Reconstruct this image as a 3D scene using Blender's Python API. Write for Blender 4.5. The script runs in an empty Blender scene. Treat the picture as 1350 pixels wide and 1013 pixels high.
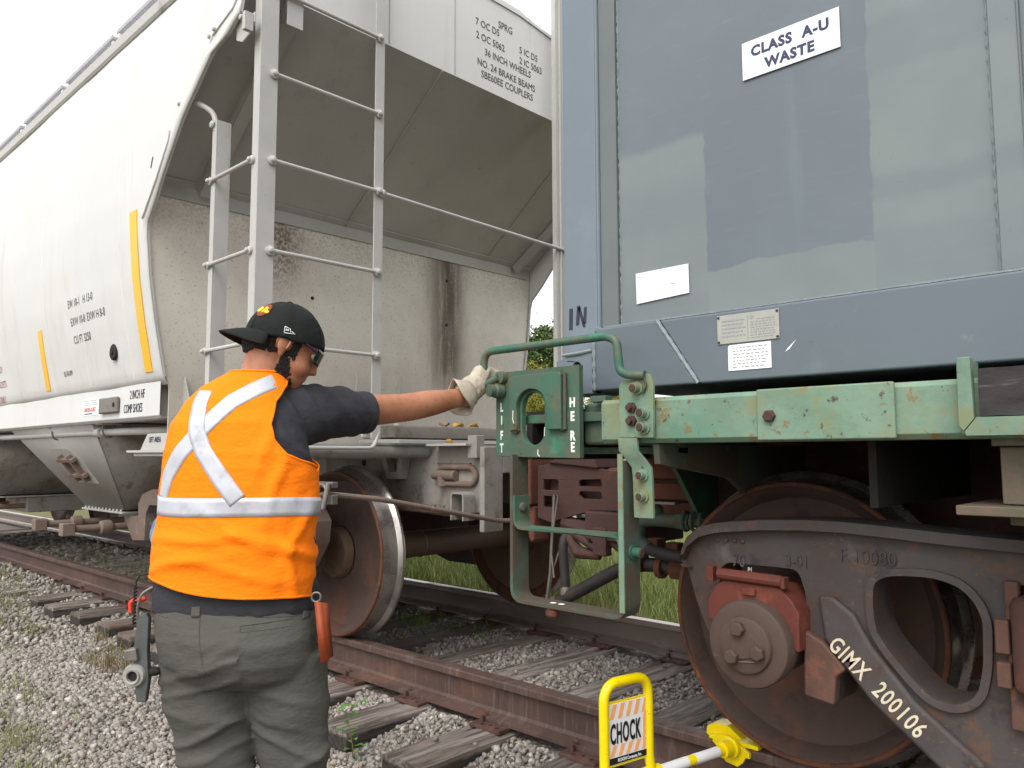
import bpy, bmesh, math, random
import numpy as np
from mathutils import Vector, Matrix, noise, geometry
from mathutils.bvhtree import BVHTree
R = math.radians
random.seed(7)
sc = bpy.context.scene
COL = sc.collection

# ---------------------------------------------------------------- camera
cam_d = bpy.data.cameras.new("camera")
cam = bpy.data.objects.new("camera", cam_d)
COL.objects.link(cam)
cam_d.sensor_width = 36.0
cam_d.lens = 27.707
cam_d.clip_start = 0.05
cam_d.clip_end = 1500
_yaw, _pitch, _roll = R(43.612), R(5.096), R(-0.164)
_f = Vector((-math.sin(_yaw) * math.cos(_pitch), math.cos(_yaw) * math.cos(_pitch), math.sin(_pitch)))
_r = _f.cross(Vector((0, 0, 1))).normalized()
_u = _r.cross(_f)
_r2 = math.cos(_roll) * _r + math.sin(_roll) * _u
_u2 = -math.sin(_roll) * _r + math.cos(_roll) * _u
cam.matrix_world = Matrix(((_r2.x, _u2.x, -_f.x, 0), (_r2.y, _u2.y, -_f.y, 0), (_r2.z, _u2.z, -_f.z, 1.0), (0, 0, 0, 1)))
sc.camera = cam

# ---------------------------------------------------------------- sky, sun, exposure
SUN_EL, SUN_AZ = 50.0, 160.0          # azimuth clockwise from +Y
world = bpy.data.worlds.new("World")
sc.world = world
world.use_nodes = True
wn = world.node_tree.nodes
wl = world.node_tree.links
bg = wn["Background"]
sky = wn.new("ShaderNodeTexSky")
sky.sky_type = 'NISHITA'
sky.sun_disc = False
sky.sun_elevation = R(SUN_EL)
sky.sun_rotation = R(SUN_AZ)
sky.dust_density = 6.0
sky.air_density = 1.0
sky.ozone_density = 1.0
hs = wn.new("ShaderNodeHueSaturation")       # overcast: the cloud layer takes the blue out
hs.inputs["Saturation"].default_value = 0.12
hs.inputs["Value"].default_value = 1.0
wl.new(sky.outputs[0], hs.inputs["Color"])
cm = wn.new("ShaderNodeMix"); cm.data_type = 'RGBA'     # even white cloud sheet in front of the blue
cm.inputs[0].default_value = 0.6
wl.new(hs.outputs[0], cm.inputs[6])
cm.inputs[7].default_value = (6.6, 6.6, 6.7, 1.0)
wl.new(cm.outputs[2], bg.inputs["Color"])
bg.inputs["Strength"].default_value = 0.15
sun_d = bpy.data.lights.new("sun", 'SUN')
sun_d.energy = 0.75
sun_d.angle = R(28)
sun_d.color = (1.0, 0.97, 0.92)
sun = bpy.data.objects.new("sun", sun_d)
COL.objects.link(sun)
_sd = Vector((math.sin(R(SUN_AZ)) * math.cos(R(SUN_EL)), math.cos(R(SUN_AZ)) * math.cos(R(SUN_EL)), math.sin(R(SUN_EL))))
sun.rotation_euler = _sd.to_track_quat('Z', 'Y').to_euler()
sun.location = (0, 0, 20)
sc.view_settings.view_transform = 'Standard'
sc.view_settings.look = 'None'
sc.view_settings.gamma = 1.0
sc.view_settings.use_curve_mapping = False
sc.view_settings.exposure = 0.88

# ---------------------------------------------------------------- helpers
def thing(name, label, cat, loc=(0, 0, 0), rz=0.0, group=None):
    o = bpy.data.objects.new(name, None)
    COL.objects.link(o)
    o.empty_display_size = 0.1
    o.location = loc
    o.rotation_euler = (0, 0, rz)
    o['label'] = label
    o['category'] = cat
    if group: o['group'] = group
    return o

def tag(o, label=None, cat=None, group=None, kind=None):
    if label: o['label'] = label
    if cat: o['category'] = cat
    if group: o['group'] = group
    if kind: o['kind'] = kind
    return o

def wloc(o):
    v = Vector((0, 0, 0))
    while o is not None:
        v += o.location
        o = o.parent
    return v

def fillet(path, r, n=5):
    P = [Vector(p) for p in path]
    out = [P[0]]
    for i in range(1, len(P) - 1):
        a, b, c = P[i - 1], P[i], P[i + 1]
        d1, d2 = (a - b), (c - b)
        l = min(r, d1.length * 0.49, d2.length * 0.49)
        p1, p2 = b + d1.normalized() * l, b + d2.normalized() * l
        for k in range(n + 1):
            t = k / n
            out.append((1 - t) ** 2 * p1 + 2 * t * (1 - t) * b + t * t * p2)
    out.append(P[-1])
    return out

class MB:
    def __init__(s):
        s.v = []; s.f = []
    def add(s, vs, fs):
        o = len(s.v)
        s.v += [tuple(p) for p in vs]
        s.f += [tuple(i + o for i in f) for f in fs]
        return s
    def box(s, x0, x1, y0, y1, z0, z1):
        vs = [(x, y, z) for x in (x0, x1) for y in (y0, y1) for z in (z0, z1)]
        return s.add(vs, [(0, 1, 3, 2), (4, 6, 7, 5), (0, 4, 5, 1), (2, 3, 7, 6), (0, 2, 6, 4), (1, 5, 7, 3)])
    def bar(s, a, b, w, h, up=(0, 0, 1)):
        a, b = Vector(a), Vector(b)
        d = (b - a).normalized()
        sd = d.cross(Vector(up))
        if sd.length < 1e-4: sd = d.cross(Vector((0, 1, 0)))
        sd.normalize(); u = sd.cross(d)
        vs = []
        for p in (a, b):
            for i, j in ((-1, -1), (1, -1), (1, 1), (-1, 1)):
                vs.append(p + sd * (w / 2 * i) + u * (h / 2 * j))
        return s.add(vs, [(0, 1, 2, 3)[::-1], (4, 5, 6, 7), (0, 1, 5, 4), (1, 2, 6, 5), (2, 3, 7, 6), (3, 0, 4, 7)])
    def tube(s, path, r, seg=10, cap=True, sq=None):
        P = [Vector(p) for p in path]
        n = len(P)
        rr = r if isinstance(r, (list, tuple)) else [r] * n
        vs, fs = [], []
        T = []
        for i in range(n):
            t = (P[min(i + 1, n - 1)] - P[max(i - 1, 0)])
            T.append(t.normalized() if t.length > 0 else Vector((0, 0, 1)))
        ref = Vector((0, 0, 1)) if abs(T[0].z) < 0.9 else Vector((1, 0, 0))
        a = T[0].cross(ref).normalized()
        for i in range(n):
            a = (a - T[i] * a.dot(T[i])).normalized()
            b = T[i].cross(a)
            for k in range(seg):
                th = 2 * math.pi * k / seg
                ra = rr[i] if not isinstance(rr[i], tuple) else None
                if ra is None:
                    vs.append(P[i] + a * (rr[i][0] * math.cos(th)) + b * (rr[i][1] * math.sin(th)))
                else:
                    vs.append(P[i] + (a * math.cos(th) + b * math.sin(th)) * ra)
        for i in range(n - 1):
            for k in range(seg):
                k2 = (k + 1) % seg
                fs.append((i * seg + k, i * seg + k2, (i + 1) * seg + k2, (i + 1) * seg + k))
        if cap:
            fs.append(tuple(range(seg))[::-1])
            fs.append(tuple((n - 1) * seg + k for k in range(seg)))
        return s.add(vs, fs)
    def lathe(s, prof, org, axis=(0, -1, 0), seg=24, rot=0.0, close=True):
        # prof: (radius, height along axis)
        ax = Vector(axis).normalized()
        ref = Vector((0, 0, 1)) if abs(ax.z) < 0.9 else Vector((1, 0, 0))
        a = ref.cross(ax).normalized(); b = ax.cross(a)
        org = Vector(org)
        vs, fs = [], []
        for (r, h) in prof:
            for k in range(seg):
                th = 2 * math.pi * k / seg + rot
                vs.append(org + ax * h + (a * math.cos(th) + b * math.sin(th)) * max(r, 1e-5))
        for i in range(len(prof) - 1):
            for k in range(seg):
                k2 = (k + 1) % seg
                fs.append((i * seg + k, i * seg + k2, (i + 1) * seg + k2, (i + 1) * seg + k))
        if close:
            if prof[0][0] > 1e-4: fs.append(tuple(range(seg))[::-1])
            if prof[-1][0] > 1e-4: fs.append(tuple((len(prof) - 1) * seg + k for k in range(seg)))
        return s.add(vs, fs)
    def ell(s, c, r, M=None, seg=16, rings=10):
        c = Vector(c)
        vs, fs = [], []
        for i in range(rings + 1):
            ph = math.pi * i / rings
            for k in range(seg):
                th = 2 * math.pi * k / seg
                p = Vector((r[0] * math.sin(ph) * math.cos(th), r[1] * math.sin(ph) * math.sin(th), r[2] * math.cos(ph)))
                if M is not None: p = M @ p
                vs.append(c + p)
        for i in range(rings):
            for k in range(seg):
                k2 = (k + 1) % seg
                fs.append((i * seg + k, (i + 1) * seg + k, (i + 1) * seg + k2, i * seg + k2))
        return s.add(vs, fs)
    def prism(s, pts, plane, a0, a1, holes=()):
        # pts 2D in 'xz' (extruded in y), 'yz' (x) or 'xy' (z)
        loops = [list(pts)] + [list(h) for h in holes]
        def P(p, a):
            return {'xz': (p[0], a, p[1]), 'yz': (a, p[0], p[1]), 'xy': (p[0], p[1], a)}[plane]
        flat = [p for l in loops for p in l]
        tri = geometry.tessellate_polygon([[Vector((p[0], p[1], 0)) for p in l] for l in loops])
        n = len(flat)
        vs = [P(p, a0) for p in flat] + [P(p, a1) for p in flat]
        fs = [tuple(t) for t in tri] + [tuple(i + n for i in t)[::-1] for t in tri]
        o = 0
        for l in loops:
            m = len(l)
            for i in range(m):
                j = (i + 1) % m
                fs.append((o + i, o + j, n + o + j, n + o + i))
            o += m
        return s.add(vs, fs)
    def strap(s, path, t, plane, a0, a1):
        # flat bar of thickness t bent along a 2D path, width a0..a1 across
        P = [Vector((p[0], p[1])) for p in path]
        L, Rr = [], []
        for i, p in enumerate(P):
            d = (P[min(i + 1, len(P) - 1)] - P[max(i - 1, 0)]).normalized()
            nrm = Vector((-d.y, d.x)) * t / 2
            L.append(p + nrm); Rr.append(p - nrm)
        return s.prism([tuple(q) for q in L] + [tuple(q) for q in reversed(Rr)], plane, a0, a1)
    def grid(s, fn, nu, nv, close_u=False):
        vs = [fn(i / (nu - 1) if not close_u else i / nu, j / (nv - 1)) for j in range(nv) for i in range(nu)]
        fs = []
        for j in range(nv - 1):
            for i in range(nu if close_u else nu - 1):
                i2 = (i + 1) % nu
                fs.append((j * nu + i, j * nu + i2, (j + 1) * nu + i2, (j + 1) * nu + i))
        return s.add(vs, fs)
    def build(s, name, mat, parent=None, bevel=0.0, label=None, kind=None, smooth=True, ang=32, subsurf=0, fixn=True, solid=0.0, seg=2, local=False):
        off = Vector((0, 0, 0)) if (parent is None or local) else wloc(parent)
        me = bpy.data.meshes.new(name)
        me.from_pydata([(p[0] - off.x, p[1] - off.y, p[2] - off.z) for p in s.v], [], s.f)
        if fixn:
            bm = bmesh.new(); bm.from_mesh(me)
            bmesh.ops.recalc_face_normals(bm, faces=bm.faces)
            bm.to_mesh(me); bm.free()
        me.update()
        if smooth:
            me.shade_smooth()
            me.set_sharp_from_angle(angle=R(ang))
        o = bpy.data.objects.new(name, me)
        COL.objects.link(o)
        if mat: me.materials.append(mat)
        if parent is not None: o.parent = parent
        if solid:
            m = o.modifiers.new("solid", 'SOLIDIFY'); m.thickness = abs(solid); m.offset = -1 if solid > 0 else 1
        if bevel:
            m = o.modifiers.new("bevel", 'BEVEL'); m.width = bevel; m.segments = seg
            m.limit_method = 'ANGLE'; m.angle_limit = R(40)
            m.harden_normals = True
        if subsurf:
            m = o.modifiers.new("sub", 'SUBSURF'); m.levels = subsurf; m.render_levels = subsurf
        if label: o['label'] = label
        if kind: o['kind'] = kind
        return o

def inst(o, parent, delta, name=None):
    c = o.copy()
    COL.objects.link(c)
    c.parent = parent
    c.location = o.location + Vector(delta)
    return c

def lettering(txt, size, org, mat, parent, face='-y', align='LEFT', sx=1.0, space=1.0, line=1.0, bold=0.0, tilt=0.0, name='lettering', ext=0.0006, matrix=None, project=None):
    cu = bpy.data.curves.new(name, 'FONT')
    cu.body = txt; cu.size = size; cu.align_x = align
    cu.space_character = space; cu.space_line = line; cu.offset = bold
    cu.resolution_u = 3; cu.extrude = ext
    tmp = bpy.data.objects.new(name, cu)
    COL.objects.link(tmp)
    bpy.context.view_layer.update()
    me = bpy.data.meshes.new_from_object(tmp.evaluated_get(bpy.context.evaluated_depsgraph_get()))
    bpy.data.objects.remove(tmp)
    if matrix is None:
        if face == '-y': M = Matrix.Rotation(R(90), 4, 'X')
        elif face == '+x': M = Matrix.Rotation(R(90), 4, 'Z') @ Matrix.Rotation(R(90), 4, 'X')
        off = wloc(parent)
        M = Matrix.Translation(Vector(org) - off) @ M @ Matrix.Rotation(R(tilt), 4, 'Z') @ Matrix.Diagonal((sx, 1, 1, 1))
    else:
        M = matrix @ Matrix.Diagonal((sx, 1, 1, 1))
    me.transform(M)
    me.materials.clear(); me.materials.append(mat)
    if project is not None:
        off = wloc(parent)
        for v in me.vertices:
            w = v.co + off
            v.co.y = project(w.x, w.z) - off.y
    o = bpy.data.objects.new(name, me)
    COL.objects.link(o); o.parent = parent
    return o

# ---------------------------------------------------------------- materials
def srgb(h):
    if isinstance(h, tuple): return (*h, 1.0)
    h = h.lstrip('#')
    o = []
    for i in (0, 2, 4):
        c = int(h[i:i + 2], 16) / 255
        o.append(c / 12.92 if c <= 0.04045 else ((c + 0.055) / 1.055) ** 2.4)
    return (*o, 1.0)

class NT:
    def __init__(s, name):
        s.m = bpy.data.materials.new(name)
        s.m.use_nodes = True
        s.n = s.m.node_tree.nodes; s.l = s.m.node_tree.links
        s.b = s.n["Principled BSDF"]
        s.tc = s.n.new("ShaderNodeTexCoord")
        s.co = s.tc.outputs["Object"]
    def mapped(s, scale=(1, 1, 1), loc=(0, 0, 0), rot=(0, 0, 0)):
        m = s.n.new("ShaderNodeMapping")
        s.l.new(s.co, m.inputs[0])
        m.inputs["Scale"].default_value = scale
        m.inputs["Location"].default_value = loc
        m.inputs["Rotation"].default_value = rot
        return m.outputs[0]
    def noise(s, scale=5, detail=5, rough=0.6, stretch=(1, 1, 1), loc=(0, 0, 0), vec=None):
        t = s.n.new("ShaderNodeTexNoise")
        s.l.new(vec if vec is not None else s.mapped(stretch, loc), t.inputs["Vector"])
        t.inputs["Scale"].default_value = scale
        t.inputs["Detail"].default_value = detail
        t.inputs["Roughness"].default_value = rough
        return t.outputs[0]
    def ramp(s, fac, a, b, lo=0.0, hi=1.0):
        m = s.n.new("ShaderNodeMapRange")
        m.interpolation_type = 'SMOOTHSTEP'
        s.l.new(fac, m.inputs[0])
        m.inputs[1].default_value = a; m.inputs[2].default_value = b
        m.inputs[3].default_value = lo; m.inputs[4].default_value = hi
        return m.outputs[0]
    def math(s, op, a, b=None):
        m = s.n.new("ShaderNodeMath"); m.operation = op
        for i, x in enumerate((a, b)):
            if x is None: continue
            if isinstance(x, (int, float)): m.inputs[i].default_value = x
            else: s.l.new(x, m.inputs[i])
        return m.outputs[0]
    def mix(s, fac, a, b, mode='MIX'):
        m = s.n.new("ShaderNodeMix"); m.data_type = 'RGBA'; m.blend_type = mode
        for i, x in ((0, fac), (6, a), (7, b)):
            if isinstance(x, (int, float)): m.inputs[i].default_value = x
            elif isinstance(x, (tuple, str)): m.inputs[i].default_value = srgb(x) if not (isinstance(x, tuple) and len(x) == 4) else x
            else: s.l.new(x, m.inputs[i])
        return m.outputs[2]
    def xyz(s, vec=None):
        m = s.n.new("ShaderNodeSeparateXYZ")
        s.l.new(vec if vec is not None else s.co, m.inputs[0])
        return m.outputs
    def bump(s, h, strength=0.3, dist=0.01, prev=None):
        m = s.n.new("ShaderNodeBump")
        s.l.new(h, m.inputs["Height"])
        m.inputs["Strength"].default_value = strength
        m.inputs["Distance"].default_value = dist
        if prev is not None: s.l.new(prev, m.inputs["Normal"])
        return m.outputs[0]
    def done(s, col, rough=0.6, metal=0.0, nrm=None, spec=None):
        if isinstance(col, (tuple, str)): s.b.inputs["Base Color"].default_value = srgb(col) if not (isinstance(col, tuple) and len(col) == 4) else col
        else: s.l.new(col, s.b.inputs["Base Color"])
        if isinstance(rough, (int, float)): s.b.inputs["Roughness"].default_value = rough
        else: s.l.new(rough, s.b.inputs["Roughness"])
        if isinstance(metal, (int, float)): s.b.inputs["Metallic"].default_value = metal
        else: s.l.new(metal, s.b.inputs["Metallic"])
        if nrm is not None: s.l.new(nrm, s.b.inputs["Normal"])
        if spec is not None: s.b.inputs["Specular IOR Level"].default_value = spec
        return s.m

def painted(name, col, rough=0.55, var=0.14, vscale=2.5, patches=(), bump=(60, 0.12, 0.002), metal=0.0, stretch=(1, 1, 1), bumps=()):
    """patches: (colour, scale, lo, hi, amount, stretch)"""
    t = NT(name)
    n1 = t.noise(vscale, 6, 0.65, stretch)
    d = t.ramp(n1, 0.3, 0.7, 1 - var, 1 + var * 0.6)
    base = t.n.new("ShaderNodeHueSaturation")
    base.inputs["Color"].default_value = srgb(col)
    t.l.new(d, base.inputs["Value"])
    c = base.outputs[0]
    for i, p in enumerate(patches):
        st = p[5] if len(p) > 5 else (1, 1, 1)
        nf = t.noise(p[1], 8, 0.7, st, loc=(3.1 * i + 1, 7.7 * i, 1.3 * i))
        f = t.math('MULTIPLY', t.ramp(nf, p[2], p[3]), p[4])
        c = t.mix(f, c, p[0])
    nb = t.noise(bump[0], 4, 0.6)
    nr = t.bump(nb, bump[1], bump[2])
    for (sc_, st_, di_) in bumps:
        nr = t.bump(t.noise(sc_, 3, 0.5), st_, di_, nr)
    rg = t.ramp(n1, 0.3, 0.7, max(0.05, rough - 0.1), min(1, rough + 0.12))
    return t.done(c, rg, metal, nr)
RUST = '#5a3322'
M = {}
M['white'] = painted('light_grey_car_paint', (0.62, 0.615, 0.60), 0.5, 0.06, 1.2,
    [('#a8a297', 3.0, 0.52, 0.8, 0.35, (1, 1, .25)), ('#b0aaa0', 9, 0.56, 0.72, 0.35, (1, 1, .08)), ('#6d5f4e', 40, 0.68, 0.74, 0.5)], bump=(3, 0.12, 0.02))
M['board'] = painted('galvanised_grating', '#a9a8ad', 0.5, 0.1, 10, [], metal=.2)
M['grimy'] = painted('grimy_grey_frame_paint', (0.27, 0.255, 0.23), 0.7, 0.12, 3.0, [('#6b5f52', 3, 0.46, 0.66, 0.7), ('#4a3c30', 9, 0.54, 0.68, 0.6), ('#5a4a3a', 50, 0.60, 0.68, 0.6)], bump=(30, .3, .003))
M['olive'] = painted('rusty_olive_bracket_paint', '#54523f', 0.65, 0.15, 5.0, [('#6b5348', 4, 0.44, 0.62, 0.85), ('#4f7a5c', 7, 0.58, 0.70, 0.5)], bump=(60, .3, .003))
M['tan'] = painted('dusty_tan_casting', '#74645a', 0.75, 0.15, 5.0, [('#6a4c3a', 7, 0.5, 0.66, 0.7), ('#a49484', 10, 0.58, 0.7, 0.5)], bump=(60, .4, .003))
M['toolgrey'] = painted('worn_dark_tool', '#565a58', 0.5, 0.2, 14.0, [('#7c807c', 30, 0.55, 0.66, 0.6)], bump=(80, .2, .001), metal=.3)
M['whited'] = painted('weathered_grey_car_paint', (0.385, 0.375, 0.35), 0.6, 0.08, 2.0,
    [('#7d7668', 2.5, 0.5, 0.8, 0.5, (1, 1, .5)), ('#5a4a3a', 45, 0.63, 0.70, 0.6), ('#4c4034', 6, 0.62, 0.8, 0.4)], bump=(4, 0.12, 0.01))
M['stile'] = painted('grey_ladder_paint', (0.44, 0.43, 0.41), 0.5, 0.08, 3.0,
    [('#6b5a48', 5, 0.56, 0.75, 0.6, (1, 1, .4)), ('#4a3c30', 60, 0.64, 0.7, 0.6)], bump=(30, 0.1, 0.002))
M['green'] = painted('weathered_green_paint', '#336350', 0.6, 0.22, 4.0,
    [('#48594a', 5, 0.40, 0.58, 0.85), ('#5e5a46', 9, 0.50, 0.62, 0.8), ('#4a3222', 16, 0.60, 0.66, 0.85), ('#2f8a68', 7, 0.58, 0.68, 0.5)], bump=(50, 0.2, 0.002))
M['greenbeam'] = painted('faded_green_beam_paint', '#66826f', 0.6, 0.15, 3.0,
    [('#78917d', 2.2, 0.42, 0.60, 0.8, (1, 1, 1.5)), ('#4d8069', 3.5, 0.5, 0.66, 0.5, (1, 1, 2)), ('#7d7a50', 7, 0.48, 0.62, 0.65), ('#7c5a2c', 18, 0.58, 0.64, 0.7), ('#4d3020', 26, 0.60, 0.65, 0.9)], bump=(80, 0.25, 0.002))
M['greendull'] = painted('grimy_green_paint', '#47584c', 0.7, 0.2, 6.0,
    [('#4f4438', 5, 0.40, 0.55, 0.9), ('#2f8564', 12, 0.60, 0.68, 0.6)], bump=(60, 0.25, 0.002))
M['rust'] = painted('dark_rusted_casting', '#472f2a', 0.8, 0.2, 5.0,
    [('#6b3a22', 5, 0.5, 0.65, 0.7), ('#2b2220', 8, 0.55, 0.7, 0.6)], bump=(70, 0.5, 0.004))
M['rustbright'] = painted('orange_rust', '#643b29', 0.85, 0.2, 8.0, [('#4a2c20', 7, 0.5, 0.65, 0.6)], bump=(80, 0.5, 0.003))
M['sideframe'] = painted('sooty_black_casting', '#464140', 0.7, 0.25, 5.0,
    [('#463630', 3.2, 0.42, 0.58, 0.9), ('#63462f', 12, 0.55, 0.66, 0.6), ('#6b6868', 5, 0.60, 0.72, 0.5), ('#232226', 9, 0.56, 0.66, 0.6), ('#7a563a', 40, 0.62, 0.67, 0.5)], bump=(45, 0.35, 0.004))
M['rustfoot'] = painted('brown_rust_casting', '#5c4036', 0.8, 0.2, 7.0, [('#754c38', 9, 0.5, 0.64, 0.7), ('#2f2624', 8, 0.54, 0.66, 0.7)], bump=(60, 0.5, 0.003))
M['redbox'] = painted('oxide_red_adapter', '#5f2c20', 0.7, 0.18, 6.0, [('#8a4a34', 9, 0.52, 0.66, 0.5), ('#3a2620', 12, 0.58, 0.68, 0.5)], bump=(60, 0.4, 0.003))
M['cap'] = painted('dusty_bearing_cap', '#4c3c34', 0.75, 0.15, 8.0, [('#463229', 12, 0.5, 0.65, 0.5), ('#80766b', 30, 0.62, 0.7, 0.4)], bump=(70, 0.4, 0.002))
M['wheelface'] = painted('brown_wheel_plate', '#4b3a33', 0.75, 0.22, 4.0, [('#6b4029', 5, 0.50, 0.66, 0.6), ('#342420', 8, 0.52, 0.66, 0.6), ('#8d8782', 55, 0.68, 0.72, 0.3)], bump=(50, 0.4, 0.003))
M['rim'] = painted('rusty_wheel_rim', '#5f3822', 0.75, 0.25, 10.0, [('#3c2820', 10, 0.45, 0.62, 0.8), ('#8a5027', 16, 0.58, 0.70, 0.6)], bump=(60, 0.4, 0.002))
M['tread'] = painted('worn_wheel_tread', '#b5b0ab', 0.3, 0.2, 6.0, [('#6a5c54', 5, 0.50, 0.66, 0.6)], bump=(40, 0.15, 0.001), metal=0.85)
M['axle'] = painted('brown_axle', '#66503f', 0.65, 0.15, 6.0, [('#9a948c', 45, 0.67, 0.72, 0.6), ('#35261f', 4, 0.5, 0.7, 0.5)], bump=(60, 0.3, 0.002))
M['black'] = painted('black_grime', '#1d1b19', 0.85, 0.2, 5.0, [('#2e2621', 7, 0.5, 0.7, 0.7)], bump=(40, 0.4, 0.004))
M['rubber'] = painted('dusty_rubber_hose', '#2a2625', 0.7, 0.15, 12.0, [('#4a4039', 9, 0.5, 0.7, 0.5)], bump=(120, 0.3, 0.001))
M['steel'] = painted('galvanised_steel', '#7c7770', 0.45, 0.15, 10.0, [('#5b4636', 14, 0.55, 0.7, 0.6)], bump=(90, 0.2, 0.001), metal=0.5)
M['blue'] = painted('blue_grey_container_paint', (0.150, 0.185, 0.218), 0.5, 0.07, 1.5,
    [('#7c8c95', 3, 0.5, 0.75, 0.4), ('#4e5d6a', 30, 0.66, 0.72, 0.35)], bump=(25, 0.10, 0.003))
M['bluerail'] = painted('slate_blue_rail_paint', (0.110, 0.136, 0.158), 0.5, 0.1, 1.3,
    [('#6b7880', 3, 0.50, 0.70, 0.5), ('#4d3a2a', 22, 0.67, 0.71, 0.6), ('#8a8f92', 9, 0.64, 0.72, 0.35)], bump=(25, 0.12, 0.003))
M['bluegap'] = painted('grey_green_groove_paint', (0.125, 0.145, 0.145), 0.5, 0.1, 4.0, [], bump=(40, 0.2, 0.002))
M['weld'] = painted('painted_weld_bead', (0.20, 0.235, 0.245), 0.45, 0.1, 20.0, [], bump=(90, 0.7, 0.004))
M['paper'] = painted('white_sticker', (0.82, 0.82, 0.83), 0.35, 0.03, 6.0, [], bump=(10, 0.05, 0.002))
M['plate'] = painted('etched_metal_plate', '#a3a39b', 0.4, 0.1, 12.0, [], bump=(60, 0.2, 0.001), metal=0.25)
M['ink'] = painted('dark_ink', '#23283a', 0.6, 0.05, 5.0, [])
M['navyink'] = painted('navy_ink', '#2c3558', 0.6, 0.05, 5.0, [])
M['fadeink'] = painted('faded_black_stencil', '#4b4a4a', 0.6, 0.15, 30.0, [])
M['greyink'] = painted('pale_grey_print', '#8f9296', 0.6, 0.05, 5.0, [])
M['redink'] = painted('faded_red_print', '#b4686c', 0.6, 0.05, 5.0, [])
M['red'] = painted('red_print', '#b23036', 0.6, 0.05, 5.0, [])
M['stencil'] = painted('cream_stencil_paint', '#d3c7ac', 0.7, 0.1, 20.0, [('#6a5a4a', 60, 0.60, 0.66, 0.7)])
M['whitepaint'] = painted('white_stencil_paint', '#dfe2dc', 0.6, 0.1, 20.0, [('#55705c', 70, 0.60, 0.66, 0.6)])
M['yellowtape'] = painted('yellow_reflective_tape', '#f0b400', 0.35, 0.06, 8.0, [], bump=(200, 0.1, 0.001))
M['yellow'] = painted('yellow_powder_coat', '#e6cc00', 0.35, 0.05, 8.0, [('#8a7a30', 24, 0.60, 0.70, 0.5), ('#5a4a2a', 50, 0.65, 0.69, 0.8)], bump=(30, 0.05, 0.001))
M['timber'] = painted('creosoted_deck_timber', '#2e2a2b', 0.75, 0.25, 3.0,
    [('#8f8a86', 9, 0.60, 0.68, 0.7, (.15, 1, 2.5))], bump=(20, 0.6, 0.006))
M['blackstrip'] = painted('black_print_strip', '#151515', 0.5, 0.03, 5.0, [])
M['orangeprint'] = painted('faded_orange_print', '#eaa76a', 0.45, 0.05, 5.0, [])
M['white_sign'] = painted('white_sign_face', '#dcdcdc', 0.45, 0.04, 5.0, [])
M['bluehub'] = painted('light_blue_bearing_cap', '#6f93b8', 0.5, 0.15, 8.0, [('#4b3a30', 14, 0.58, 0.68, 0.7)])
M['leafyellow'] = painted('yellow_fallen_leaf', '#b58f2c', 0.7, 0.2, 30.0, [])
M['leafbrown'] = painted('brown_fallen_leaf', '#7d4f2a', 0.7, 0.2, 30.0, [])

# sleepers: weathered, split wood
def wood_mat():
    t = NT('weathered_sleeper_wood')
    oi = t.n.new("ShaderNodeObjectInfo")
    add = t.n.new("ShaderNodeVectorMath"); add.operation = 'ADD'
    mul = t.n.new("ShaderNodeVectorMath"); mul.operation = 'SCALE'
    cmb = t.n.new("ShaderNodeCombineXYZ")
    for i in range(3): t.l.new(oi.outputs["Random"], cmb.inputs[i])
    t.l.new(cmb.outputs[0], mul.inputs[0]); mul.inputs["Scale"].default_value = 37.0
    t.l.new(t.co, add.inputs[0]); t.l.new(mul.outputs[0], add.inputs[1])
    mp = t.n.new("ShaderNodeMapping"); t.l.new(add.outputs[0], mp.inputs[0])
    mp.inputs["Scale"].default_value = (1, 0.07, 1)
    grain = t.noise(38, 8, 0.72, vec=mp.outputs[0])
    big = t.noise(4, 4, 0.6, vec=mp.outputs[0])
    c = t.mix(t.ramp(grain, 0.36, 0.62), '#544a44', '#b0a69e')
    c = t.mix(t.ramp(big, 0.4, 0.62, 0, .7), c, '#6d5a4c')
    c = t.mix(t.ramp(oi.outputs["Random"], 0.3, 1.0, 0.0, 0.45), c, '#4d4038')
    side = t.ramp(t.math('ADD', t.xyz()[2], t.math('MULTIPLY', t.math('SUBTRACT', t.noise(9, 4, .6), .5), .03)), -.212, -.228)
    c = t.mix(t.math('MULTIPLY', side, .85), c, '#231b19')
    nr = t.bump(grain, 1.0, 0.03)
    return t.done(c, 0.85, 0, nr)
M['wood'] = wood_mat()

def rail_mat():
    t = NT('rusty_rail_steel')
    n1 = t.noise(6, 6, 0.7, (0.4, 1, 1)); n2 = t.noise(14, 5, 0.6, (3, 1, .3), loc=(4, 4, 4))
    c = t.mix(t.ramp(n1, 0.35, 0.65), '#54362c', '#73483a')
    c = t.mix(t.ramp(n2, 0.5, 0.75, 0, .6), c, '#7d6a60')
    z = t.xyz()[2]
    top = t.ramp(z, -0.0025, -0.0005)
    worn = t.math('MULTIPLY', top, t.ramp(n1, 0.25, 0.5, 0.45, 1.0))
    c = t.mix(worn, c, '#a59a93')
    rg = t.mix(worn, (0.8, 0.8, 0.8), (0.3, 0.3, 0.3))
    return t.done(c, rg, t.math('MULTIPLY', worn, 0.8), t.bump(t.noise(70, 4, .6), 0.35, 0.002))
M['rail'] = rail_mat()
M['railnear'] = painted('brown_rail_steel', '#4d3a34', 0.65, 0.18, 6.0,
    [('#66493a', 5, 0.48, 0.66, 0.7, (.5, 1, 1)), ('#675c57', 10, 0.52, 0.66, 0.7, (4, 1, .25)), ('#3a2c28', 16, 0.55, 0.68, 0.6, (4, 1, .4)), ('#7d4b2c', 30, 0.60, 0.68, 0.5)], bump=(70, 0.35, 0.002))
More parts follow.
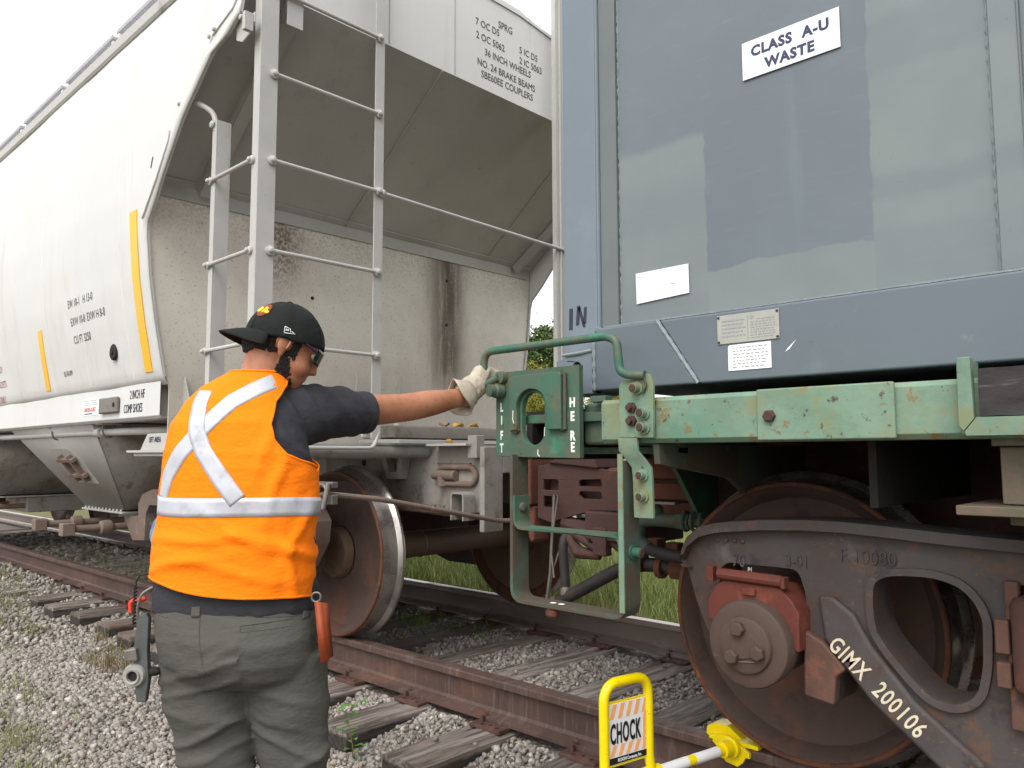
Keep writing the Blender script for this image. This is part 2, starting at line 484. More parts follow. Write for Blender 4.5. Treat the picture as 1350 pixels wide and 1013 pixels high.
M['tieplate'] = painted('rusty_tie_plate', '#50362f', 0.75, 0.2, 9.0, [('#74503f', 11, 0.5, 0.66, 0.6)], bump=(60, 0.4, 0.003))

def gravel_mat():
    t = NT('crushed_stone')
    oi = t.n.new("ShaderNodeAttribute"); oi.attribute_name = "tone"
    r = t.n.new("ShaderNodeValToRGB")
    t.l.new(oi.outputs["Fac"], r.inputs[0])
    e = r.color_ramp.elements
    e[0].position = 0; e[0].color = srgb('#5c5550')
    e[1].position = 1; e[1].color = srgb('#c0b9b2')
    for p, c in ((.2, '#787470'), (.42, '#8c8782'), (.58, '#99948c'), (.72, '#a0958a'), (.86, '#ada9a5')):
        x = e.new(p); x.color = srgb(c)
    n = t.noise(60, 4, 0.6)
    c = t.mix(t.ramp(n, .35, .7, 0, .5), r.outputs[0], '#7a7067')
    return t.done(c, 0.9, 0, t.bump(n, 0.4, 0.004), .2)
M['gravel'] = gravel_mat()

def ground_mat():
    t = NT('ballast_and_soil')
    v = t.n.new("ShaderNodeTexVoronoi"); v.inputs["Scale"].default_value = 42
    t.l.new(t.co, v.inputs["Vector"])
    sep = t.n.new("ShaderNodeSeparateColor"); t.l.new(v.outputs["Color"], sep.inputs[0])
    c = t.mix(sep.outputs[0], '#5d544c', '#a1958a')
    c = t.mix(t.ramp(v.outputs["Distance"], 0.0, 0.7, 0, .75), c, '#4a423a')
    y = t.xyz()[1]
    wob = t.math('ADD', y, t.math('MULTIPLY', t.noise(1.2, 4, .6), 0.9))
    soil = t.mix(t.noise(9, 6, .7), '#4c4a2c', '#6d6a3c')
    c = t.mix(t.ramp(wob, 5.3, 5.8), c, soil)
    c = t.mix(t.ramp(wob, -2.2, -3.0), c, soil)
    return t.done(c, 0.9, 0, t.bump(v.outputs["Distance"], 0.8, 0.02))
M['ground'] = ground_mat()

def grass_mat(name, a, b, d):
    t = NT(name)
    at = t.n.new("ShaderNodeAttribute"); at.attribute_name = "tone"
    c = t.mix(at.outputs["Fac"], a, b)
    c = t.mix(t.ramp(t.noise(2.0, 4, .6), .5, .7, 0, .7), c, d)
    t.b.inputs["Transmission Weight"].default_value = 0.0
    return t.done(c, 0.7, 0, None, 0.25)
M['grass'] = grass_mat('meadow_grass', '#566a2c', '#a3ad6c', '#b0a878')
M['drygrass'] = grass_mat('dry_tufted_grass', '#5d6438', '#95946a', '#a39a7c')
M['scrub'] = grass_mat('brown_scrub_weeds', '#5f5a35', '#8d8060', '#7a6450')
M['leafgreen'] = grass_mat('green_leaves', '#2f4520', '#5d7337', '#4a5a28')
M['leafbirch'] = grass_mat('yellowing_leaves', '#5f6a28', '#948632', '#6f7434')
M['weedleaf'] = grass_mat('weed_leaves', '#4f7a34', '#86a552', '#7d9a4a')
M['weedflower'] = painted('yellow_weed_flower', '#c9bb3a', 0.7, 0.1, 30, [])
M['weedstem'] = painted('weed_stem', '#7a5f45', 0.7, 0.1, 30, [])
M['bark'] = painted('grey_tree_bark', '#6b6256', 0.85, 0.2, 5, [('#3c352e', 8, .5, .65, .6)], bump=(20, .6, .02))

def endwall_mat():
    t = NT('rust_stained_end_sheet')
    n1 = t.noise(1.6, 5, .6)
    c = t.mix(t.ramp(n1, .35, .7), '#d2ccc2', '#bdb6ab')
    sp = t.noise(55, 4, .65)
    yy = t.xyz()
    def band(y0, w, z0, z1, amt):
        dy = t.math('ABSOLUTE', t.math('SUBTRACT', t.math('ADD', yy[1], t.math('MULTIPLY', t.math('SUBTRACT', t.noise(3, 3, .5, (1, 1, .6)), .5), .16)), y0))
        m = t.ramp(dy, 0.0, w, 1, 0)
        return t.math('MULTIPLY', t.math('MULTIPLY', m, t.ramp(yy[2], z0, z1)), amt)
    st = t.noise(14, 6, .7, (1, 1, .12))
    streak = band(0.60, 0.34, 1.2, 1.7, 1.0)
    m1 = t.math('MULTIPLY', streak, t.ramp(st, .32, .6, .45, 1.0))
    c = t.mix(t.math('MULTIPLY', m1, .95), c, '#554030')
    core = t.math('MULTIPLY', band(0.63, 0.15, 1.3, 1.8, 1.0), t.ramp(sp, .33, .52, .3, 1))
    c = t.mix(t.math('MULTIPLY', core, .6), c, '#3d3026')
    s2 = t.math('MULTIPLY', band(-0.80, 0.26, 1.9, 2.3, .95), t.ramp(sp, .42, .58, .35, 1))
    c = t.mix(s2, c, '#63503f')
    top = t.math('MULTIPLY', t.ramp(yy[2], 2.1, 2.55), t.ramp(sp, .45, .6, .1, .8))
    c = t.mix(t.math('MULTIPLY', top, .45), c, '#6e5f4e')
    c = t.mix(t.math('MULTIPLY', t.ramp(t.noise(85, 3, .6), .62, .68), .55), c, '#4a3a2d')
    low = t.ramp(yy[2], 2.0, 1.3, 0, .35)
    c = t.mix(low, c, '#6f675b')
    return t.done(c, .65, 0, t.bump(t.noise(4, 3, .5), .15, .01))
M['endwall'] = endwall_mat()

def panel_mat():
    # hand-painted patches over an older coat: rectangles with wobbly roller edges, object axes X/Z
    t = NT('patched_container_panel')
    nz = t.n.new("ShaderNodeTexNoise"); nz.inputs["Scale"].default_value = 22; nz.inputs["Detail"].default_value = 6
    t.l.new(t.co, nz.inputs["Vector"])
    nz2 = t.n.new("ShaderNodeTexNoise"); nz2.inputs["Scale"].default_value = 3.2; nz2.inputs["Detail"].default_value = 3
    t.l.new(t.co, nz2.inputs["Vector"])
    c1, c2 = t.xyz(nz.outputs["Color"]), t.xyz(nz2.outputs["Color"])
    p = t.xyz()
    X = t.math('ADD', p[0], t.math('ADD', t.math('MULTIPLY', t.math('SUBTRACT', c1[0], .5), .02), t.math('MULTIPLY', t.math('SUBTRACT', c2[0], .5), .02)))
    Z = t.math('ADD', p[2], t.math('ADD', t.math('MULTIPLY', t.math('SUBTRACT', c1[1], .5), .02), t.math('MULTIPLY', t.math('SUBTRACT', c2[1], .5), .10)))
    def rect(x0, x1, z0, z1, e=.003, ez=.004):
        a = t.math('MULTIPLY', t.ramp(X, x0 - e, x0 + e), t.ramp(X, x1 + e, x1 - e))
        b = t.math('MULTIPLY', t.ramp(Z, z0 - ez, z0 + ez), t.ramp(Z, z1 + ez, z1 - ez))
        return t.math('MULTIPLY', a, b)
    base = t.mix(t.ramp(t.noise(3, 4, .6), .35, .65), (0.152, 0.180, 0.186), (0.170, 0.200, 0.200))
    c = base
    slate = t.mix(t.ramp(t.noise(2.2, 5, .6), .35, .7), (0.112, 0.138, 0.160), (0.128, 0.156, 0.178))
    # coordinates relative to container origin (-1.77, 2.13, 1.21)
    for (x0, x1, z0, z1, amt, ez) in ((.555, 1.055, .345, 3, 1.0, .004), (.22, .56, .80, 3, .95, .02), (1.05, 3.2, .80, .96, .45, .02),
                                      (1.05, 3.2, .455, .53, .42, .015), (1.05, 3.2, .20, .37, .30, .02), (.555, 3.2, 1.02, 1.06, .25, .02), (.22, .56, .1, .30, .25, .05), (.22, .56, .52, .66, .25, .05)):
        c = t.mix(t.math('MULTIPLY', rect(x0, x1, z0, z1, .003, ez), amt), c, slate)
    # faint brush strokes, rust pricks
    c = t.mix(t.ramp(t.noise(10, 5, .6, (1, 1, 6), loc=(2, 0, 1)), .55, .8, 0, .25), c, (0.19, 0.22, 0.21))
    c = t.mix(t.ramp(t.noise(45, 3, .6), .72, .74, 0, .5), c, '#6b5236')
    c = t.mix(t.ramp(t.noise(7, 6, .6, (1, 1, .1), loc=(5, 5, 5)), .6, .8, 0, .3), c, '#7c878a')
    return t.done(c, .45, 0, t.bump(t.noise(18, 4, .5), .12, .004, t.bump(t.noise(2.0, 2, .4), .25, .03)))
M['panel'] = panel_mat()

def cloth(name, col, var=.12, weave=900, dark=None):
    t = NT(name)
    n1 = t.noise(5, 5, .6)
    c = t.mix(t.ramp(n1, .35, .65, 0, var * 2), srgb(col), srgb(dark) if dark else (0, 0, 0))
    nr = t.bump(t.noise(weave / 4, 2, .5), .25, .0015)
    nr = t.bump(t.noise(22, 5, .6, (1, 1, 1.6)), .5, .008, nr)
    nr = t.bump(t.noise(9, 3, .5, (1, 1, 2.2), loc=(3, 1, 7)), .35, .02, nr)
    m = t.done(c, .85, 0, nr, .2)
    return m
M['vest'] = cloth('orange_safety_mesh', '#ff800c', .05, 1600, '#fa6a00')
M['trousers'] = cloth('grey_work_trousers', '#565550', .1, 1200, '#45443f')
M['shirt'] = cloth('charcoal_tshirt', '#38383d', .1, 1200, '#2a2a2e')
M['capcloth'] = cloth('black_cap_cloth', '#1f2121', .1, 1600, '#151616')
M['tape'] = painted('silver_reflective_tape', '#b9bbc2', 0.45, 0.06, 14, [('#8c8d95', 18, .5, .7, .5)], bump=(140, .2, .001), metal=.2)
M['glove'] = painted('pale_leather_glove', '#b0a594', 0.75, 0.14, 12, [('#6f6353', 16, .5, .68, .6)], bump=(60, .5, .003), bumps=((16, .4, .01),))
def skin_mat():
    t = NT('skin')
    n1 = t.noise(9, 5, .6)
    c = t.mix(t.ramp(n1, .3, .7), '#9c6649', '#b57d60')
    c = t.mix(t.ramp(t.noise(60, 4, .6), .5, .7, 0, .45), c, '#8f5b42')
    c = t.mix(t.ramp(t.noise(3, 2, .5, (1, 1, 4)), .5, .7, 0, .35), c, '#c08a70')
    t.b.inputs["Subsurface Weight"].default_value = .12
    t.b.inputs["Subsurface Radius"].default_value = (.02, .008, .004)
    return t.done(c, .5, 0, t.bump(t.noise(220, 3, .6), .2, .0008), .4)
M['skin'] = skin_mat()
M['hair'] = painted('dark_curly_hair', '#16110f', .7, .3, 80, [], bump=(160, .9, .004))
M['lens'] = painted('mirrored_dark_lens', '#101418', .12, .1, 5, [('#0f8a5a', 30, .45, .65, .5)], bump=(10, .02, .001))
M['purple'] = painted('purple_black_frame', '#241a3c', .3, .05, 5, [])
M['eye'] = painted('eye_white', '#c9c4bd', .3, .05, 5, [])
M['orange'] = painted('orange_strap', '#96401a', .6, .15, 20, [('#7d3a1c', 18, .5, .65, .5)])
M['hotred'] = painted('bright_red_plastic', '#e23a1c', .5, .05, 20, [])
# ================================================================ setting
TC = 3.35                       # track centre line (Y)
def gz(x, y):
    # ground height: ballast bed between y 2.1 and 4.6, shoulder towards the camera, ditch and grass behind
    if y < 1.0: b = -0.345
    elif y < 2.1: b = -0.345 + (y - 1.0) / 1.1 * 0.055
    elif y < 2.5: b = -0.29 + (y - 2.1) / .4 * .075
    elif y < 4.5: b = -0.215
    elif y < 5.4: b = -0.21 - (y - 4.5) / .9 * 0.10
    else: b = -0.31
    if y < 2.45 and x < -7.6: b += min(1, (-7.6 - x) / .6) * max(0, min(1, (y - 1.0) / 1.1)) * .075
    return b + 0.018 * noise.noise(Vector((x * 1.3, y * 1.3, 0))) + (0.05 * noise.noise(Vector((x * .2, y * .2, 3))) if (y > 6 or y < -2) else 0)

def make_ground():
    xs = sorted(set([-400, -200, -100, -60, -40, -30, -24, -20] + [round(-16 + .2 * i, 3) for i in range(96)] + [4, 6, 10, 20, 40, 100, 200, 400]))
    ys = sorted(set([-400, -200, -100, -50, -20, -10, -6] + [round(-4 + .16 * i, 3) for i in range(90)] + [11, 13, 16, 20, 30, 50, 100, 200, 400]))
    v = [(x, y, gz(x, y)) for y in ys for x in xs]
    n = len(xs)
    f = [(j * n + i, j * n + i + 1, (j + 1) * n + i + 1, (j + 1) * n + i) for j in range(len(ys) - 1) for i in range(n - 1)]
    m = MB(); m.add(v, f)
    o = m.build('ground', M['ground'], fixn=False)
    tag(o, kind='structure')
make_ground()

# wooden sleepers
TIES = []
def make_ties():
    rnd = random.Random(3)
    xs = []
    x = -2.53
    while x > -15.0:
        xs.append(x); x -= 0.515 + rnd.uniform(-.03, .03)
    x = -2.02
    while x < .7:
        xs.append(x); x += 0.52 + rnd.uniform(-.03, .03)
    xs = [-2.53, -3.06, -3.56] + [q for q in xs if q < -3.9 or q > -2.4]
    lab = {0: 'dark split sleeper whose near end juts out furthest, right of the worker',
           1: 'pale weathered sleeper with a cracked dark end, behind the leafy weed',
           2: 'weathered sleeper half hidden by the worker at his right hip'}
    for i, cx in enumerate(xs):
        w, h = rnd.uniform(.20, .235), .17
        y0 = {0: 2.02, 1: 2.06, 2: 2.1}.get(i, 2.08 + rnd.uniform(-.05, .07))
        y1 = y0 + 2.58
        tw = rnd.uniform(-.02, .02)
        nx, ny = 11, 60
        r2 = random.Random(100 + i)
        # splits: long grooves in the top
        grooves = [(r2.uniform(.1, .9), r2.uniform(.03, .075), r2.uniform(0, 1), r2.uniform(.3, 1.0)) for _ in range(5)]
        m = MB()
        def top(a, b):
            xx = cx + (a - .5) * w + tw * (b - .5)
            yy = y0 + b * (y1 - y0)
            e = 0.0
            for g, gw, s0, ln in grooves:
                da = abs(a - g - .04 * math.sin(b * 5 + g * 9))
                if da < gw and (s0 - ln * .5 < b < s0 + ln * .5): e -= .016 * (1 - da / gw)
            if a < .03 or a > .97: e -= .010
            e += .008 * noise.noise(Vector((xx * 20, yy * 2, i))) 
            if a < .03 or a > .97: xx += .010 * noise.noise(Vector((i, yy * 5, 4)))
            return (xx, yy, -.192 + e)
        def ring(a, b):     # closed profile: top then sides/bottom
            return None
        vs = [top(k / (nx - 1), j / (ny - 1)) for j in range(ny) for k in range(nx)]
        fs = [(j * nx + k, j * nx + k + 1, (j + 1) * nx + k + 1, (j + 1) * nx + k) for j in range(ny - 1) for k in range(nx - 1)]
        nb = len(vs)
        for j in range(ny):
            for k in (0, nx - 1):
                p = vs[j * nx + k]
                vs.append((p[0], p[1], -.192 - h))
        for j in range(ny - 1):
            fs.append((j * nx, (j + 1) * nx, nb + 2 * (j + 1), nb + 2 * j))
            fs.append((j * nx + nx - 1, nb + 2 * j + 1, nb + 2 * (j + 1) + 1, (j + 1) * nx + nx - 1))
        for j in (0, ny - 1):       # ragged end grain
            base = len(vs)
            for k in range(nx):
                p = vs[j * nx + k]
                vs.append((p[0], p[1] + .0, -.192 - h))
            for k in range(nx - 1):
                q = (j * nx + k, base + k, base + k + 1, j * nx + k + 1)
                fs.append(q if j == 0 else q[::-1])
        m.add(vs, fs)
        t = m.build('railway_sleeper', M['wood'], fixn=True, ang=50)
        tag(t, lab.get(i) or (None), 'sleeper', 'wooden sleepers under the track')
        TIES.append((cx, w, y0, t))
    # labels of the rest, by place along the track
    rest = sorted([q for q in TIES if not q[3].get('label')], key=lambda q: -q[0])
    ORD = ['first', 'second', 'third', 'fourth', 'fifth', 'sixth', 'seventh', 'eighth', 'ninth', 'tenth', 'eleventh', 'twelfth', 'thirteenth', 'fourteenth', 'fifteenth', 'sixteenth', 'seventeenth', 'eighteenth']
    cnt = {}
    for q in rest:
        x = q[0]
        if x > -1.3: key, l = 'a', 'sleeper beneath the flatcar wheel truck, %s counting from the right end of the track'
        elif x > -2.4: key, l = 'b', 'bleached split sleeper crossing behind the yellow chock sign, %s from the right'
        elif x > -5.4: key, l = 'c', 'shaded sleeper under the hopper car end behind the worker, %s from the right'
        elif x > -8.2: key, l = 'd', 'dark sleeper end poking from the gravel left of the worker, %s from his hip'
        else: key, l = 'e', 'old black sleeper under the hopper chutes far down the track, %s from the right'
        cnt[key] = cnt.get(key, 0) + 1
        q[3]['label'] = l % ORD[cnt[key] - 1]
make_ties()

# rails
def make_rail(yc, mat, label, side):
    t = thing('rail', label, 'rail', (-2.0, yc, -.175))
    hw = .037
    prof = [(-.070, -.175), (.070, -.175), (.070, -.163), (.018, -.148), (.009, -.135), (.009, -.052), (.012, -.042), (hw, -.033), (hw, -.008), (hw - .004, -.002), (hw - .012, 0),
            (-hw + .012, 0), (-hw + .004, -.002), (-hw, -.008), (-hw, -.033), (-.012, -.042), (-.009, -.052), (-.009, -.135), (-.018, -.148), (-.070, -.163)]
    m = MB()
    xs = [-40, -20] + [-16 + .5 * i for i in range(40)] + [10]
    n = len(prof)
    vs = [(x, yc + p[0] + .004 * noise.noise(Vector((x * .7, yc, 0))), p[1]) for x in xs for p in prof]
    fs = [(i * n + k, i * n + (k + 1) % n, (i + 1) * n + (k + 1) % n, (i + 1) * n + k) for i in range(len(xs) - 1) for k in range(n)]
    m.add(vs, fs)
    m.build('rail_bar', mat, t, ang=25)
    pm = None
    for cx, w, y0, to in TIES:
        if cx < -12: continue
        if pm is None:
            base_x = cx
            m = MB()
            m.prism([(cx - .09, -.1925 ), (cx + .09, -.1925), (cx + .09, -.176), (cx - .09, -.176)], 'xz', yc - .13, yc - .0705)
            m.prism([(cx - .09, -.1925), (cx + .09, -.1925), (cx + .09, -.176), (cx - .09, -.176)], 'xz', yc + .0705, yc + .13)
            m.box(cx - .088, cx + .088, yc - .071, yc + .071, -.1915, -.1765)
            pm = m.build('tie_plate', M['tieplate'], t, bevel=.003)
            sps = []
            for (dx, dy) in ((-.055, -.082), (.045, .082)):
                ms = MB(); s = -1 if dy < 0 else 1
                ms.box(cx + dx - .009, cx + dx + .009, yc + dy - .009, yc + dy + .009, -.18, -.150)
                ms.box(cx + dx - .013, cx + dx + .013, yc + dy - s * .028 - .002, yc + dy + .013 if s > 0 else yc + dy + .02, -.150, -.138)
                sps.append(ms.build('rail_spike', M['tieplate'], pm, bevel=.002))
            mh = MB()
            for (dx, dy) in ((-.03, -.108), (.055, -.104), (.01, -.096)):
                mh.box(cx + dx - .007, cx + dx + .007, yc + dy - .007, yc + dy + .007, -.1765, -.1748)
            hh = mh.build('spike_hole', M['black'], pm, kind='stuff')
        else:
            jx = random.uniform(-.02, .02)
            c = inst(pm, t, (cx - base_x + jx, 0, 0))
            for ch in (*sps, hh):
                d = ch.copy(); COL.objects.link(d); d.parent = c
    return t
make_rail(2.60, M['railnear'], 'near brown rail running under the chocked wheel', -1)
make_rail(4.105, M['rail'], 'far rail with a worn shiny top, next to the grass', 1)

# crushed stone
def np_mesh(name, V, F, mat, tone=None):
    me = bpy.data.meshes.new(name)
    k = F.shape[1]
    me.vertices.add(len(V)); me.vertices.foreach_set("co", V.astype(np.float32).ravel())
    me.loops.add(F.size); me.loops.foreach_set("vertex_index", F.astype(np.int32).ravel())
    me.polygons.add(len(F))
    me.polygons.foreach_set("loop_start", np.arange(0, F.size, k, dtype=np.int32))
    me.polygons.foreach_set("loop_total", np.full(len(F), k, dtype=np.int32))
    me.update(calc_edges=True)
    if tone is not None:
        a = me.attributes.new("tone", 'FLOAT', 'POINT'); a.data.foreach_set("value", tone.astype(np.float32))
    me.materials.append(mat)
    o = bpy.data.objects.new(name, me); COL.objects.link(o)
    return o

def gz_np(x, y):
    b = np.interp(y, [-9, 1.0, 2.1, 2.5, 4.5, 5.4, 50], [-.345, -.345, -.29, -.215, -.215, -.31, -.31])
    return b

def make_gravel():
    rng = np.random.default_rng(5)
    t = (1 + 5 ** .5) / 2
    ico = np.array([(-1, t, 0), (1, t, 0), (-1, -t, 0), (1, -t, 0), (0, -1, t), (0, 1, t), (0, -1, -t), (0, 1, -t), (t, 0, -1), (t, 0, 1), (-t, 0, -1), (-t, 0, 1)]) / math.hypot(1, t)
    IF = np.array([(0, 11, 5), (0, 5, 1), (0, 1, 7), (0, 7, 10), (0, 10, 11), (1, 5, 9), (5, 11, 4), (11, 10, 2), (10, 7, 6), (7, 1, 8), (3, 9, 4), (3, 4, 2), (3, 2, 6), (3, 6, 8), (3, 8, 9), (4, 9, 5), (2, 4, 11), (6, 2, 10), (8, 6, 7), (9, 8, 1)])
    pts = []
    def scatter(n, x0, x1, y0, y1, s0, s1):
        x = rng.uniform(x0, x1, n); y = rng.uniform(y0, y1, n)
        fw = -.69 * x + .724 * y; lat = .724 * x + .69 * y
        keep = (fw > 2.4) & (np.abs(lat) < fw * .85 + .3)
        for cx, w, yy0, _ in TIES:
            on = (np.abs(x - cx) < w / 2 + .004) & (y > yy0 - .008) & (y < yy0 + 2.59)
            keep &= ~(on & (rng.random(n) > (.004 if cx > -7.8 else .7)))
        for yc in (2.60, 4.105):
            keep &= ~(np.abs(y - yc) < .075)
        x, y = x[keep], y[keep]
        s = rng.uniform(s0, s1, len(x)) * rng.choice([.7, 1, 1, 1.3], len(x))
        pts.append((x, y, s))
    scatter(100000, -6.2, .6, -.2, 2.6, .0075, .0145)
    scatter(34000, -4.6, .6, 2.5, 5.2, .009, .0145)
    scatter(24000, -9.5, -4.5, .2, 5.2, .012, .020)
    scatter(7000, -14, -9.5, .2, 5.0, .022, .035)
    x, y, s = (np.concatenate(q) for q in zip(*pts))
    n = len(x)
    z = gz_np(x, y) + np.where((y < 2.45) & (x < -7.6), np.clip((-7.6 - x) / .6, 0, 1) * np.clip((y - 1.0) / 1.1, 0, 1) * .075, 0) + .018 * np.array([noise.noise(Vector((a * 1.3, b * 1.3, 0))) for a, b in zip(x, y)]) + rng.uniform(-.3, .75, n) * s
    ontie = np.zeros(n, bool)
    for cx, w, yy0, _ in TIES:
        ontie |= (np.abs(x - cx) < w / 2 - .002) & (y > yy0) & (y < yy0 + 2.55)
    ontie &= x > -7.9
    z[ontie] = -.192 + s[ontie] * .5
    # random rotation
    q = rng.normal(size=(n, 4)); q /= np.linalg.norm(q, axis=1)[:, None]
    w_, a, b, c = q.T
    Rm = np.stack([1 - 2 * (b * b + c * c), 2 * (a * b - c * w_), 2 * (a * c + b * w_), 2 * (a * b + c * w_), 1 - 2 * (a * a + c * c), 2 * (b * c - a * w_), 2 * (a * c - b * w_), 2 * (b * c + a * w_), 1 - 2 * (a * a + b * b)], 1).reshape(n, 3, 3)
    sc3 = np.stack([rng.uniform(.8, 1.35, n), rng.uniform(.7, 1.1, n), rng.uniform(.5, .95, n)], 1) * s[:, None]
    bases = ico[None] * (1 + rng.uniform(-.34, .22, (16, 12)))[:, :, None]
    V = bases[rng.integers(0, 16, n)] * sc3[:, None, :]
    V = np.einsum('nij,nkj->nki', Rm, V) + np.stack([x, y, z], 1)[:, None, :]
    F = (IF[None] + (np.arange(n) * 12)[:, None, None]).reshape(-1, 3)
    tone = np.repeat(np.clip(rng.normal(.50, .25, n), 0, 1), 12)
    o = np_mesh('gravel', V.reshape(-1, 3), F, M['gravel'], tone)
    tag(o, 'pinkish grey crushed stone ballast', 'gravel', kind='stuff')
make_gravel()

# grass
def blades(name, pts, h0, h1, wd, mat, label, per=1, lean=.5, seed=1, cat='grass', kind='stuff'):
    rng = np.random.default_rng(seed)
    P = np.repeat(np.asarray(pts, float), per, axis=0)
    n = len(P)
    h = rng.uniform(h0, h1, n) * rng.choice([.6, 1, 1, 1.2], n)
    az = rng.uniform(0, 2 * math.pi, n); fa = rng.uniform(0, 2 * math.pi, n)
    ln = rng.uniform(.1, lean, n) * h
    d = np.stack([np.cos(az), np.sin(az), np.zeros(n)], 1)
    wv = np.stack([np.cos(fa), np.sin(fa), np.zeros(n)], 1) * (wd * rng.uniform(.6, 1.3, n))[:, None]
    up = np.array([0, 0, 1.0])
    b0, b1 = P - wv, P + wv
    mid = P + up * (h * .6)[:, None] + d * (ln * .35)[:, None]
    tip = P + up * (h)[:, None] * .95 + d * ln[:, None]
    V = np.stack([b0, b1, mid - wv * .7, mid + wv * .7, tip], 1).reshape(-1, 3)
    i = (np.arange(n) * 5)[:, None]
    F = np.concatenate([i + [0, 1, 3], i + [0, 3, 2], i + [2, 3, 4]], 0)
    tone = np.repeat(np.clip(rng.normal(.45, .28, n), 0, 1), 5)
    o = np_mesh(name, V, F, mat, tone)
    if label: tag(o, label, cat, kind=kind)
    return o

def make_grass():
    rng = np.random.default_rng(9)
    n = 120000
    y = 4.95 + rng.random(n) ** 1.6 * 9
    x = rng.uniform(-15, 1.5, n) - (y - 4.9) * .8
    fw = -.69 * x + .724 * y; lat = .724 * x + .69 * y
    k = (np.abs(lat) < fw * .8) & ((y > 5.45) | (rng.random(n) < .35))
    x, y = x[k], y[k]
    z = np.array([gz(a, b) for a, b in zip(x, y)]) - .01
    blades('meadow_grass', np.stack([x, y, z], 1), .10, .24, .004, M['grass'], 'long green meadow grass beyond the far rail', seed=2, lean=.8)
    # tufts on the near ballast
    def tufts(name, spots, label, h0, h1, seed, dens=1.0, mat='drygrass'):
        r = np.random.default_rng(seed)
        pts = []
        for (cx, cy, rx, ry, n) in spots:
            for _ in range(int(n * dens / 12)):
                ang, rad = r.uniform(0, 6.28), r.random() ** .5
                px_, py_ = cx + rx * rad * math.cos(ang), cy + ry * rad * math.sin(ang)
                for _ in range(12):
                    qx, qy = px_ + r.normal(0, .018), py_ + r.normal(0, .018)
                    pts.append((qx, qy, gz(qx, qy) - .01))
        return blades(name, pts, h0, h1, .0022, M[mat], label, seed=seed, lean=.9)
    tufts('grass_tufts', [(-4.45, 1.12, .42, .16, 900), (-5.3, 1.30, .45, .16, 450), (-3.75, 1.0, .35, .12, 300), (-4.5, 1.25, .8, .3, 350)], 'dry green grass tufts in the gravel at lower left', .025, .09, 11)
    tufts('grass_tufts', [(-8.2, 2.05, .7, .16, 900), (-9.4, 2.25, .8, .18, 1000), (-7.0, 1.85, .5, .14, 450), (-11.0, 2.35, 1.2, .15, 900), (-6.2, 1.55, .3, .08, 120)], 'green grass patches in the gravel beyond the row of sleeper ends', .03, .08, 12)
    tufts('grass_tufts', [(-8.6, 3.3, 1.0, .35, 1800), (-7.2, 3.2, .8, .35, 1800), (-10.5, 3.4, 1.0, .3, 1200), (-6.2, 3.2, .5, .3, 700)], 'low green weeds growing between the rails behind the worker', .03, .09, 13)
    tufts('weed_patch', [(-5.25, 1.92, .38, .13, 800), (-5.75, 2.10, .3, .08, 300)], 'scrubby weeds in the gravel below the hanging tool', .03, .11, 14, mat='scrub')
    tufts('grass_tufts', [(-4.3, 3.75, .5, .16, 260), (-5.0, 3.5, .4, .2, 200)], 'sparse green shoots between the rails under the hopper axle', .04, .11, 15, mat='weedleaf')
make_grass()

def weed(loc, h, n, label, flowers=False, seed=1, ls=.03):
    r = random.Random(seed)
    t = thing('leafy_weed', label, 'plant', loc)
    m = MB()
    path = [Vector(loc) + Vector((.03 * math.sin(k * 1.1) * k / 6, .02 * math.cos(k) * k / 6, h * k / 6)) for k in range(7)]
    m.tube(path, [.0028 - .0003 * k for k in range(7)], 5)
    m.build('stem', M['weedstem'], t)
    m = MB()
    for k in range(n):
        f = .15 + .85 * k / n
        i = min(5, int(f * 6)); p = path[i].lerp(path[i + 1], f * 6 - i)
        a = k * 2.4 + r.uniform(-.3, .3); l = ls * r.uniform(.7, 1.3)
        d = Vector((math.cos(a), math.sin(a), r.uniform(.0, .5))).normalized()
        s = d.cross(Vector((0, 0, 1))).normalized() * l * .28
        up = Vector((0, 0, l * .12))
        q = p + d * l * .3
        m.add([p, q + d * l * .35 + s + up, q + d * l * .35 - s + up, q + d * l * .9 - up * 1.2, q + d * l * .35 + up * .2], [(0, 1, 4), (0, 4, 2), (1, 3, 4), (4, 3, 2)])
    m.build('leaf', M['weedleaf'], t, kind='stuff', fixn=False)
    if flowers:
        m = MB()
        for k in range(16):
            p = path[-1] + Vector((r.uniform(-.008, .008), r.uniform(-.008, .008), -.10 + .11 * k / 16))
            m.ell(p, (.005, .005, .006), seg=6, rings=4)
        m.build('flower', M['weedflower'], t, kind='stuff')
weed((-2.86, 2.02, -.30), .27, 17, 'thin leafy weed standing before the cracked pale sleeper', seed=4, ls=.05)
weed((-1.18, 2.36, -.26), .28, 18, 'slender green weed with small yellow flowers in front of the chocked wheel', flowers=True, seed=9, ls=.016)
weed((-3.9, 3.85, -.21), .16, 14, 'bright green seedling against the far rail, between the hopper wheels', seed=14, ls=.04)

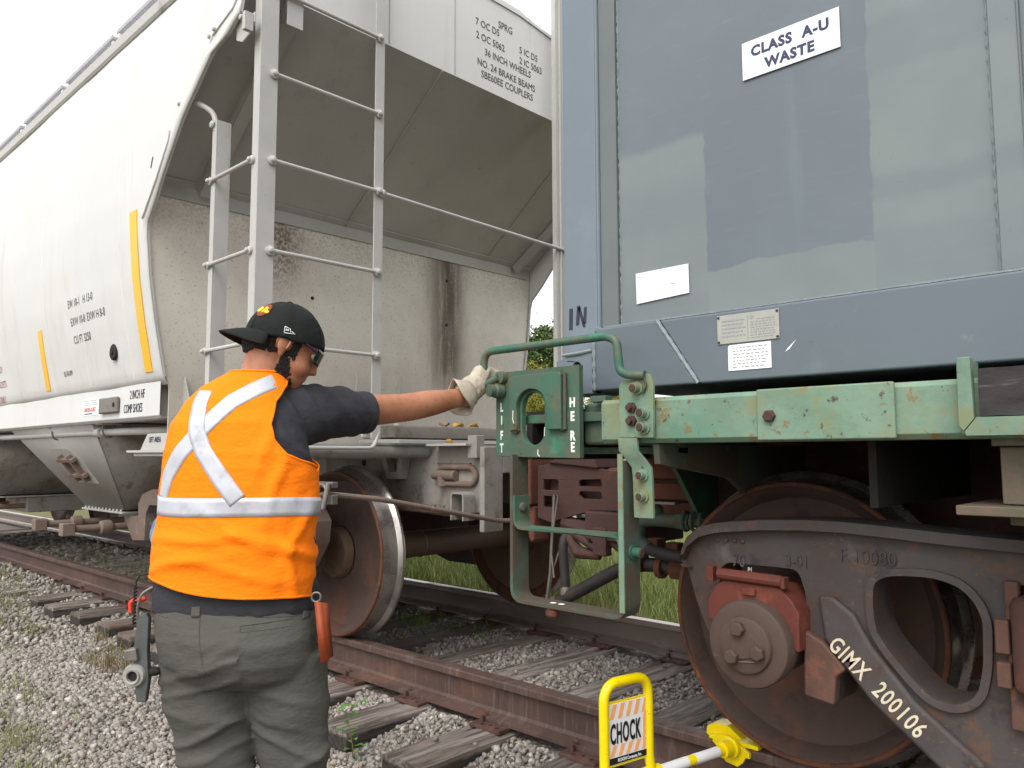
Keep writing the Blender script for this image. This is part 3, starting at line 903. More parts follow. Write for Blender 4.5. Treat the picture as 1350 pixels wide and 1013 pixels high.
# trees beyond the meadow
def tree(x, y, h, crown_mat, label, seed, birch=False):
    r = random.Random(seed); rng = np.random.default_rng(seed)
    z0 = -.35
    t = thing('broadleaf_tree', label, 'tree', (x, y, z0), group='trees beyond the meadow')
    m = MB()
    lean = Vector((r.uniform(-.3, .3), r.uniform(-.3, .3), 0))
    tp = [Vector((x, y, z0)) + lean * (k / 6) ** 1.5 + Vector((0, 0, h * .82 * k / 6)) for k in range(7)]
    r0 = h * .018
    m.tube(tp, [r0 * (1 - .13 * k) for k in range(7)], 8)
    ends = []
    for k in range(22):
        f = .22 + .73 * k / 22
        i = min(5, int(f * 6)); p = tp[i].lerp(tp[i + 1], f * 6 - i)
        a = k * 2.4 + r.uniform(-.4, .4)
        L = h * .24 * (1.15 - f) * r.uniform(.8, 1.4) + .3
        d = Vector((math.cos(a), math.sin(a), r.uniform(.4, .9))).normalized()
        q = p + d * L
        m.tube([p, p + d * L * .5 + Vector((0, 0, .05)), q], [r0 * .35, r0 * .22, r0 * .08], 5)
        ends += [q, p + d * L * .6]
    ends.append(tp[-1])
    m.build('trunk', M['bark'], t)
    pts = []
    for e in ends:
        cr = h * .085 * r.uniform(.7, 1.3)
        n = 330
        g = rng.normal(0, .45, (n, 3)) * cr * np.array([1, 1, .8])
        pts.append(g + np.array(e))
    P = np.concatenate(pts); n = len(P)
    s = rng.uniform(.05, .10, n) * (h / 8)
    d1 = rng.normal(size=(n, 3)); d1 /= np.linalg.norm(d1, axis=1)[:, None]
    d2 = np.cross(d1, rng.normal(size=(n, 3))); d2 /= np.linalg.norm(d2, axis=1)[:, None]
    V = np.stack([P - d1 * s[:, None], P + d2 * s[:, None] * .6, P + d1 * s[:, None], P - d2 * s[:, None] * .6], 1).reshape(-1, 3) - np.array([x, y, z0])
    F = np.arange(n * 4).reshape(-1, 4)
    o = np_mesh('crown', V, F, crown_mat, np.repeat(np.clip(rng.normal(.4, .25, n), 0, 1), 4))
    o.parent = t
    o['kind'] = 'stuff'
def make_trees():
    L = [(-29.7, 33.7, 10.2, 'leafgreen', 'tall dark green tree showing above the green handrail, through the gap'),
         (-27.9, 30.7, 7.0, 'leafbirch', 'yellowing birch just left of the tall green tree in the gap'),
         (-25.9, 29.6, 5.0, 'leafbirch', 'low yellow tree seen through the oval slot of the lifting plate'),
         (-34.5, 33, 6.0, 'leafgreen', 'green tree hidden behind the hopper end, beside the yellow birch'),
         (-27.5, 33, 6.6, 'leafgreen', 'green tree hidden behind the container post'),
         (-40, 36, 7.5, 'leafgreen', 'round green tree behind the hopper car'),
         (-23, 31, 6.0, 'leafbirch', 'yellow green tree hidden behind the container'),
         (-47, 35, 7.0, 'leafbirch', 'thin yellow tree far behind the hopper car'),
         (-18, 33, 7.0, 'leafgreen', 'broad green tree hidden behind the flatcar'),
         (-56, 34, 8.0, 'leafgreen', 'farthest green tree down the line'),
         (-33, 38, 7.0, 'leafgreen', 'green tree standing back in the second row of the gap')]
    for i, (x, y, h, m, l) in enumerate(L): tree(x, y, h, M[m], l, 40 + i)
    rng = np.random.default_rng(77)
    n = 26000
    x = rng.uniform(-75, 0, n); y = rng.uniform(30, 36, n) + 2 * np.sin(x * .5)
    z = -.35 + rng.random(n) ** 1.3 * (1.6 + .9 * np.sin(x * .9) + .6 * np.sin(x * 2.3 + 1))
    s = rng.uniform(.08, .16, n)
    P = np.stack([x, y, z], 1)
    d1 = rng.normal(size=(n, 3)); d1 /= np.linalg.norm(d1, axis=1)[:, None]
    d2 = np.cross(d1, rng.normal(size=(n, 3))); d2 /= np.linalg.norm(d2, axis=1)[:, None]
    V = np.stack([P - d1 * s[:, None], P + d2 * s[:, None] * .6, P + d1 * s[:, None], P - d2 * s[:, None] * .6], 1).reshape(-1, 3)
    o = np_mesh('undergrowth', V, np.arange(n * 4).reshape(-1, 4), M['leafbirch'], np.repeat(np.clip(rng.normal(.4, .25, n), 0, 1), 4))
    tag(o, 'mass of yellow green bushes at the foot of the far trees', 'bushes', kind='stuff')
make_trees()
# ================================================================ wheels shared by both cars
WR = .457
def wheel_tree(parent, x, near=True):
    """one wheel as a part with rim, tread and hub as sub-parts"""
    s = 1 if near else -1
    yf = TC - s * .815          # outer face of rim
    org = (x, yf, WR)
    ax = (0, s, 0)              # into the track
    m = MB()
    m.lathe([(.001, .055), (.13, .055), (.15, .05), (.20, .075), (.30, .085), (.395, .06), (.418, .02), (.432, .006)], org, ax, 64, close=False)
    w = m.build('wheel', M['wheelface'], parent)
    m = MB()
    m.lathe([(.432, .006), (.436, 0), (.446, 0), (.4505, .004), (.4515, .012)], org, ax, 96, close=False)
    m.lathe([(.393, .12), (.41, .137), (.47, .138)], org, ax, 96, close=False)
    m.build('rim', M['rim'], w)
    m = MB()
    m.lathe([(.4515, .012), (.453, .02), (.4555, .05), (.458, .085), (.461, .097), (.472, .105), (.482, .115), (.4835, .124), (.479, .134), (.47, .138)], org, ax, 96, close=False)
    m.build('tread', M['tread'], w)
    m = MB()
    m.lathe([(.001, .0), (.10, .0), (.125, .006), (.135, .02), (.14, .055)], (x, yf + s * -.01, WR), ax, 32, close=False)
    m.lathe([(.393, .12), (.30, .10), (.15, .09), (.12, .16), (.09, .165)], org, ax, 48, close=False)
    m.build('hub', M['axle'], w)
    return w

def axle(parent, x):
    m = MB()
    m.tube([(x, TC - .70, WR), (x, TC - .62, WR), (x, TC - .2, WR), (x, TC + .2, WR), (x, TC + .62, WR), (x, TC + .70, WR)], [.10, .085, .078, .078, .085, .10], 32)
    a = m.build('axle', M['axle'], parent)
    m = MB()
    m.lathe([(.0775, 0), (.0825, .004), (.0825, .010), (.0775, .014)], (x, TC - .20, WR), (0, 1, 0), 32, close=False)
    m.build('wire_ring', M['steel'], a)
    return a

# ================================================================ covered hopper car
H = thing('hopper_car', 'light grey covered hopper wagon with end ladder and rust streaked sloping end, behind the worker', 'rail wagon', (-9.0, TC, 0))
HX1, HX0 = -4.45, -14.4
PROF = [(1.86, 1.40), (1.834, 1.44), (1.772, 1.76), (1.735, 2.0), (1.712, 2.25), (1.70, 2.5), (1.703, 2.8), (1.72, 3.1), (1.755, 3.4), (1.80, 3.62)]
TB = 3.30
def prof_y(z):
    return float(np.interp(z, [p[1] for p in PROF], [p[0] for p in PROF]))
def edge_x(z):
    return float(np.interp(z, [1.4, 2.22, 2.29, 2.40, 2.75, 3.02, 3.05, 3.12, 3.7], [-4.44, -4.435, -4.42, -4.31, -4.01, -3.70, -3.56, -3.44, -3.42]))
def side(sgn, name='side_sheet'):
    m = MB()
    zs = sorted(set([1.40 + (3.62 - 1.40) * k / 44 for k in range(45)] + [3.05, 3.12, 2.29, 2.4]))
    nx = 130
    vs, fs = [], []
    for z in zs:
        xe = edge_x(z)
        for i in range(nx):
            f = i / (nx - 1)
            x = HX0 + (xe - HX0) * f
            y = prof_y(z)
            d = .006 * noise.noise(Vector((x * .9, z * .8, sgn))) + .004 * noise.noise(Vector((x * 2.2, z * 1.4, sgn + 5)))
            y += d * min(1, abs(x - xe) * 3)
            vs.append((x, y if sgn < 0 else 2 * TB - y, z))
    for j in range(len(zs) - 1):
        for i in range(nx - 1):
            fs.append((j * nx + i, j * nx + i + 1, (j + 1) * nx + i + 1, (j + 1) * nx + i))
    m.add(vs, fs)
    return m.build(name, M['white'], H, solid=-.008 if sgn < 0 else .008, fixn=False)
def offy(y, z): return y
side(-1)
m = MB()
for z in [1.40 + (3.62 - 1.40) * k / 40 for k in range(41)]: pass
# far side sheet: mirror profile
s2 = side(1)
# dark edge lip along the open end of the side sheets
for sgn in (-1, 1):
    m = MB()
    zs = [1.44 + (3.6 - 1.44) * k / 60 for k in range(61)]
    vs, fs = [], []
    for z in zs:
        y = prof_y(z); y = y + .001 if sgn < 0 else 2 * TB - y - .001
        x = edge_x(z) + .001
        s_ = 1 if sgn < 0 else -1
        vs += [(x, y, z), (x, y + s_ * .011, z), (x - .004, y + s_ * .011, z), (x - .004, y, z)]
    for i in range(len(zs) - 1):
        for k in range(4):
            a, b = i * 4 + k, i * 4 + (k + 1) % 4
            fs.append((a, b, b + 4, a + 4))
    m.add(vs, fs)
    m.build('edge_lip', M['stile'], H)
# vertical weld seams of the side panels
sm = None
for k, xs in enumerate([-4.83, -5.55, -6.27, -7.0, -7.75, -8.5, -9.4, -10.3, -11.3, -12.4]):
    m = MB()
    zs = [1.45 + (3.6 - 1.45) * i / 24 for i in range(25)]
    vs, fs = [], []
    for z in zs:
        y = prof_y(z)
        d = .006 * noise.noise(Vector((xs * .9, z * .8, -1))) + .004 * noise.noise(Vector((xs * 2.2, z * 1.4, 4)))
        y += d
        vs += [(xs - .006, y - .007, z), (xs, y - .0115, z), (xs + .006, y - .007, z)]
    for i in range(24):
        for q in range(2):
            a = i * 3 + q
            fs.append((a, a + 1, a + 4, a + 3))
    m.add(vs, fs)
    m.build('panel_seam', M['white'], H, fixn=True)
# end: vertical lower sheet, slope sheet, upper end sheet
yl = [prof_y(z) for z in (1.40, 1.7, 2.0, 2.3, 2.56)]
def end_outline(z0, z1, n=14, inset=.012):
    L = [(prof_y(z0 + (z1 - z0) * k / n) + inset, z0 + (z1 - z0) * k / n) for k in range(n + 1)]
    return L + [(2 * TB - p[0], p[1]) for p in reversed(L)]
m = MB(); m.prism(end_outline(1.05, 2.56), 'yz', HX1 - .012, HX1)
m.build('end_sheet', M['endwall'], H)
m = MB()
a0, a1 = (HX1, 2.545), (-3.45, 3.31)
def slope_pt(f, g, off=0.0):
    x = a0[0] + (a1[0] - a0[0]) * f; z = a0[1] + (a1[1] - a0[1]) * f
    y0 = prof_y(z) + .012
    return (x - off * .6, y0 + (2 * TB - 2 * y0) * g, z + off * .8)
vs = [slope_pt(f / 8, g / 20, off) for off in (0, .012) for f in range(9) for g in range(21)]
fs = []
for f in range(8):
    for g in range(20):
        a = f * 21 + g
        fs.append((a, a + 1, a + 22, a + 21)); b = a + 189
        fs.append((b, b + 21, b + 22, b + 1))
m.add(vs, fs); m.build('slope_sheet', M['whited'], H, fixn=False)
m = MB()
m.strap([(HX1 + .006, 2.47), (HX1 + .006, 2.55), (HX1 + .05, 2.575)], .010, 'xz', 1.75, 4.86)
m.build('fold_angle', M['whited'], H)
# faint weld seams and stiffeners on the slope
for yy, w in ((3.02, .004), (4.35, .004)):
    m = MB(); m.bar((a0[0] + .006, yy, a0[1] - .004), (a1[0] + .003, yy, a1[1] - .006), w * 2, .008); m.build('slope_seam', M['whited'], H)
m = MB()
m.bar((a0[0] + .03, 1.98, a0[1] - .01), (a1[0] + .02, 1.98, a1[1] - .02), .008, .07, up=(-.6, 0, .8))
m.bar((a0[0] + .06, 2.012, a0[1] - .045), (a1[0] + .05, 2.012, a1[1] - .052), .07, .008, up=(-.6, 0, .8))
m.build('slope_stiffener', M['whited'], H, bevel=.002)
m = MB()
m.bar((a0[0] + .03, 4.68, a0[1] - .02), (a1[0] + .02, 4.80, a1[1] - .03), .05, .06, up=(-.6, 0, .8))
m.build('slope_stiffener', M['whited'], H, bevel=.004)
m = MB(); m.prism(end_outline(3.31, 3.62) , 'yz', -3.462, -3.45)
m.prism([(prof_y(3.6) + .012, 3.62), (2.3, 3.86), (3.0, 3.98), (3.7, 3.98), (4.3, 3.86), (2 * TB - prof_y(3.6) - .012, 3.62)], 'yz', -3.462, -3.45)
m.build('upper_end_sheet', M['white'], H)
for y in (2.62, 3.12):
    m = MB(); m.box(-3.451, -3.446, y - .003, y + .003, 3.32, 3.84); m.build('weld_seam', M['whited'], H)
# side sill, with open end
for sgn in (-1, 1):
    y0, y1 = (1.845, 1.96) if sgn < 0 else (2 * TC - 1.96, 2 * TC - 1.845)
    m = MB()
    yo = y0 if sgn < 0 else y1; yi = y1 if sgn < 0 else y0
    m.strap([(yi, 1.447), (yo + (yi - yo) * .14, 1.447), (yo, 1.435), (yo, 1.225), (yo + (yi - yo) * .14, 1.213), (yi, 1.213)], .008, 'yz', HX0, -4.50)
    m.build('side_sill', M['white'], H, bevel=.004)
    m = MB(); m.box(-4.55, -4.542, min(yo, yi) + .006, max(yo, yi), 1.22, 1.44); m.build('sill_diaphragm', M['whited'], H)
    m = MB()
    m.prism([(-4.50, 1.447), (-4.44, 1.445), (-4.25, 1.06), (-4.30, 1.06), (-4.50, 1.213)], 'xz', yi - .008, yi)
    m.build('sill_gusset', M['whited'], H, bevel=.002)
# top chord, roof
for sgn in (-1, 1):
    m = MB()
    f = (lambda y: y) if sgn < 0 else (lambda y: 2 * TC - y)
    m.prism([(f(1.775), 3.585), (f(1.765), 3.60), (f(1.765), 3.665), (f(1.775), 3.68), (f(1.86), 3.69), (f(1.86), 3.585)], 'yz', HX0, -3.43)
    m.build('top_chord', M['stile'], H)
m = MB()
rp = [(1.80, 3.68), (2.1, 3.80), (2.5, 3.90), (3.0, 3.955), (3.7, 3.955), (4.2, 3.90), (4.6, 3.80), (4.90, 3.68)]
m.prism(rp + [(p[0], p[1] - .02) for p in reversed(rp)], 'yz', HX0, -3.44)
m.build('roof', M['white'], H)
# running board sections on posts
rb = None
zr = 4.06
for i, (x0, x1) in enumerate([(-12.9, -11.2), (-11.12, -9.45), (-9.37, -8.52 + .35), (-8.08, -7.02), (-6.93, -5.9), (-5.82, -4.8), (-4.72, -3.75)]):
    m = MB()
    for y in (1.98, 2.12): m.box(x0, x1, y - .003, y + .003, zr - .028, zr)
    n = int((x1 - x0) / .034)
    for k in range(n):
        xx = x0 + (x1 - x0) * (k + .5) / n
        m.box(xx - .004, xx + .004, 1.984, 2.116, zr - .024, zr - .002)
    for k in range(3):
        yy = 2.015 + k * .035
        m.box(x0, x1, yy - .002, yy + .002, zr - .026, zr - .004)
    b = m.build('running_board', M['board'], H, smooth=False)
    for xx in (x0 + .03, x1 - .03):
        m = MB(); m.strap([(2.02, 3.76), (1.99, 4.02), (2.18, 4.02), (2.22, 3.84)], .006, 'yz', xx - .02, xx + .02)
        m.build('board_bracket', M['white'], b)
# hatch covers on the roof centre
hc = None
for k in range(7):
    m = MB(); x = -13.2 + k * 1.35
    m.prism([(2.75, 3.93), (2.80, 4.01), (3.0, 4.05), (3.7, 4.05), (3.90, 4.01), (3.95, 3.93)], 'yz', x, x + 1.15)
    m.build('hatch_cover', M['white'], H, bevel=.01)

# ladders on the B end
def bolt(parent, p, ax, r=.011, mat='stile', name='bolt_head', h=.012):
    m = MB(); m.lathe([(r, 0), (r, h * .6), (r * .75, h), (0, h * 1.05)], p, ax, 8, close=False)
    return m.build(name, M[mat], parent)
def rung(parent, a, b, r=.0105, axis='y', mat='stile', flat=.024):
    a, b = Vector(a), Vector(b)
    d = (b - a).normalized()
    m = MB(); m.tube([a + d * .02, b - d * .02], r, 10)
    o = m.build('rung', M[mat], parent)
    m = MB()
    for p in (a, b):
        nrm = Vector((1, 0, 0)) if axis == 'y' else Vector((0, -1, 0))
        m.lathe([(flat, -.006), (flat, .004), (flat * .6, .008), (flat * .55, .018), (flat * .3, .022), (0, .022)], p, nrm, 12)
    m.build('rung_bolt', M[mat], o)
    return o
XL = -3.36
def stile(y0, y1, z0, z1, x=XL, dx=.06, out=-1, name='ladder_stile'):
    m = MB()
    if out < 0:    # angle: one leg faces the end, one leg faces the side
        m.box(x - .008, x, y0, y1, z0, z1)
        m.box(x - dx, x - .0082, y0, y0 + .008, z0, z1)
    else:
        m.box(x - .008, x, y0, y1, z0, z1)
        m.box(x - dx, x - .0082, y1 - .008, y1, z0, z1)
    return m.build(name, M['stile'], H, bevel=.0025)
stile(1.79, 1.885, 1.10, 4.3)
stile(2.465, 2.525, 1.08, 4.3, out=1)
for z in (1.52, 1.965, 2.405, 2.835, 3.262, 3.69):
    rung(H, (XL + .008, 1.862, z), (XL + .008, 2.487, z))
rung(H, (XL + .008, 2.512, 2.40), (XL + .008, 4.06, 2.375), r=.0115)
# far brake post
m = MB(); m.box(XL - .01, XL, 3.965, 4.06, 1.05, 4.4); m.box(XL - .035, XL - .0102, 3.965, 3.975, 1.05, 4.4); m.box(XL - .002, XL + .012, 4.0, 4.01, 1.05, 4.4)
m.build('brake_post', M['stile'], H, bevel=.002)
# short side ladder on the corner
XS0, XS1 = -3.84, -3.795
m = MB(); m.box(XS0, XS1, 1.79, 1.797, 1.20, 2.72); m.box(XS1 - .007, XS1, 1.7972, 1.87, 1.20, 2.72)
m.build('ladder_stile', M['stile'], H, bevel=.002)
for z in (1.52, 1.96, 2.40):
    rung(H, (XS0 + .005, 1.782, z), (XL - .045, 1.782, z), axis='x', flat=.02)
m = MB()
m.tube(fillet([(-4.0, 1.73, 2.86), (-3.90, 1.76, 2.82), (-3.835, 1.80, 2.76), (-3.825, 1.80, 2.67)], .05), (.014), 8)
m.build('ladder_bracket', M['stile'], H)
bolt(H, (-3.83, 1.785, 2.70), (0, -1, 0), .02)
bolt(H, (-4.04, 1.70, 2.85), (0, -1, 0), .012)
for x in (-3.72, -3.67): bolt(H, (x, 1.705, 3.10 + (x + 3.72) * .4), (0, -1, 0), .012)
# upper corner bracket that holds the tall stile
m = MB()
m.prism([(-3.52, 3.02), (-3.46, 2.99), (-3.38, 3.01), (-3.345, 3.05), (-3.345, 3.10), (-3.40, 3.085), (-3.52, 3.13)], 'xz', 1.745, 1.755)
m.box(-3.375, -3.35, 1.70, 1.745, 3.00, 3.09)
m.build('corner_bracket', M['stile'], H, bevel=.003)
bolt(H, (-3.42, 1.74, 3.09), (0, -1, 0), .016, h=.03)
m = MB(); m.prism([(-3.44, 3.12), (-3.37, 3.12), (-3.37, 3.55), (-3.44, 3.55)], 'xz', 1.80, 1.88); m.build('corner_plate', M['white'], H, bevel=.01)
m = MB(); m.box(-3.372, -3.366, 1.93, 2.02, 3.12, 3.40); m.build('placard_bracket', M['stile'], H, bevel=.002)
# reinforcing patches on the side sheet
def on_side(pts, name, mat, th=.010):
    # pts in (x, z); pasted on the curved side sheet
    tri = geometry.tessellate_polygon([[Vector((p[0], p[1], 0)) for p in pts]])
    n = len(pts)
    m = MB()
    def Y(p): return prof_y(p[1]) + .006 * noise.noise(Vector((p[0] * .9, p[1] * .8, -1))) + .004 * noise.noise(Vector((p[0] * 2.2, p[1] * 1.4, 4)))
    vs = [(p[0], Y(p) - .008 - th, p[1]) for p in pts] + [(p[0], Y(p) + .01, p[1]) for p in pts]
    fs = [tuple(t) for t in tri] + [(i, (i + 1) % n, n + (i + 1) % n, n + i) for i in range(n)]
    m.add(vs, fs)
    return m.build(name, M[mat], H, bevel=.003 if th > .005 else 0)
on_side([(-4.50, 2.36), (-4.47, 2.32), (-4.44, 2.34), (-4.27, 2.50), (-4.14, 2.68), (-4.13, 2.73), (-4.16, 2.76), (-4.40, 2.74), (-4.46, 2.71), (-4.49, 2.66)], 'reinforcing_patch', 'white')
on_side([(-3.72, 3.12), (-3.70, 3.10), (-3.50, 3.17), (-3.44, 3.24), (-3.43, 3.40), (-3.43, 3.55), (-3.62, 3.55), (-3.68, 3.4)], 'reinforcing_patch', 'white')
on_side([(-4.345, 2.575), (-4.335, 2.57), (-4.315, 2.63), (-4.325, 2.635)], 'seal_slot', 'ink', .012)
def side_strip(x, z0, z1, w, name, mat, n=10):
    m = MB(); vs, fs = [], []
    for i in range(n + 1):
        z = z0 + (z1 - z0) * i / n
        y = prof_y(z) - .0135 + .004 * noise.noise(Vector((x * .9, z * .8, -1)))
        vs += [(x - w / 2, y, z), (x + w / 2, y, z), (x + w / 2, y + .004, z), (x - w / 2, y + .004, z)]
    for i in range(n):
        for k in range(4):
            a, b = i * 4 + k, i * 4 + (k + 1) % 4
            fs.append((a, b, b + 4, a + 4))
    fs.append((0, 1, 2, 3)); fs.append((4 * n, 4 * n + 1, 4 * n + 2, 4 * n + 3))
    m.add(vs, fs)
    return m.build(name, M[mat], H)
side_strip(-4.60, 1.475, 2.39, .10, 'reflective_strip', 'yellowtape')
side_strip(-6.40, 1.470, 1.905, .09, 'reflective_strip', 'yellowtape')
side_strip(-8.60, 1.470, 1.905, .09, 'reflective_strip', 'yellowtape')
m = MB(); m.lathe([(.052, 0), (.052, .012), (.045, .018), (.02, .018), (.018, .024), (0, .024)], (-5.06, prof_y(1.63) - .006, 1.63), (0, -1, 0), 20, close=False)
m.build('inspection_plug', M['black'], H)
# lettering on the side
def sl(txt, x, z, size, mat='fadeink', sx=.8, bold=0.0, **k):
    return lettering(txt, size, (x, prof_y(z) - .016, z), M[mat], H, sx=sx, bold=bold, project=lambda a, c: prof_y(c) - .0095 + .006 * noise.noise(Vector((a * .9, c * .8, -1))) + .004 * noise.noise(Vector((a * 2.2, c * 1.4, 4))), **k)
sl('EW 10-1   H 13-0', -5.76, 1.98, .075, 'fadeink', .85)
sl('EXW 10-8  EXW H 8-8', -5.74, 1.86, .075, 'fadeink', .85)
sl('CU FT 3250', -5.72, 1.74, .075, 'fadeink', .85)
sl('B2-R0-899', -6.02, 1.545, .05, 'fadeink', .8)
for i, tx in enumerate(['DO NOT WELD OR', 'CUT ON CAR BODY', 'AIR BRAKE BRACKETS', 'REPAIR CAR ONLY']):
    sl(tx, -8.02, 1.80 - i * .12, .075, 'redink', .8)
ys = 1.8395
lettering('2 INCH HF', .075, (-4.93, ys, 1.336), M['ink'], H, sx=.62)
lettering('COMP SHOES', .075, (-5.02, ys, 1.255), M['ink'], H, sx=.62)
m = MB(); m.box(-5.74, -5.44, ys - .0005, ys + .0015, 1.262, 1.375); m.build('sill_sticker', M['paper'], H)
for i in range(3): 
    m = MB(); m.box(-5.72, -5.46, ys - .0012, ys - .0004, 1.357 - i * .014, 1.361 - i * .014); m.build('print_line', M['greyink'], H)
lettering('CARDEX-GUEST', .036, (-5.715, ys - .0006, 1.288), M['red'], H, sx=.85, bold=.001)
m = MB(); m.box(-5.70, -5.55, ys - .0012, ys - .0004, 1.270, 1.277); m.build('print_line', M['ink'], H)
m = MB(); m.box(-5.38, -5.08, 1.815, 1.838, 1.262, 1.362)
tg = m.build('tag_reader_box', M['steel'], H, bevel=.01)
m = MB(); m.lathe([(.014, 0), (.014, .004), (0, .004)], (-5.12, 1.815, 1.312), (0, -1, 0), 12); m.build('box_hole', M['black'], tg)
# end lettering
ex = -3.4485
for tx, y, z, sz in (('SPRG', 3.50, 3.775, .068), ('7 OC D5', 3.295, 3.715, .066), ('5 IC D5', 3.70, 3.678, .066), ('2 OC 5062', 3.30, 3.628, .066), ('2 IC 5063', 3.70, 3.605, .066),
                     ('36 INCH WHEELS', 3.375, 3.54, .066), ('NO. 24 BRAKE BEAMS', 3.31, 3.455, .066), ('SBE60EE COUPLERS', 3.345, 3.385, .066)):
    lettering(tx, sz, (ex, y, z), M['fadeink'], H, face='+x', sx=.86)
lettering('LADDER', .06, (ex, 1.99, 3.47), M['redink'], H, face='+x', sx=.8)
# train line pipe under the sill
m = MB(); m.tube(fillet([(HX0, 1.93, 1.16), (-5.9, 1.93, 1.155), (-5.1, 1.95, 1.150), (-4.7, 2.05, 1.15), (-4.5, 2.35, 1.13)], .2), .024, 14); pipe = m.build('air_pipe', M['stile'], H)
m = MB(); m.tube([(-5.70, 1.93, 1.155), (-5.62, 1.93, 1.155)], .034, 12); m.build('pipe_coupling', M['stile'], pipe)
for x in (-5.52, -6.55, -8.0, -9.6):
    m = MB()
    m.tube(fillet([(x, 1.90, 1.215), (x, 1.895, 1.16), (x, 1.91, 1.12), (x, 1.96, 1.12), (x, 1.97, 1.215)], .03, 4), .006, 6)
    m.bar((x - .02, 1.87, 1.205), (x + .10, 1.99, 1.20), .05, .008)
    m.build('pipe_clamp', M['steel'], pipe)
# hopper bays (discharge chutes)
def bay(xc):
    y0, y1 = 1.99, 2 * TC - 1.99
    zt, zb = 1.22, .60
    hx, hb = .95, .41
    yb0, yb1 = 2.31, 2 * TC - 2.31
    y0 = 1.83; y1 = 2 * TC - y0
    T = [(xc - hx, y0 + .05, zt), (xc + hx, y0 + .05, zt), (xc + hx, y1 - .05, zt), (xc - hx, y1 - .05, zt)]
    B = [(xc - hb, yb0, zb), (xc + hb, yb0, zb), (xc + hb, yb1, zb), (xc - hb, yb1, zb)]
    names = ['chute_side', 'chute_slope', 'chute_side', 'chute_slope']
    for k in range(4):
        a, b = k, (k + 1) % 4
        m = MB()
        q = [T[a], T[b], B[b], B[a]]
        if k in (0, 2):      # cream trapezoid, narrow flaring
            pass
        m.add(q, [(0, 1, 2, 3)])
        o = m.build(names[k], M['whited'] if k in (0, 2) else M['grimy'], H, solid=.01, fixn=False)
    # bottom gate frame with bolted flange, door and shafts
    m = MB()
    m.box(xc - hb - .02, xc + hb + .02, yb0 - .03, yb1 + .03, zb - .035, zb - .02)
    fr = m.build('gate_flange', M['whited'], H, bevel=.003)
    bm_ = None
    for k in range(11):
        x = xc - hb + .04 + k * (2 * hb - .08) / 10
        if bm_ is None:
            bm_ = bolt(fr, (x, yb0 - .016, zb - .02), (0, 0, 1), .010, h=.016); bx = x
        else:
            c = bm_.copy(); COL.objects.link(c); c.location = bm_.location + Vector((x - bx, 0, 0))
    m = MB(); m.box(xc - hb, xc + hb, yb0 + .25, yb1 - .25, zb - .20, zb - .036)
    m.build('gate_box', M['grimy'], H, bevel=.01)
    for dx in (-.30, .33):
        m = MB(); m.tube([(xc + dx, 1.98, zb - .13), (xc + dx, yb0 + .3, zb - .13)], .026, 14)
        shf = m.build('gate_shaft', M['tan'], H)
        m = MB(); m.box(xc + dx - .045, xc + dx + .045, 1.90, 1.985, zb - .175, zb - .085); m.build('shaft_socket', M['tan'], shf, bevel=.006)
        m = MB(); m.lathe([(.026, -.06), (.05, -.05), (.055, 0), (.05, .02), (.026, .03)], (xc + dx, 2.22, zb - .13), (0, 1, 0), 12); m.build('shaft_collar', M['tan'], shf)
    # vibrator pad on the cream side sheet
    d = (Vector(B[0]) + Vector(B[1])) / 2 - (Vector(T[0]) + Vector(T[1])) / 2
    L = d.length; d.normalize()
    c = (Vector(T[0]) + Vector(T[1])) / 2 + d * L * .46
    nrm = Vector((1, 0, 0)).cross(d).normalized()
    if nrm.y > 0: nrm = -nrm
    Mx = Matrix(((1, d.x, nrm.x), (0, d.y, nrm.y), (0, d.z, nrm.z)))
    def P(a, b, e): return c + Mx @ Vector((a, b, e))
    m = MB()
    pts = [(-.28, -.15), (.12, -.15), (.26, -.05), (.28, .17), (-.20, .17), (-.28, .05)]
    m.add([P(a, b, .012) for a, b in pts] + [P(a, b, -.004) for a, b in pts], [tuple(range(6))] + [(i, (i + 1) % 6, 6 + (i + 1) % 6, 6 + i) for i in range(6)])
    pad = m.build('vibrator_pad', M['whited'], H, bevel=.003)
    m = MB()
    for (p, q) in (((-.18, -.06), (.18, -.06)), ((-.14, .08), (.20, .08)), ((-.1, -.1), (-.06, .14)), ((.1, -.1), (.14, .14))):
        m.bar(P(p[0], p[1], .03), P(q[0], q[1], .03), .03, .04, up=nrm)
    m.build('vibrator_bracket', M['tan'], pad, bevel=.004)
bay(-6.60); bay(-9.95)
# underframe: centre sill
m = MB(); m.box(HX0 + 1, -4.0, TC - .20, TC + .20, .75, 1.10); m.build('centre_sill', M['whited'], H, bevel=.01)
m = MB(); m.box(HX0, -4.46, 1.99, 4.71, 1.225, 1.26); m.build('floor_sheet', M['whited'], H)
# end platform: shear plate, end tube, crosswalk
XE = -3.42
m = MB(); m.tube([(XE, 1.80, 1.015), (XE, 2 * TC - 1.80, 1.015)], .035, 16); m.build('end_tube', M['grimy'], H)
m = MB(); m.tube(fillet([(XE + .06, 2.0, 1.035), (XE + .06, 2.48, 1.035), (XE + .05, 2.52, 1.12)], .03), .011, 10); m.build('grab_rail', M['stile'], H)
bolt(H, (XE + .04, 2.43, 1.10), (1, 0, 0), .016)
m = MB(); m.box(-4.44, XE + .02, 1.90, 2 * TC - 1.90, 1.050, 1.062); m.build('shear_plate', M['whited'], H)
m = MB(); m.strap(fillet([(-3.34, 1.088), (-3.34, 1.150), (-3.62, 1.150), (-3.62, 1.088)], .008, 2), .010, 'xz', 2.60, 4.1)
m.box(-3.62, -3.34, 2.600, 2.606, 1.09, 1.148)
cw = m.build('crosswalk', M['steel'], H, bevel=.003)
for z0 in (2.66, 2.98): bolt(cw, (-3.40, z0, 1.155), (0, 0, 1), .014)
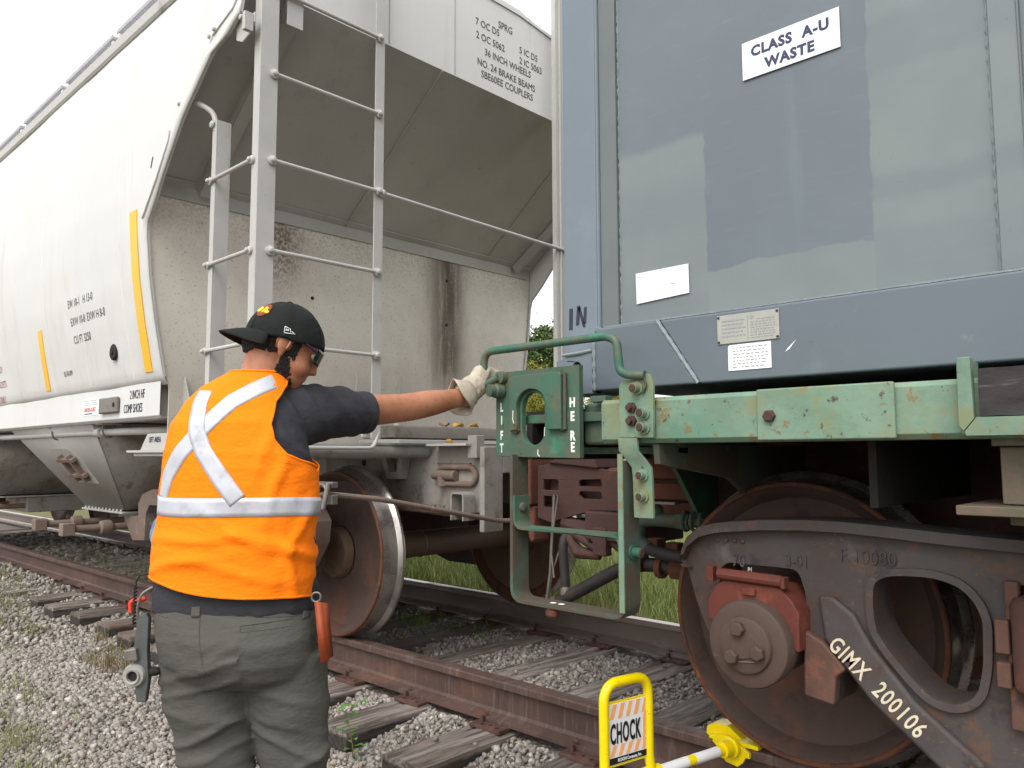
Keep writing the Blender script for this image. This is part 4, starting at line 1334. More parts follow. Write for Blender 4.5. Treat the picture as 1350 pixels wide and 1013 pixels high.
# draft sill with side plate and striker
m = MB()
m.prism([(-4.44, 1.05), (-2.96, 1.05), (-2.96, .70), (-3.10, .66), (-4.44, .70)], 'xz', 2.90, 2.915, )
m.prism([(-4.44, 1.05), (-2.96, 1.05), (-2.96, .70), (-3.10, .66), (-4.44, .70)], 'xz', 3.785, 3.80)
m.box(-4.44, -2.96, 2.916, 3.784, 1.03, 1.045)
ds = m.build('draft_sill', M['grimy'], H, bevel=.003)
m = MB(); m.box(-2.96, -2.925, 2.86, 3.0, .60, 1.04); m.box(-2.96, -2.925, 3.70, 3.84, .60, 1.04); m.box(-2.96, -2.925, 3.0, 3.70, .90, 1.04); m.box(-3.03, -2.962, 2.84, 2.90, .98, 1.10)
m.build('striker_plate', M['grimy'], H, bevel=.005)
m = MB(); m.box(-3.75, -2.97, 2.80, 2.899, .688, .700); fl = m.build('sill_flange', M['rust'], H, bevel=.002)
fb = None
for k, x in enumerate((-3.62, -3.56, -3.49, -3.38, -3.31, -3.24)):
    for yy in (2.83, 2.86):
        m = MB(); m.lathe([(.012, 0), (.012, .014), (.008, .014), (.008, .026), (0, .026)], (x, yy, .701), (0, 0, 1), 6)
        m.build('flange_bolt', M['steel'], fl, smooth=False)
# towing link on the sill
m = MB()
loop = [(-3.34 + .0, 2.885, .885)]
pts = []
for k in range(17):
    a = math.pi / 2 + math.pi * k / 16
    pts.append((-3.27 + .045 * math.cos(a), 2.885, .887 + .045 * math.sin(a)))
for k in range(17):
    a = -math.pi / 2 + math.pi * k / 16
    pts.append((-3.06 + .045 * math.cos(a), 2.885, .887 + .045 * math.sin(a)))
pts.append(pts[0])
m.tube(pts, .016, 10, cap=False)
m.tube([(-3.34, 2.88, .89), (-3.16, 2.88, .885)], .028, 12)
m.box(-3.33, -3.06, 2.888, 2.899, .945, .955)
m.lathe([(.03, 0), (.03, .05), (.015, .055), (.0, .055)], (-3.27, 2.88, .83), (0, 0, 1), 10)
m.build('tow_link', M['tan'], H)
m = MB(); m.lathe([(.02, 0), (.02, .004), (0, .004)], (-4.02, 2.8985, .95), (0, -1, 0), 16); m.build('drain_hole', M['black'], H)
# triangular bracket and bracing
m = MB(); m.prism([(-3.80, 1.045), (-3.55, 1.045), (-3.60, .86), (-3.72, .86)], 'xz', 2.84, 2.898, holes=[[(-3.74, 1.02), (-3.60, 1.02), (-3.63, .90), (-3.70, .90)]]); m.build('step_bracket', M['whited'], H, bevel=.002)
m = MB(); m.box(-3.32, -3.0, 2.80, 2.90, 1.045, 1.058); m.build('shelf_angle', M['whited'], H, bevel=.002)
m = MB(); m.strap(fillet([(-3.09, .66), (-3.09, .80), (-3.0, .80), (-3.0, .66)], .02), .010, 'xz', 2.78, 2.86); m.build('carrier_loop', M['grimy'], H)
# stand-off loops on the end sheet
for y in (3.08, 3.44):
    m = MB(); m.tube(fillet([(HX1 + .09, y - .02, 1.20), (HX1 + .09, y, 1.56), (HX1 + .09, y + .03, 1.20)], .03), .009, 8); m.build('hand_hold', M['whited'], H)
for y, z in ((3.95, 2.32), (3.95, 1.98), (2.78, 2.02)):
    m = MB(); m.lathe([(.012, 0), (.012, .004), (0, .004)], (HX1 + .0002, y, z), (1, 0, 0), 10); m.build('sheet_hole', M['black'], H)
# jack pad seen under the sill
m = MB(); m.prism([(-4.70, 1.125), (-4.40, 1.125), (-4.40, 1.03), (-4.80, 1.03)], 'xz', 1.86, 1.87)
m.box(-4.90, -4.38, 1.82, 1.875, 1.015, 1.029); m.box(-4.84, -4.38, 1.84, 1.875, .995, 1.012)
jp = m.build('jack_pad', M['stile'], H, bevel=.002)
lettering('LIFT AREA', .045, (-4.67, 1.858, 1.075), M['ink'], jp, sx=.8)
# trucks
def sideframe_pts(cx):
    P = [(0, .80), (.45, .79), (.70, .78), (.90, .765), (1.06, .73), (1.125, .66), (1.11, .55), (1.0, .41), (.985, .60), (.93, .66), (.76, .66), (.72, .60), (.71, .32), (.64, .32), (.62, .40), (.57, .38), (.38, .19), (.20, .14), (0, .14)]
    return [(cx + x, z) for x, z in P] + [(cx - x, z) for x, z in reversed(P[1:-1])]
def win(cx, s):
    return [(cx + s * x, z) for x, z in [(.30, .66), (.50, .655), (.535, .57), (.50, .48), (.40, .375), (.30, .37), (.26, .45), (.26, .60)]]
def truck(parent, cx, far=True, near=True):
    for s, on in ((-1, near), (1, far)):
        if not on: continue
        y = TC + s * 1.05
        m = MB(); m.prism(sideframe_pts(cx), 'xz', y - .055, y + .055, holes=[win(cx, 1), win(cx, -1)])
        f = m.build('side_frame', M['tan'] if s < 0 else M['sideframe'], parent, bevel=.012)
        for k in (-1, 1):
            m = MB(); m.lathe([(.13, .10), (.13, -.0), (.115, -.02), (.06, -.022), (.055, -.05), (0, -.05)], (cx + k * .865, y, WR), (0, -s, 0), 20, close=False)
            m.build('bearing', M['bluehub'] if (parent is H and s < 0 and k < 0) else M['cap'], f)
    m = MB(); m.box(cx - .18, cx + .18, TC - 1.0, TC + 1.0, .38, .66); m.build('bolster', M['rust'], parent, bevel=.03)
    for k in (-1, 1):
        axle(parent, cx + k * .865)
        wheel_tree(parent, cx + k * .865, True); wheel_tree(parent, cx + k * .865, False)
truck(H, -4.665)
truck(H, -12.6)
m = MB(); m.prism([(-6.30, .53), (-5.85, .58), (-5.72, .40), (-6.12, .37)], 'xz', 2.34, 2.42); m.build('brake_guard', M['tan'], H, bevel=.01)
# round end casting of the near side frame that shows at the worker's right side
m = MB(); m.prism([(-3.99 + .0, .86), (-3.80, .84), (-3.74, .72), (-3.80, .45), (-3.98, .43)], 'xz', 2.24, 2.30, holes=[[(-3.90, .78), (-3.83, .77), (-3.84, .66), (-3.91, .66)]]); m.build('brake_bracket', M['sideframe'], H, bevel=.01)
# coupler of the hopper, uncoupling lever, air hose
m = MB()
m.box(-2.97, -2.66, TC - .09, TC + .09, .70, .90)
m.build('coupler_shank', M['rust'], H, bevel=.03)
m = MB()
lev = fillet([(-3.0, 1.80, .80), (-2.93, 1.90, .835), (-2.90, 2.18, .80), (-2.90, 2.95, .655), (-2.80, 3.2, .66)], .05)
m.tube(lev, .0125, 10); lv = m.build('uncoupling_lever', M['tan'], H)
m = MB()
m.tube([(-2.91 + .03 * math.cos(a), 1.885 , .84 + .035 * math.sin(a)) for a in [k * .5 for k in range(11)]], .008, 8)
m.box(-3.06, -2.86, 1.90, 1.93, .79, .83); m.box(-3.06, -2.86, 1.90, 1.93, .86, .885)
m.tube([(-2.88, 1.87, .77), (-2.87, 1.89, .88)], .012, 8)
m.build('lever_keeper', M['steel'], lv, bevel=.003)
m = MB(); m.tube(fillet([(-2.48, 3.25, .66), (-2.50, 3.06, .66), (-2.52, 3.0, .58), (-2.50, 3.0, .33)], .06), .024, 12); hh = m.build('air_hose', M['rubber'], H)
m = MB(); m.lathe([(.032, 0), (.032, .03), (.022, .05), (.03, .08), (.024, .11)], (-2.50, 3.0, .25), (0, 0, 1), 12); m.build('hose_fitting', M['steel'], hh)
m = MB(); m.tube([(-2.545, 2.97, .80), (-2.56, 2.97, .6), (-2.575, 2.97, .42), (-2.60, 2.97, .28)], .008, 6); m.tube([(-2.52, 2.97, .80), (-2.57, 2.97, .55), (-2.55, 2.97, .40)], .005, 6); m.build('hose_chain', M['steel'], hh)
# leaves lying on the crosswalk
for i, (x, y, z, mt, lb) in enumerate([(-3.36, 2.97, 1.158, 'leafbrown', 'curled brown leaf lying on the hopper walkway, left one'), (-3.36, 3.08, 1.158, 'leafyellow', 'pale yellow leaf lying on the hopper walkway, middle one'),
        (-3.36, 3.20, 1.158, 'leafyellow', 'bright yellow leaf on the hopper walkway touching the lifting plate edge'), (-3.16, 2.83, 1.060, 'leafyellow', 'small yellow leaf on the ledge below the walkway')]):
    t = MB(); r = .05 if i < 3 else .03
    vs = [(x + r * .6 * math.cos(a) * (.6 + .4 * math.cos(3 * a)), y + r * math.sin(a) * (.8 + .2 * math.cos(5 * a)), z + .012 * math.sin(2 * a + i) + .012) for a in [k * .524 for k in range(12)]] + [(x, y, z + .004)]
    t.add(vs, [(k, (k + 1) % 12, 12) for k in range(12)])
    o = t.build('fallen_leaf', M[mt], None, solid=.0012, fixn=False)
    tag(o, lb, 'leaf')
# ================================================================ green flatcar
F = thing('flatcar', 'green container flat wagon with LIFT HERE plate, looped handrail and black wheel truck', 'rail wagon', (2.0, TC, 0))
YB = 1.98
def fbolt(parent, p, ax=(0, -1, 0), mat='green', r=.015, h=.03, name='bolt'):
    m = MB()
    m.lathe([(r * 1.45, 0), (r * 1.45, .006), (r, .0062), (r, h), (r * .93, h + .001), (r * .6, h + .001)], p, ax, 14, close=False)
    o = m.build(name, M[mat], parent)
    m = MB(); m.lathe([(r * .92, h - .0), (r * .7, h + .004), (0, h + .004)], p, ax, 12, close=False)
    m.build('bolt_end', M['rust'], o)
    return o
# side channel, cover plate, stake pocket, deck timbers
m = MB()
m.prism([(YB + .0, 1.045), (YB + .012, 1.032), (YB + .13, 1.032), (YB + .13, 1.040), (YB + .01, 1.046), (YB + .01, 1.158), (YB + .13, 1.160), (YB + .13, 1.168), (YB + .012, 1.168), (YB + .0, 1.156)], 'yz', -1.50, 9.0)
m.build('side_channel', M['greenbeam'], F, bevel=.003)
m = MB(); m.box(-.975, -.627, 1.965, YB - .002, 1.034, 1.170)
cvp = m.build('cover_plate', M['greenbeam'], F, bevel=.005)
m = MB(); m.lathe([(.017, 0), (.017, .010), (.013, .013), (0, .013)], (-.937, 1.965, 1.098), (0, -1, 0), 6); m.build('hex_bolt', M['rust'], cvp, smooth=False)
m = MB(); m.prism([(-.487, 1.212), (-.460, 1.212), (-.458, 1.075), (-.480, 1.048), (-.489, 1.060)], 'xz', 1.945, 1.962)
m.box(-.487, -.479, 1.9622, 2.10, 1.04, 1.212)
m.box(-.4785, -.460, 1.9622, 1.975, 1.08, 1.212)
m.build('stake_pocket', M['greenbeam'], F, bevel=.002)
m = MB(); m.prism([(-.452, 1.078), (-.476, 1.048), (-.474, 1.038), (9.0, 1.038), (9.0, 1.060), (-.452, 1.060 + .018)], 'xz', 1.942, 1.965)
m.prism([(-.452, 1.060), (9.0, 1.060), (9.0, 1.0585), (-.452, 1.0585)], 'xz', 1.966, 2.2)
m.build('deck_angle', M['greenbeam'], F, bevel=.003)
m = MB()
def timb(u, v):
    return (-.448 + u * 3.2, 1.955 + .006 * noise.noise(Vector((u * 60, v * 3, 2))), 1.080 + v * .105 + .003 * noise.noise(Vector((u * 40, v, 5))))
vs, fs = [], []
for j in range(7):
    for i in range(160):
        vs.append(timb(i / 159, j / 6))
for j in range(6):
    for i in range(159):
        fs.append((j * 160 + i, j * 160 + i + 1, (j + 1) * 160 + i + 1, (j + 1) * 160 + i))
m.add(vs, fs); m.add([(-.448, 1.955, 1.185), (2.75, 1.955, 1.185), (2.75, 2.25, 1.185), (-.448, 2.25, 1.185)], [(0, 1, 2, 3)])
m.add([(-.448, 1.955, 1.08), (-.448, 1.955, 1.185), (-.448, 2.25, 1.185), (-.448, 2.25, 1.08)], [(0, 1, 2, 3)])
m.build('deck_timber', M['timber'], F, fixn=False)
m = MB(); m.box(-.44, .9, 2.0, 2.30, 1.015, 1.036); m.box(-.43, .9, 2.03, 2.30, .886, 1.014); m.box(-.51, .9, 1.97, 2.32, .862, .884); m.box(-.42, .9, 2.04, 2.30, .84, .861)
m.build('side_bearing_bracket', M['olive'], F, bevel=.003)
# frame behind the side channel
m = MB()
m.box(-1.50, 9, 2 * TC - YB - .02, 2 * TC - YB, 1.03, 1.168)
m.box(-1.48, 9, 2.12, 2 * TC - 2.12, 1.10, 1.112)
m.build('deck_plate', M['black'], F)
m = MB(); m.box(-2.0, 9, TC - .33, TC - .31, .70, 1.095); m.box(-2.0, 9, TC + .31, TC + .33, .70, 1.095); m.box(-2.0, 9, TC - .36, TC + .36, 1.06, 1.098)
m.build('centre_sill', M['rust'], F, bevel=.004)
m = MB()
m.prism([(YB + .012, 1.028), (TC - .34, 1.028), (TC - .34, .62), (2.42, .92), (2.0, .97)], 'yz', -1.32, -1.30)
m.build('end_gusset', M['greendull'], F)
m = MB()
m.prism([(2.62, 1.03), (TC - .34, 1.03), (TC - .34, .55), (2.98, .62)], 'yz', -1.70, -1.68)
m.build('green_gusset', M['green'], F)
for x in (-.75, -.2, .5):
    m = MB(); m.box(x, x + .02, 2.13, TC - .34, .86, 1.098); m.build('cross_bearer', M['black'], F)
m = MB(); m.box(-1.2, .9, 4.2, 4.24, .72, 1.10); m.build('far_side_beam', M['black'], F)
# end sill, stub channel behind the lift plate
m = MB()
m.prism([(2.04, 1.03), (2.04, 1.165), (2 * TC - 2.04, 1.165), (2 * TC - 2.04, 1.03)], 'yz', -1.62, -1.50)
m.build('end_sill', M['green'], F, bevel=.012)
m = MB(); m.box(-1.95, -1.505, 2.02, 2.06, 1.105, 1.135); m.box(-1.95, -1.3, 2.10, 2.16, 1.00, 1.022); m.box(-1.56, -1.50, 2.0, 2.04, 1.165, 1.185)
m.build('end_ledge', M['green'], F, bevel=.003)
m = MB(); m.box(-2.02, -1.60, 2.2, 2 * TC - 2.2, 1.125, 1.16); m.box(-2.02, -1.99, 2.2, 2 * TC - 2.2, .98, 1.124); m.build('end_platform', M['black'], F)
# lift plate
def oval(cx, cz, rx, hz, n=10):
    P = []
    for k in range(n + 1):
        a = math.pi * k / n
        P.append((cx + rx * math.cos(a), cz + hz + rx * math.sin(a)))
    for k in range(n + 1):
        a = math.pi + math.pi * k / n
        P.append((cx + rx * math.cos(a), cz - hz + rx * math.sin(a)))
    return P
m = MB()
m.prism([(-1.965, .992), (-1.588, .986), (-1.588, 1.288), (-1.965, 1.288)], 'xz', 1.98, 2.002, holes=[oval(-1.788, 1.12, .052, .038)])
lp = m.build('lift_plate', M['green'], F, bevel=.002)
m = MB()
arch = [(-1.842 - .006, 1.081), (-1.879, 1.081), (-1.885, 1.258), (-1.872, 1.268), (-1.66, 1.270), (-1.650, 1.262), (-1.650, 1.080), (-1.712, 1.080)]
inner = [(-1.712 , 1.15)] + [(-1.782 + .068 * math.cos(a), 1.158 + .062 * math.sin(a)) for a in [math.pi * k / 12 for k in range(13)]] + [(-1.848, 1.15)]
m.prism(arch + inner, 'xz', 1.960, 1.979)
m.build('lift_pad', M['green'], lp, bevel=.004)
m = MB(); m.tube([(-1.641, 1.972, 1.266), (-1.640, 1.971, 1.20), (-1.642, 1.972, 1.13), (-1.641, 1.971, 1.082), (-1.66, 1.972, 1.076)], [.005, .0065, .0055, .0065, .004], 8)
m.tube([(-1.885, 1.973, 1.08), (-1.86, 1.972, 1.075), (-1.846, 1.973, 1.085)], [.004, .006, .004], 8)
m.build('weld_bead', M['greendull'], lp)
for ch, z in zip('LIFT', (1.150, 1.105, 1.052, 1.008)):
    lettering(ch, .042, (-1.936, 1.979, z), M['whitepaint'], lp, sx=.62, align='CENTER', bold=.0016)
for ch, z in zip('HERE', (1.153, 1.108, 1.045, 1.008)):
    lettering(ch, .042, (-1.616, 1.979, z), M['whitepaint'], lp, sx=.8, align='CENTER', bold=.0018)
m = MB(); m.tube([(-1.765, 1.978, 1.015), (-1.766, 1.978, 1.0), (-1.758, 1.978, .992)], .002, 5); m.tube([(-1.862, 1.959, 1.15), (-1.864, 1.959, 1.12), (-1.858, 1.959, 1.105)], .0018, 5); m.tube([(-1.735, 1.979, 1.09), (-1.737, 1.979, 1.06)], .0018, 5)
m.build('paint_run', M['whitepaint'], lp)
# handrail
ph = fillet([(-1.93, 1.955, 1.268), (-1.978, 1.945, 1.245), (-1.990, 1.945, 1.255), (-1.990, 1.945, 1.362), (-1.45, 1.945, 1.362), (-1.412, 1.945, 1.345), (-1.402, 1.945, 1.250), (-1.37, 1.945, 1.235), (-1.315, 1.950, 1.232)], .045, 6)
m = MB(); m.tube(ph, .0135, 14); m.build('handrail', M['green'], F)
m = MB(); m.lathe([(.026, .0), (.026, .028), (.022, .032), (.022, .052), (0, .053)], (-1.935, 1.978, 1.222), (-.25, -1, 0), 16); m.lathe([(.024, 0), (.022, .02), (0, .021)], (-1.93, 1.978, 1.268), (0, -1, 0), 14)
m.build('rail_boss', M['green'], F)
# bracket with four bolts
m = MB()
m.prism([(-1.414, 1.048), (-1.295, 1.046), (-1.292, 1.21), (-1.305, 1.236), (-1.34, 1.240), (-1.36, 1.222), (-1.402, 1.222), (-1.414, 1.205)], 'xz', 1.955, 1.969)
bk = m.build('bracket_plate', M['greenbeam'], F, bevel=.003)
for (x, z) in ((-1.345, 1.195), (-1.322, 1.120), (-1.322, 1.078)): fbolt(bk, (x, 1.955, z), mat='greenbeam', r=.014, h=.028)
for (x, z) in ((-1.366, 1.138), (-1.366, 1.098)):
    m = MB(); m.lathe([(.017, 0), (.017, .010), (.010, .0105), (.010, .024), (0, .025)], (x, 1.955, z), (0, -1, 0), 6); m.build('nut', M['rust'], bk, smooth=False)
m = MB(); m.tube(fillet([(-1.325, 1.949, 1.18), (-1.31, 1.949, 1.20), (-1.318, 1.949, 1.225), (-1.345, 1.949, 1.235)], .01), .004, 6); m.build('weld_bead', M['greendull'], bk)
# jogged hanger strap
m = MB()
pth = [(-1.404, 1.047, 1.955), (-1.402, 1.01, 1.955), (-1.385, .985, 1.965), (-1.370, .96, 1.975), (-1.368, .93, 1.977), (-1.366, .81, 1.978)]
vs = []
for (x, z, y) in pth: vs += [(x - .016, y, z), (x + .052, y, z), (x + .052, y + .012, z), (x - .016, y + .012, z)]
fs = [tuple(range(4))] + [tuple(4 * (len(pth) - 1) + k for k in range(4))]
for i in range(len(pth) - 1):
    for k in range(4):
        a, b = 4 * i + k, 4 * i + (k + 1) % 4
        fs.append((a, b, b + 4, a + 4))
m.add(vs, fs)
hs_ = m.build('hanger_strap', M['greenbeam'], F, bevel=.002)
for z in (.937, .874): fbolt(hs_, (-1.345, 1.977, z), mat='greenbeam', r=.013, h=.026)
# step: outer loop and middle tread (flat bars bent edgewise)
SY0, SY1 = 1.955, 2.035
m = MB()
m.strap(fillet([(p[0], p[1], 0) for p in [(-1.868, 1.0), (-1.868, .512), (-1.408, .512), (-1.408, .98)]], .045, 6), .013, 'xz', SY0, SY1)
st = m.build('step_loop', M['greendull'], F, bevel=.002)
m = MB()
m.strap(fillet([(p[0], p[1], 0) for p in [(-1.858, .86), (-1.858, .752), (-1.422, .752), (-1.422, .63)]], .035, 6), .010, 'xz', SY0 + .002, SY1 - .004)
m.build('step_tread', M['green'], st, bevel=.0015)
m = MB(); m.box(-1.420, -1.402, SY0 - .004, SY0 - .0005, .53, 1.0); m.build('step_edge', M['greenbeam'], st)
fbolt(st, (-1.875, 1.99, .825), (-1, 0, 0), 'green', .011, .02)
m = MB(); m.lathe([(.018, 0), (.015, .010), (.006, .014), (0, .014)], (-1.853, 1.995, .82), (1, 0, 0), 14); m.build('rivet', M['greendull'], st)
fbolt(st, (-1.40, 1.995, .705), (1, 0, 0), 'green', .016, .03)
m = MB(); m.lathe([(.022, 0), (.020, .018), (.010, .026), (0, .027)], (-1.70, 1.97, .498), (0, -.2, -1), 12); m.build('step_bolt', M['rust'], st)
for x in (-1.70, -1.665):
    m = MB(); m.ell((x, 1.975, .521), (.012, .010, .002), seg=10, rings=6); m.build('bright_spot', M['whitepaint'], st)
# draft gear and coupler (both couplers meet between the cars)
m = MB()
m.prism([(-2.02, .90), (-2.02, .74), (-2.35, .73), (-2.62, .66), (-2.70, .68), (-2.70, .94), (-2.60, .955), (-2.35, .935)], 'xz', 3.02, 3.04,
        holes=[[(-2.66, .875), (-2.66, .82), (-2.56, .82), (-2.56, .865), (-2.57, .875)], [(-2.66, .79), (-2.66, .735), (-2.56, .735), (-2.56, .79)],
               [(-2.42, .875), (-2.43, .865), (-2.43, .845), (-2.30, .845), (-2.29, .855), (-2.30, .88)], [(-2.42, .82), (-2.43, .81), (-2.43, .80), (-2.41, .785), (-2.30, .785), (-2.29, .80), (-2.30, .82)]])
cp = m.build('coupler_head', M['rust'], F, bevel=.006)
m = MB()
m.prism([(-2.70, .95), (-2.66, .68), (-2.35, .735), (-2.0, .75), (-2.0, .90), (-2.35, .94)], 'xz', 3.075, 3.45)
m.build('coupler_body', M['rust'], cp, bevel=.03)
m = MB(); m.prism([(-2.62, .955), (-2.50, 1.0), (-2.33, 1.0), (-2.30, .93)], 'xz', 3.0, 3.2); m.build('coupler_guard', M['rust'], cp, bevel=.01)
m = MB(); m.box(-2.82, -2.705, 2.97, 3.3, .74, .985); m.prism([(-2.82, .74), (-2.705, .74), (-2.71, .56), (-2.74, .55), (-2.77, .66)], 'xz', 3.0, 3.12)
m.lathe([(.045, -.14), (.045, .14)], (-2.80, 3.03, .83), (0, 0, 1), 16)
kn = m.build('knuckle', M['rustbright'], cp, bevel=.014)
m = MB()
m.box(-2.35, -2.02, 2.96, 3.30, .60, .73); m.tube([(-2.55, 3.05, .66), (-2.2, 3.05, .60)], .04, 10); m.box(-2.30, -2.22, 2.95, 3.0, .53, .66)
m.tube(fillet([(-2.45, 3.0, .62), (-2.30, 3.0, .55), (-2.22, 3.0, .60), (-2.15, 3.0, .55)], .04), .022, 8)
m.tube([(-2.5, 3.02, .60), (-2.42, 3.0, .53), (-2.3, 3.02, .52)], [.02, .035, .02], 8)
m.build('lock_lifter', M['rust'], cp, bevel=.01)
m = MB(); m.box(-2.03, -1.72, 2.98, 3.02, .89, 1.05); m.box(-2.03, -1.72, 2.97, 3.02, .80, .872); m.box(-2.03, -1.72, 2.98, 3.02, .69, .79); m.build('striker_casting', M['rustbright'], F, bevel=.008)
m = MB(); m.box(-2.08, -2.03, 2.95, 3.02, .48, .72); m.build('lifter_hanger', M['rust'], F, bevel=.004)
# brake pipe with angle cock and hose
m = MB(); m.tube([(-1.10, 2.86, .722), (-1.72, 2.86, .722)], .022, 12); m.tube([(-1.72, 2.86, .722), (-1.78, 2.86, .722)], .034, 6); m.tube([(-1.78, 2.86, .722), (-1.90, 2.86, .725)], .03, 12)
m.tube(fillet([(-1.88, 2.86, .725), (-1.97, 2.86, .715), (-1.98, 2.86, .63), (-1.93, 2.86, .60)], .04), .030, 12)
m.lathe([(.035, 0), (.035, .03), (.02, .045), (0, .045)], (-1.89, 2.86, .745), (0, 0, 1), 12)
ac = m.build('angle_cock', M['greendull'], F)
m = MB(); m.tube(fillet([(-1.89, 2.86, .79), (-1.96, 2.85, .80), (-2.03, 2.84, .74)], .03), .009, 8); m.box(-1.88, -1.78, 2.84, 2.88, .79, .80); m.build('cock_handle', M['steel'], ac)
for x in (-1.74, -1.70, -1.66):
    m = MB(); m.tube([(x, 2.86 + .034 * math.cos(a), .725 + .038 * math.sin(a)) for a in [k * .4 for k in range(14)]], .008, 6); m.build('u_bolt', M['greendull'], ac)
m = MB(); m.tube(fillet([(-1.94, 2.86, .60), (-1.84, 2.84, .585), (-1.6, 2.80, .575), (-1.40, 2.78, .50)], .1), .026, 12); m.build('air_hose', M['rubber'], F)
m = MB(); m.tube(fillet([(-1.86, 3.0, .50), (-2.0, 3.0, .515), (-2.16, 3.0, .485), (-2.34, 3.0, .39), (-2.56, 3.0, .275)], .1), .031, 14); bh = m.build('air_hose', M['rubber'], F)
m = MB(); m.tube([(-2.55, 3.0, .28), (-2.60, 2.99, .255)], .036, 12); m.tube([(-1.60, 3.0, .50), (-1.80, 3.0, .50)], .030, 12); m.tube([(-1.80, 3.0, .50), (-1.90, 3.0, .50)], .044, 6); m.tube([(-1.94, 3.0, .50), (-1.97, 3.0, .50)], .045, 14)
m.box(-2.04, -1.74, 2.95, 3.02, .565, .58); m.box(-2.0, -1.94, 2.95, 3.02, .58, .63); m.box(-1.90, -1.84, 2.95, 3.0, .58, .62); m.build('pipe_clamp', M['rustbright'], bh, bevel=.004)
m = MB(); m.tube([(-2.52, 2.99, .56), (-2.57, 2.98, .42), (-2.60, 2.98, .27)], .005, 6); m.build('hose_chain', M['steel'], bh)
# rod that reaches towards the brake on the far side
m = MB(); m.bar((-1.80, 3.02, .585), (-1.2, 3.02, .60), .05, .02); m.build('brake_rod', M['rustbright'], F)

# wheel truck
AX = -1.138
tk = -1.112 + .865
wheel_tree(F, AX, True); wheel_tree(F, AX, False); axle(F, AX)
wheel_tree(F, AX + 1.73, True); wheel_tree(F, AX + 1.73, False); axle(F, AX + 1.73)
SYF = 2.25
sfp = [(-1.277, .40), (-1.308, .451), (-1.346, .54), (-1.377, .644), (-1.376, .690), (-1.355, .735), (-1.313, .768), (-1.26, .784), (-1.22, .790), (-1.10, .803), (-.979, .810), (-.87, .811), (-.769, .807), (-.602, .797), (-.437, .791), (tk, .788)]
low = [(-1.275, .41), (-1.262, .60), (-1.255, .648), (-1.23, .664), (-1.02, .664), (-1.003, .650), (-.988, .60), (-.984, .488), (-.992, .318), (-.905, .306), (-.897, .385), (-.870, .408), (-.845, .385), (-.809, .335), (-.72, .262), (-.648, .205), (-.55, .15), (-.40, .125), (tk, .125)]
mir = lambda P: [(2 * tk - x, z) for x, z in P]
outline = sfp + list(reversed(mir(sfp)))[1:] + mir(low) + list(reversed(low))[1:]
def cl(P):
    o = []
    for p in P:
        if not o or (abs(p[0] - o[-1][0]) + abs(p[1] - o[-1][1])) > 1e-4: o.append(p)
    if abs(o[0][0] - o[-1][0]) + abs(o[0][1] - o[-1][1]) < 1e-4: o.pop()
    return o
def rnd(P, r=.03, n=4):
    P = [Vector((p[0], p[1], 0)) for p in P]; out = []
    for i in range(len(P)):
        a, b, c = P[i - 1], P[i], P[(i + 1) % len(P)]
        d1, d2 = a - b, c - b
        l = min(r, d1.length * .45, d2.length * .45)
        p1, p2 = b + d1.normalized() * l, b + d2.normalized() * l
        for k in range(n + 1):
            t = k / n; q = (1 - t) ** 2 * p1 + 2 * t * (1 - t) * b + t * t * p2
            out.append((q.x, q.y))
    return out
winl = [(-.796, .60), (-.791, .652), (-.755, .672), (-.70, .678), (-.64, .679), (-.585, .664), (-.550, .630), (-.533, .584), (-.538, .473), (-.552, .410), (-.575, .382), (-.610, .367), (-.655, .372), (-.695, .405), (-.764, .482), (-.792, .53)]
wo = rnd(winl, .03, 3)
bol = [(tk - .235, .68), (tk - .235, .40), (tk - .16, .38), (tk + .16, .38), (tk + .235, .40), (tk + .235, .68)]
m = MB()
m.prism(cl(rnd(outline, .012, 2)), 'xz', 2.262, 2.40, holes=[wo, mir(wo)[::-1], bol])
sf = m.build('side_frame', M['sideframe'], F, bevel=.010, seg=3)
# raised flanges: top chord, window rim, lower diagonal
def grow(P, d):
    c = Vector((sum(p[0] for p in P) / len(P), sum(p[1] for p in P) / len(P)))
    out = []
    n = len(P)
    for i in range(n):
        a, b = Vector(P[i - 1]), Vector(P[(i + 1) % n])
        t = (b - a).normalized(); nn = Vector((t.y, -t.x))
        if nn.dot(Vector(P[i]) - c) < 0: nn = -nn
        q = Vector(P[i]) + nn * d
        out.append((q.x, q.y))
    return out
for s_ in (0, 1):
    f = (lambda P: P) if s_ == 0 else (lambda P: mir(P)[::-1])
    m = MB()
    m.prism(f(grow(wo, .020)), 'xz', 2.246, 2.2618, holes=[f(wo)])
    m.build('window_rim', M['sideframe'], sf, bevel=.006)
    m = MB()
    top = [p for p in sfp[3:]]
    bot = [(p[0], p[1] - .030) for p in top]
    bot[0] = (-1.352, .640)
    m.prism(f(cl(top + bot[::-1])), 'xz', 2.225, 2.2618)
    m.build('top_flange', M['sideframe'], sf, bevel=.012, seg=3)
    m = MB()
    m.prism(f([(-.945, .60), (-.93, .485), (-.870, .408), (-.809, .335), (-.648, .205), (-.60, .18), (-.54, .235), (-.70, .36), (-.80, .48), (-.845, .56), (-.90, .60)]), 'xz', 2.236, 2.2617)
    m.build('diagonal_web', M['sideframe'], sf, bevel=.012, seg=3)
    m = MB(); m.prism(f([(-.985, .50), (-.99, .318), (-.905, .306), (-.897, .385), (-.870, .408), (-.93, .475)]), 'xz', 2.23, 2.2616)
    m.build('pedestal_foot', M['rustfoot'], sf, bevel=.008)
for k in range(4):
    m = MB(); m.lathe([(.008, 0), (.007, .005), (0, .008)], (-1.262 + k * .028, 2.2618, .7325), (0, -1, 0), 10); m.build('cast_dot', M['sideframe'], sf)
